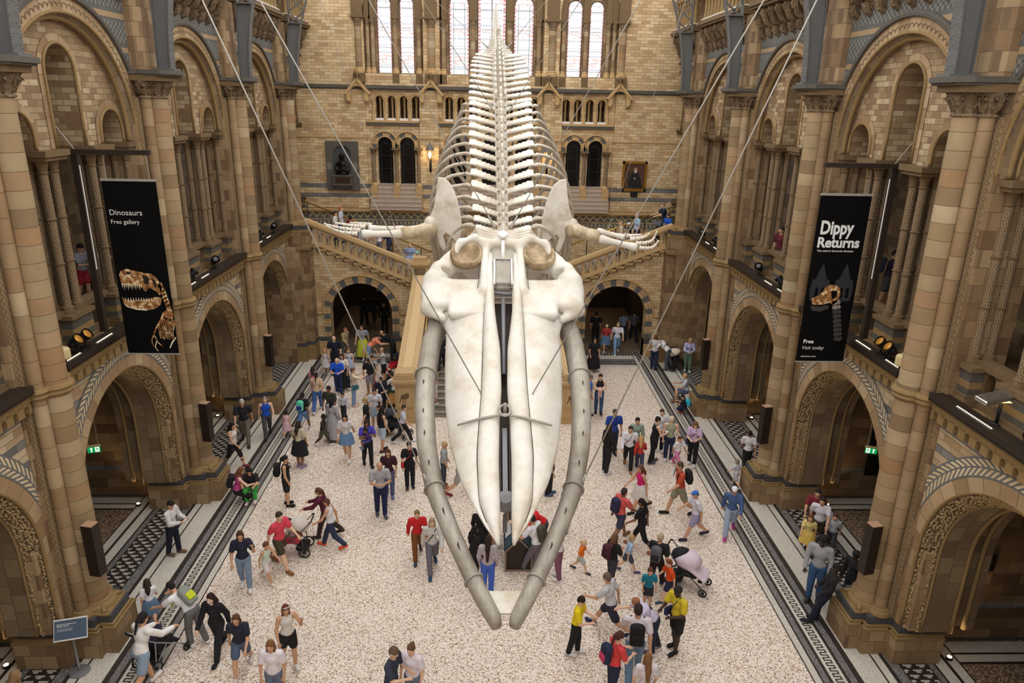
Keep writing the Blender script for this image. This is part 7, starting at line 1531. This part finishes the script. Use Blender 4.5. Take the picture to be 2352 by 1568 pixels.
# ------------------------------------------------------------------ closing wall behind the viewer, light, camera
w = thing('wall_entrance', None, None, kind='structure')
b = MB(); b.box(-15.2, 15.2, -2.6, -2.2, 0, 9.6); b.build('entrance_wall', M['wall'], w)
for s in (1, -1):
    b = MB(); b.box(*sorted((s * 9.0, s * 9.9)), -2.2, 4.0, 0, 17.6); b.build('entrance_side_wall', M['wall'], w)
    b = MB(); b.box(*sorted((s * 9.0, s * 9.9)), 4.0, 6.5, 14.0, 17.6); b.build('entrance_side_wall', M['wall'], w)
W_ = bpy.data.worlds.new('world'); bpy.context.scene.world = W_; W_.use_nodes = True; bg = W_.node_tree.nodes['Background']; bg.inputs[0].default_value = (1.0, .98, .96, 1); bg.inputs[1].default_value = 2.15
cam = bpy.data.cameras.new('camera'); co = bpy.data.objects.new('camera', cam); C.objects.link(co); bpy.context.scene.camera = co
cam.sensor_width = 36; cam.lens = CF / 2352 * 36; cam.clip_end = 300; cam.clip_start = .1
pi_, ya_, ro_ = R(CP[0]), R(CP[1]), R(CP[2])
fwd = Vector((math.sin(ya_) * math.cos(pi_), math.cos(ya_) * math.cos(pi_), -math.sin(pi_))); rt = Vector((math.cos(ya_), -math.sin(ya_), 0)); up = rt.cross(fwd)
# image rolled clockwise by ro_: camera axes expressed in the unrolled frame
rx = rt * math.cos(ro_) + up * math.sin(ro_) * 1.0; uy = up * math.cos(ro_) - rt * math.sin(ro_)
Mx = Matrix((rx, uy, -fwd)).transposed().to_4x4(); Mx.translation = Vector((CC[0], 0, CC[1])); co.matrix_world = Mx
sc_ = bpy.context.scene; sc_.view_settings.view_transform = 'Standard'; sc_.view_settings.look = 'None'; sc_.view_settings.exposure = EXPO; sc_.view_settings.gamma = 1; sc_.view_settings.use_curve_mapping = False
sc_.cycles.use_adaptive_sampling = True; sc_.cycles.adaptive_threshold = .045; sc_.cycles.max_bounces = 4; sc_.cycles.diffuse_bounces = 3; sc_.cycles.glossy_bounces = 2; sc_.cycles.transmission_bounces = 2; sc_.cycles.caustics_reflective = False; sc_.cycles.caustics_refractive = False; sc_.cycles.sample_clamp_indirect = 6
# ------------------------------------------------------------------ people
SKM = {}
def skin(c):
    if c not in SKM: SKM[c] = plain(c, .55, name='skin')
    return SKM[c]
EYE = plain('1a1412', .3, name='eye'); LIP = plain('9a5548', .5, name='lip')
def cloth(c):
    k = 'cloth' + c
    if k not in SKM:
        t = NT('cloth_' + c); n = t.noise(t.obj(), 14, 3); f = t.math('MULTIPLY_ADD', n, .3, .85); t.col(t.mul(lin(c), t.comb(f, f, f))); t.set(rough=.85); t.bump(t.noise(t.obj(), 9, 2), .5, .03); SKM[k] = t.m
    return SKM[k]
#       left leg (swing, knee), right leg, lean, arms: (forward, out, elbow, inward) left / right, head pitch, head turn
POSE = {'stand': ((3, 4), (-4, 3), 2, (4, 12, 18, .15), (0, 10, 22, .1), 12, 0), 'walk': ((26, 8), (-18, 30), 6, (-22, 10, 18, 0), (24, 10, 30, .1), 8, 0),
        'stride': ((38, 12), (-28, 45), 12, (-30, 14, 25, 0), (35, 12, 40, .1), 15, 0), 'read': ((5, 4), (-6, 5), 6, (18, 10, 78, .55), (20, 10, 76, .55), 35, 0),
        'phone': ((10, 6), (-10, 12), 3, (25, 22, 125, .2), (6, 14, 25, .1), 12, 0), 'photo': ((3, 3), (-3, 3), 0, (62, 16, 55, .35), (62, 14, 55, .35), 5, 0),
        'cross': ((5, 3), (-8, 6), 3, (16, 12, 84, .95), (18, 12, 80, .95), 15, 0), 'bend': ((8, 10), (-6, 14), 48, (45, 10, 20, .1), (50, 12, 35, .2), 30, 0),
        'push': ((22, 8), (-20, 30), 14, (42, 8, 35, .0), (42, 8, 35, .0), 10, 0), 'lean': ((28, 6), (14, 10), 16, (30, 20, 50, .3), (35, 16, 45, .3), 28, 0),
        'rest': ((24, 10), (16, 14), -10, (8, 10, 40, .3), (10, 10, 35, .3), 22, 0), 'carry': ((12, 6), (-12, 18), -2, (28, 14, 95, .7), (28, 14, 90, .7), 20, 0), 'wave': ((4, 3), (-4, 4), 4, (120, 25, 40, 0), (20, 12, 70, .4), 5, 0),
        'sit': ((84, 88), (80, 84), 10, (30, 14, 60, .4), (34, 12, 55, .4), 20, 0), 'floor': ((88, 130), (80, 120), 14, (35, 14, 60, .4), (40, 12, 50, .3), 15, 0), 'knees': ((118, 120), (112, 118), 12, (55, 10, 40, .3), (60, 10, 40, .3), 30, 0)}
def rotx(v, a, o): c, s = math.cos(a), math.sin(a); d = v - o; return o + Vector((d.x, d.y * c + d.z * s, -d.y * s + d.z * c))
NP = [0]
def person(label, x, y, z, H, hd, pose, top, bot, shoe, hair, sk, extra):
    NP[0] += 1; rr = random.Random(NP[0] * 7 + 1)
    root = thing('person', label, 'person', (x, y, z), -R(hd))
    kid = H < 1.45; g = 1.0 if not kid else 1 - .3 * (1.45 - H); hs = H ** .35 * 1.72 ** .65 / 1.72 if kid else H / 1.72   # head shrinks less than the body
    (la, lk), (ra, rk), lean, LA, RA, hp_, ht = POSE[pose]
    if rr.random() < .5 and pose in ('walk', 'stand', 'stride', 'push'): la, lk, ra, rk = ra, rk, la, lk; LA, RA = RA, LA
    fem = hair[0] in ('long', 'xlong', 'pony', 'bun', 'hijab')
    hipx = .052 * H; th_ = .245 * H; sh = .235 * H; hz = .52 * H
    pel = Vector((0, 0, hz + .01 * H)); legs = []
    for s, a, k in ((-1, la, lk), (1, ra, rk)):
        a += rr.uniform(-2, 2); hj = Vector((s * hipx, 0, hz)); spread = .02 if pose not in ('floor', 'sit', 'knees') else .12
        if pose == 'floor': spread = .5
        d1 = Vector((s * spread, math.sin(R(a)), -math.cos(R(a)))).normalized(); kn = hj + d1 * th_
        d2 = Vector((-s * spread * (1.6 if pose == 'floor' else .5), math.sin(R(a - k)), -math.cos(R(a - k)))).normalized(); an = kn + d2 * sh
        toe = an + Vector((s * .02, .115 * H * math.cos(R(min(45, max(0, k - a - 5)) * .8 if a < 0 else 0)), -.02 * H - .05 * H * (1 if a < -8 else 0))); legs.append([hj, kn, an, toe])
    low = min(min(l[2].z - .045 * H, l[3].z - .016 * H) for l in legs)
    if pose == 'floor': low = min(low, hz - .075 * H)
    if pose == 'knees': low = min(low, hz - .075 * H)
    dz = Vector((0, 0, -low)); pel += dz
    for l in legs:
        for i in range(4): l[i] = l[i] + dz
    if pose == 'lean': pass
    L_ = R(lean); ud = Vector((0, math.sin(L_), math.cos(L_))); fd = Vector((0, math.cos(L_), -math.sin(L_)))
    waist = pel + ud * .09 * H; chest = pel + ud * .20 * H; neck = pel + ud * .305 * H; shz = pel + ud * .275 * H
    hu = (ud + Vector((0, .15, .5)) * (1 if lean > 30 else .4)).normalized(); hc = neck + hu * (.04 * H + .085 * hs) + Vector((0, .012, 0))
    hpitch = R(hp_ + lean * .5); HR = Matrix.Rotation(-hpitch, 3, 'X'); Hd = lambda a, b_, c: hc + HR @ Vector((a, b_, c)) * hs
    sw = (.103 if fem else .115) * H; arms = []
    for s, (f, o, e, inn) in ((-1, LA), (1, RA)):
        sj = shz + Vector((s * sw, 0, 0)); f += rr.uniform(-5, 5); fo = R(f - (lean * .0))
        d1 = Vector((s * math.sin(R(o)), math.sin(fo) * math.cos(R(o)), -math.cos(fo) * math.cos(R(o)))).normalized(); el = sj + d1 * .172 * H
        f2 = fo + R(e); d2 = Vector((s * (math.sin(R(o)) * .4 - inn), math.sin(f2), -math.cos(f2))).normalized(); wr = el + d2 * .145 * H; arms.append([sj, el, wr, d2])
    k_ = .03; res = .024 * (1 if H > 1.3 else .8)
    b1 = [('e', pel, (.088 * H, .06 * H, .07 * H)), ('c', pel, waist, .062 * H, .058 * H), ('e', chest, ((.082 if fem else .092) * H, .06 * H, .095 * H)), ('c', shz - Vector((sw * .75, 0, 0)), shz + Vector((sw * .75, 0, 0)), .034 * H, .034 * H), ('c', shz, neck + hu * .05 * H, .034 * H, .03 * H)]
    head = [('e', hc, (.074 * hs, .09 * hs, .108 * hs)), ('e', Hd(0, .03, -.055), (.05 * hs, .055 * hs, .05 * hs)), ('c', Hd(0, .085, .012), Hd(0, .106, -.018), .011 * hs, .016 * hs), ('e', Hd(.075, -.01, -.01), (.014, .02, .03)), ('e', Hd(-.075, -.01, -.01), (.014, .02, .03))]
    lim = []
    for l in legs: lim += [('c', l[0], l[1], .052 * H, .034 * H), ('c', l[1], l[1].lerp(l[2], .35), .034 * H, .034 * H), ('c', l[1].lerp(l[2], .35), l[2], .034 * H, .022 * H), ('c', l[2] - Vector((0, .02, .02 * H)), l[3], .022 * H, .018 * H)]
    for a in arms: lim += [('c', a[0], a[1], .029 * H, .023 * H), ('c', a[1], a[2], .024 * H, .016 * H), ('e', a[2] + a[3] * .03 * H, (.021 * H,) * 3)]
    v, f = sdf_mesh([tuple(tuple(q) if isinstance(q, Vector) else q for q in p) for p in b1 + head + lim], res, k_)
    ex = MB()
    for s in (-1, 1):
        ex.lathe([(.001, -.006), (.011 * hs, 0), (.001, .006)], 6, tuple(Hd(s * .03, .079, .014)), 1)
    ex.tube([Hd(-.022, .086, -.05), Hd(0, .092, -.052), Hd(.022, .086, -.05)], .006 * hs, 5, 2)
    for s, a in zip((-1, 1), arms):     # four fingers and a thumb, unequal and curled
        d = a[3]; side = d.cross(Vector((0, 0, 1))); side = side.normalized() if side.length > .2 else Vector((1, 0, 0)); nrm = side.cross(d).normalized(); pc = a[2] + d * .045 * H
        for i, (ln, off) in enumerate(((.036, -.018), (.041, -.006), (.038, .006), (.03, .017))):
            p0 = pc + side * off * H; p1 = p0 + (d * .9 - nrm * .3).normalized() * ln * H * .5; p2 = p1 + (d * .6 - nrm * .8).normalized() * ln * H * .5; ex.tube([p0 - d * .012, p1, p2], [.0056 * H, .005 * H, .004 * H], 5)
        p0 = a[2] + d * .02 * H - side * s * .016 * H; ex.tube([p0, p0 + (d - side * s * .9).normalized() * .02 * H, p0 + (d * 1.6 - side * s * .9).normalized() * .036 * H], [.0065 * H, .006 * H, .0045 * H], 5)
    body = raw_mesh('body', v, f, [skin(sk), EYE, LIP], root, True, ex)
    T = lambda ps: [tuple(tuple(q) if isinstance(q, Vector) else q for q in p) for p in ps]
    # top
    col, sl = top; inf = .014; tp = [('e', pel + ud * .035 * H, (.088 * H + inf, .062 * H + inf, .06 * H)), ('c', pel + ud * .03 * H, waist, .07 * H, .062 * H + inf), ('e', chest, ((.084 if fem else .094) * H + inf, .062 * H + inf, .092 * H + inf))]
    if fem: tp += [('e', chest + fd * .035 * H + ud * .02 * H, (.07 * H, .045 * H, .04 * H))]
    if sl != 'n': tp += [('c', shz - Vector((sw * .78, 0, 0)), shz + Vector((sw * .78, 0, 0)), .034 * H + inf, .034 * H + inf)]
    else: tp += [('c', shz - Vector((sw * .42, 0, 0)), shz + Vector((sw * .42, 0, 0)), .034 * H + inf * .7, .034 * H + inf * .7)]
    for a in arms:
        if sl == 's': tp += [('c', a[0], a[0].lerp(a[1], .62), .034 * H + inf, .036 * H + inf)]
        if sl == 'l': tp += [('c', a[0], a[1], .033 * H + inf, .028 * H + inf), ('c', a[1], a[1].lerp(a[2], .92), .028 * H + inf, .022 * H + inf)]
    v, f = sdf_mesh(T(tp), res, .03, cuts=[(tuple(hu), float((neck + hu * .012 * H).dot(hu)))]); raw_mesh('top', v, f, cloth(col), root)
    # bottom
    bt, bc = bot; pl_ = [('e', pel, (.09 * H + .01, .064 * H + .01, .066 * H))]
    if bt in 'tcs':
        for l in legs:
            e = {'t': .94, 'c': .55, 's': None}[bt]
            if bt == 's': pl_ += [('c', l[0], l[0].lerp(l[1], .72), .056 * H + .01, .05 * H + .014)]
            else:
                w = .0 if bt == 'c' else .012; pl_ += [('c', l[0], l[1], .055 * H + .008, .038 * H + .008 + w * .5), ('c', l[1], l[1].lerp(l[2], e), .038 * H + .008 + w * .5, .028 * H + .006 + w)]
        v, f = sdf_mesh(T(pl_), res, .022); raw_mesh('shorts' if bt == 's' else 'trousers', v, f, cloth(bc), root)
    else:
        ln = {'k': .24, 'm': .17, 'K': .42, 'd': .26, 'D': .46}[bt] * H; r0 = .068 * H; r1 = {'k': .14, 'm': .115, 'K': .15, 'd': .14, 'D': .15}[bt] * H; b = MB(); rings = []; n = 24; zt = pel.z + (.08 if bt in 'kmK' else .1) * H; off = (legs[0][1] + legs[1][1]) / 2 - pel
        for i in range(7):
            t_ = i / 6; r_ = r0 + (r1 - r0) * t_ ** .7 + (.022 * H if 0 < i else 0); z_ = zt - (ln + .08 * H) * t_
            for kk in range(n): a_ = 2 * PI * kk / n; q = r_ * (1 + .05 * t_ * math.cos(7 * a_)); rings.append((q * 1.15 * math.cos(a_), q * .85 * math.sin(a_) + off.y * t_ * .5, z_))
        b.add(rings, [(i * n + kk, i * n + (kk + 1) % n, (i + 1) * n + (kk + 1) % n, (i + 1) * n + kk) for i in range(6) for kk in range(n)]); b.build('skirt', cloth(bc), root, True)
    for l in legs:
        ft = l[3] - l[2]; ft.z = 0; ft = ft.normalized() if ft.length > .01 else Vector((0, 1, 0)); A = l[2] - ft * .018 * H - Vector((0, 0, .022 * H)); B_ = A + ft * .125 * H; B_.z = l[3].z + .004 * H; A.z = max(A.z, l[2].z - .028 * H)
        v, f = sdf_mesh(T([('c', A, B_, .027 * H, .024 * H), ('c', l[2], A, .026 * H, .026 * H), ('e', A.lerp(B_, .75), (.031 * H, .04 * H, .024 * H))]), .018, .02); raw_mesh('shoe', v, f, cloth(shoe), root)
    # hair
    ht_, hcx = hair; P = lambda a, b_, c: tuple(Hd(a, b_, c)); hm = cloth(hcx)
    if ht_ == 'bald': hl = [('e', P(0, -.035, -.02), (.077 * hs, .07 * hs, .05 * hs))]
    elif ht_ == 'afro': hl = [('e', P(0, -.02, .045), (.105 * hs, .11 * hs, .09 * hs))]
    elif ht_ == 'hijab': hl = [('e', P(0, -.018, .01), (.09 * hs, .1 * hs, .12 * hs)), ('c', P(0, -.02, -.08), tuple(shz), .08 * hs, .1 * hs)]
    elif ht_ == 'cap': hl = [('e', P(0, -.006, .045), (.088 * hs, .1 * hs, .075 * hs)), ('e', P(0, .09, .035), (.06 * hs, .06 * hs, .012))]
    else: hl = [('e', P(0, -.018, .028), (.083 * hs, .093 * hs, .1 * hs)), ('e', P(0, -.045, -.02), (.076 * hs, .06 * hs, .08 * hs))]
    bk = lambda t_: chest.lerp(shz, t_) - fd * .085 * H
    if ht_ in ('long', 'xlong'):
        e = tuple(chest - fd * .08 * H) if ht_ == 'long' else tuple(waist - fd * .085 * H)
        hl += [('c', P(0, -.06, -.03), tuple(shz - fd * .075 * H), .07 * hs, .065 * hs), ('c', tuple(shz - fd * .07 * H), e, .06 * hs, .035 * hs)] + [('c', P(s * .062, -.01, .0), tuple(shz + Vector((s * .075, .02, 0)) - ud * .02 * H), .03 * hs, .028 * hs) for s in (-1, 1)]
    if ht_ == 'pony': hl += [('c', P(0, -.1, .03), P(0, -.13, -.02), .035 * hs, .035 * hs), ('c', P(0, -.13, -.02), tuple(shz.lerp(chest, .4) - fd * .09 * H), .034 * hs, .018 * hs)]
    if ht_ == 'bun': hl += [('e', P(0, -.1, .06), (.045 * hs,) * 3)]
    v, f = sdf_mesh(hl, .018, .025); raw_mesh({'cap': 'cap', 'hijab': 'headscarf'}.get(ht_, 'hair'), v, f, hm, root)
    if ht_ == 'cap': v, f = sdf_mesh([('e', P(0, -.04, -.02), (.078 * hs, .062 * hs, .06 * hs))], .018, .02); raw_mesh('hair', v, f, cloth('2a1e18'), root)
    if extra == 'mask': v, f = sdf_mesh([('e', P(0, .05, -.045), (.056 * hs, .055 * hs, .04 * hs))], .015, .01); raw_mesh('face_mask', v, f, cloth('b8c4dc'), root)
    if extra == 'glasses':
        b = MB(); b.tube([P(-.07, .03, .09), P(-.035, .06, .1), P(0, .05, .1), P(.035, .06, .1), P(.07, .03, .09)], .012, 6); b.build('sunglasses', plain('d9d6e6', .2, .4), root, True)
    if extra == 'strap':
        b = MB(); b.tube([tuple(shz + Vector((-.1, .06, .03)) * (H / 1.7)), tuple(chest + fd * .085 * H), tuple(pel + Vector((.15, .05, .02)))], .012, 5); b.build('bag_strap', M['black'], root, True)
    Mw = Matrix.Translation((x, y, z)) @ Matrix.Rotation(-R(hd), 4, 'Z'); short = label.split(' ')
    who = label.replace('person', 'person', 1)
    if extra.startswith('pack'):
        c1, c2 = extra.split(':')[1:]; bp = chest - fd * .115 * H - ud * .02 * H; o = thing('backpack', BAGL[label], 'backpack', tuple(Mw @ bp), -R(hd)); Rl = Matrix.Rotation(-L_, 3, 'X')
        v, f = sdf_mesh([('b', (0, -.045, 0), (.135 * (H / 1.7), .085, .2 * (H / 1.7)), .06, Rl), ('e', tuple(Rl @ Vector((0, -.03, .15 * H / 1.7))), (.12 * H / 1.7, .09, .08), Rl)], .024, .04); raw_mesh('pack_body', v, f, cloth(c1), o)
        v, f = sdf_mesh([('b', tuple(Rl @ Vector((0, -.12, -.06))), (.1 * (H / 1.7), .035, .09 * (H / 1.7)), .03, Rl)], .022, .03); raw_mesh('front_pocket', v, f, cloth(c2), o)
        for s in (-1, 1):
            b = MB(); b.tube([tuple((shz - bp) + Vector((s * sw * .6, -.06, .0))), tuple((shz - bp) + Vector((s * sw * .62, .0, .045 * H))), tuple((shz - bp) + fd * .055 * H + Vector((s * sw * .62, .02, .0))), tuple((chest - bp) + fd * .075 * H + Vector((s * sw * .75, 0.01, -.04)))], .016, 6, ell=(1.4, .7)); b.build('strap', cloth(c2), o, True)
    if extra.startswith('bag'):
        c1 = extra.split(':')[1]; bp = pel + Vector((.135 * H, .03 * H, .0)); o = thing('shoulder_bag', BAGL[label], 'bag', tuple(Mw @ bp), -R(hd))
        v, f = sdf_mesh([('b', (0, 0, 0), (.045, .12, .1), .035)], .02, .02); raw_mesh('bag_body', v, f, cloth(c1), o)
        b = MB(); b.tube([(0, .08, .09), tuple((chest - bp) + fd * .09 * H), tuple((shz - bp) + Vector((-sw * .5, .03, .05 * H))), tuple((chest - bp) - fd * .09 * H), (0, -.08, .09)], .01, 5); b.build('strap', cloth(c1), o, True)
    if extra == 'leaflet':
        hpnt = (arms[0][2] + arms[1][2]) / 2 + Vector((0, .07, .02)); o = thing('leaflet', BAGL[label], 'leaflet', tuple(Mw @ hpnt), -R(hd)); b = MB(); b.box(-.075, .075, -.05, .05, -.003, .003, 0, Matrix.Rotation(R(30), 4, 'X')); b.build('paper', plain('e6e8ee', .6), o)
    if extra == 'jacket':
        o = thing('folded_jacket', 'pink jacket draped over the crossed arms beside the right jaw bone', 'jacket', tuple(Mw @ (waist + Vector((0, .14, .0)))), -R(hd)); v, f = sdf_mesh([('e', (0, 0, .03), (.14, .07, .09)), ('c', (-.03, .02, 0), (-.04, .03, -.25), .07, .05), ('c', (.04, .02, 0), (.05, .02, -.38), .05, .025)], .024, .06); raw_mesh('draped_cloth', v, f, cloth('dcb4b4'), o)
    return root
def step_z(x, y, z):
    if 1 < z < 6.1 and 32.5 < y < 36 and abs(x) > 3.4: return LZ + .147 * min(13, int((abs(x) - 3.5) / .3769) + 1) if abs(x) > 3.5 else LZ
    if z > .1 and 25.25 < y < 31.8 and abs(x) < 2.7: return .1613 * (int((y - 25.25) / .298) + 1)
    return z
BAGL = {}
for p_ in PEOPLE:
    e = p_[-1]
    if ':' in e or e == 'leaflet':
        k = {'p': 'backpack worn by', 'b': 'shoulder bag of', 'l': 'white leaflet held by'}[e[0]]; w = p_[0].split()
        BAGL[p_[0]] = (k + ' the ' + ' '.join(w))
        if len(BAGL[p_[0]].split()) > 16: BAGL[p_[0]] = ' '.join(BAGL[p_[0]].split()[:16])
for p_ in PEOPLE:
    a = list(p_); a[3] = step_z(a[1], a[2], a[3]); person(*a)
# pushchairs
def pushchair(label, x, y, z, hd, frame, seat, hood, blanket=None):
    r = thing('pushchair', label, 'pushchair', (x, y, z), -R(hd), None)
    b = MB()
    for s in (-1, 1): b.tube([(s * .24, -.55, 1.02), (s * .24, -.3, .75), (s * .24, .25, .3), (s * .22, .42, .14)], .014, 7); b.tube([(s * .24, -.3, .75), (s * .26, -.38, .14)], .014, 7); b.tube([(s * .24, -.05, .52), (s * .26, -.38, .2)], .012, 7)
    b.tube([(-.26, -.38, .14), (.26, -.38, .14)], .012, 7); b.build('frame', cloth(frame), r, True)
    b = MB(); b.tube([(-.24, -.55, 1.02), (-.2, -.6, 1.06), (.2, -.6, 1.06), (.24, -.55, 1.02)], .02, 8); b.build('handlebar', M['black'], r, True)
    for s in (-1, 1):
        for yy, rr_ in ((.42, .09), (-.38, .14)):
            b = MB(); b.tube([(0, rr_ * math.cos(k * PI / 8), rr_ * math.sin(k * PI / 8)) for k in range(17)], .02, 6); b.lathe([(.04, -.02), (.04, .02)], 8, M=Matrix.Rotation(PI / 2, 4, 'Y')); b.build('wheel', M['black'], r, True, (s * .27, yy, rr_ + .02))
    v, f = sdf_mesh([('b', (0, -.02, .42), (.2, .24, .03), .03), ('b', (0, -.26, .66), (.2, .04, .26), .04, Matrix.Rotation(.35, 3, 'X')), ('b', (-.2, -.05, .5), (.02, .2, .1), .02), ('b', (.2, -.05, .5), (.02, .2, .1), .02), ('b', (0, .3, .3), (.16, .06, .02), .02)], .024, .04); raw_mesh('seat', v, f, cloth(seat), r)
    v, f = sdf_mesh([('e', (0, -.2, .82), (.24, .3, .22))], .025, .02, cuts=[((0, .5, -.87), -.80)]); raw_mesh('hood', v, f, cloth(hood), r)
    v, f = sdf_mesh([('b', (0, -.3, .22), (.2, .16, .07), .04)], .025, .03); raw_mesh('basket', v, f, cloth('1a1a1c'), r)
    if blanket: v, f = sdf_mesh([('e', (0, -.1, .78), (.3, .36, .24)), ('b', (0, .2, .55), (.26, .3, .04), .04, Matrix.Rotation(-.5, 3, 'X'))], .028, .08); tag(raw_mesh('draped_blanket', v, f, cloth(blanket), None), 'pale pink blanket draped over the pushchair at right', 'blanket').matrix_world = Matrix.Translation((x, y, z)) @ Matrix.Rotation(-R(hd), 4, 'Z')
for a in PUSH: pushchair(*a)
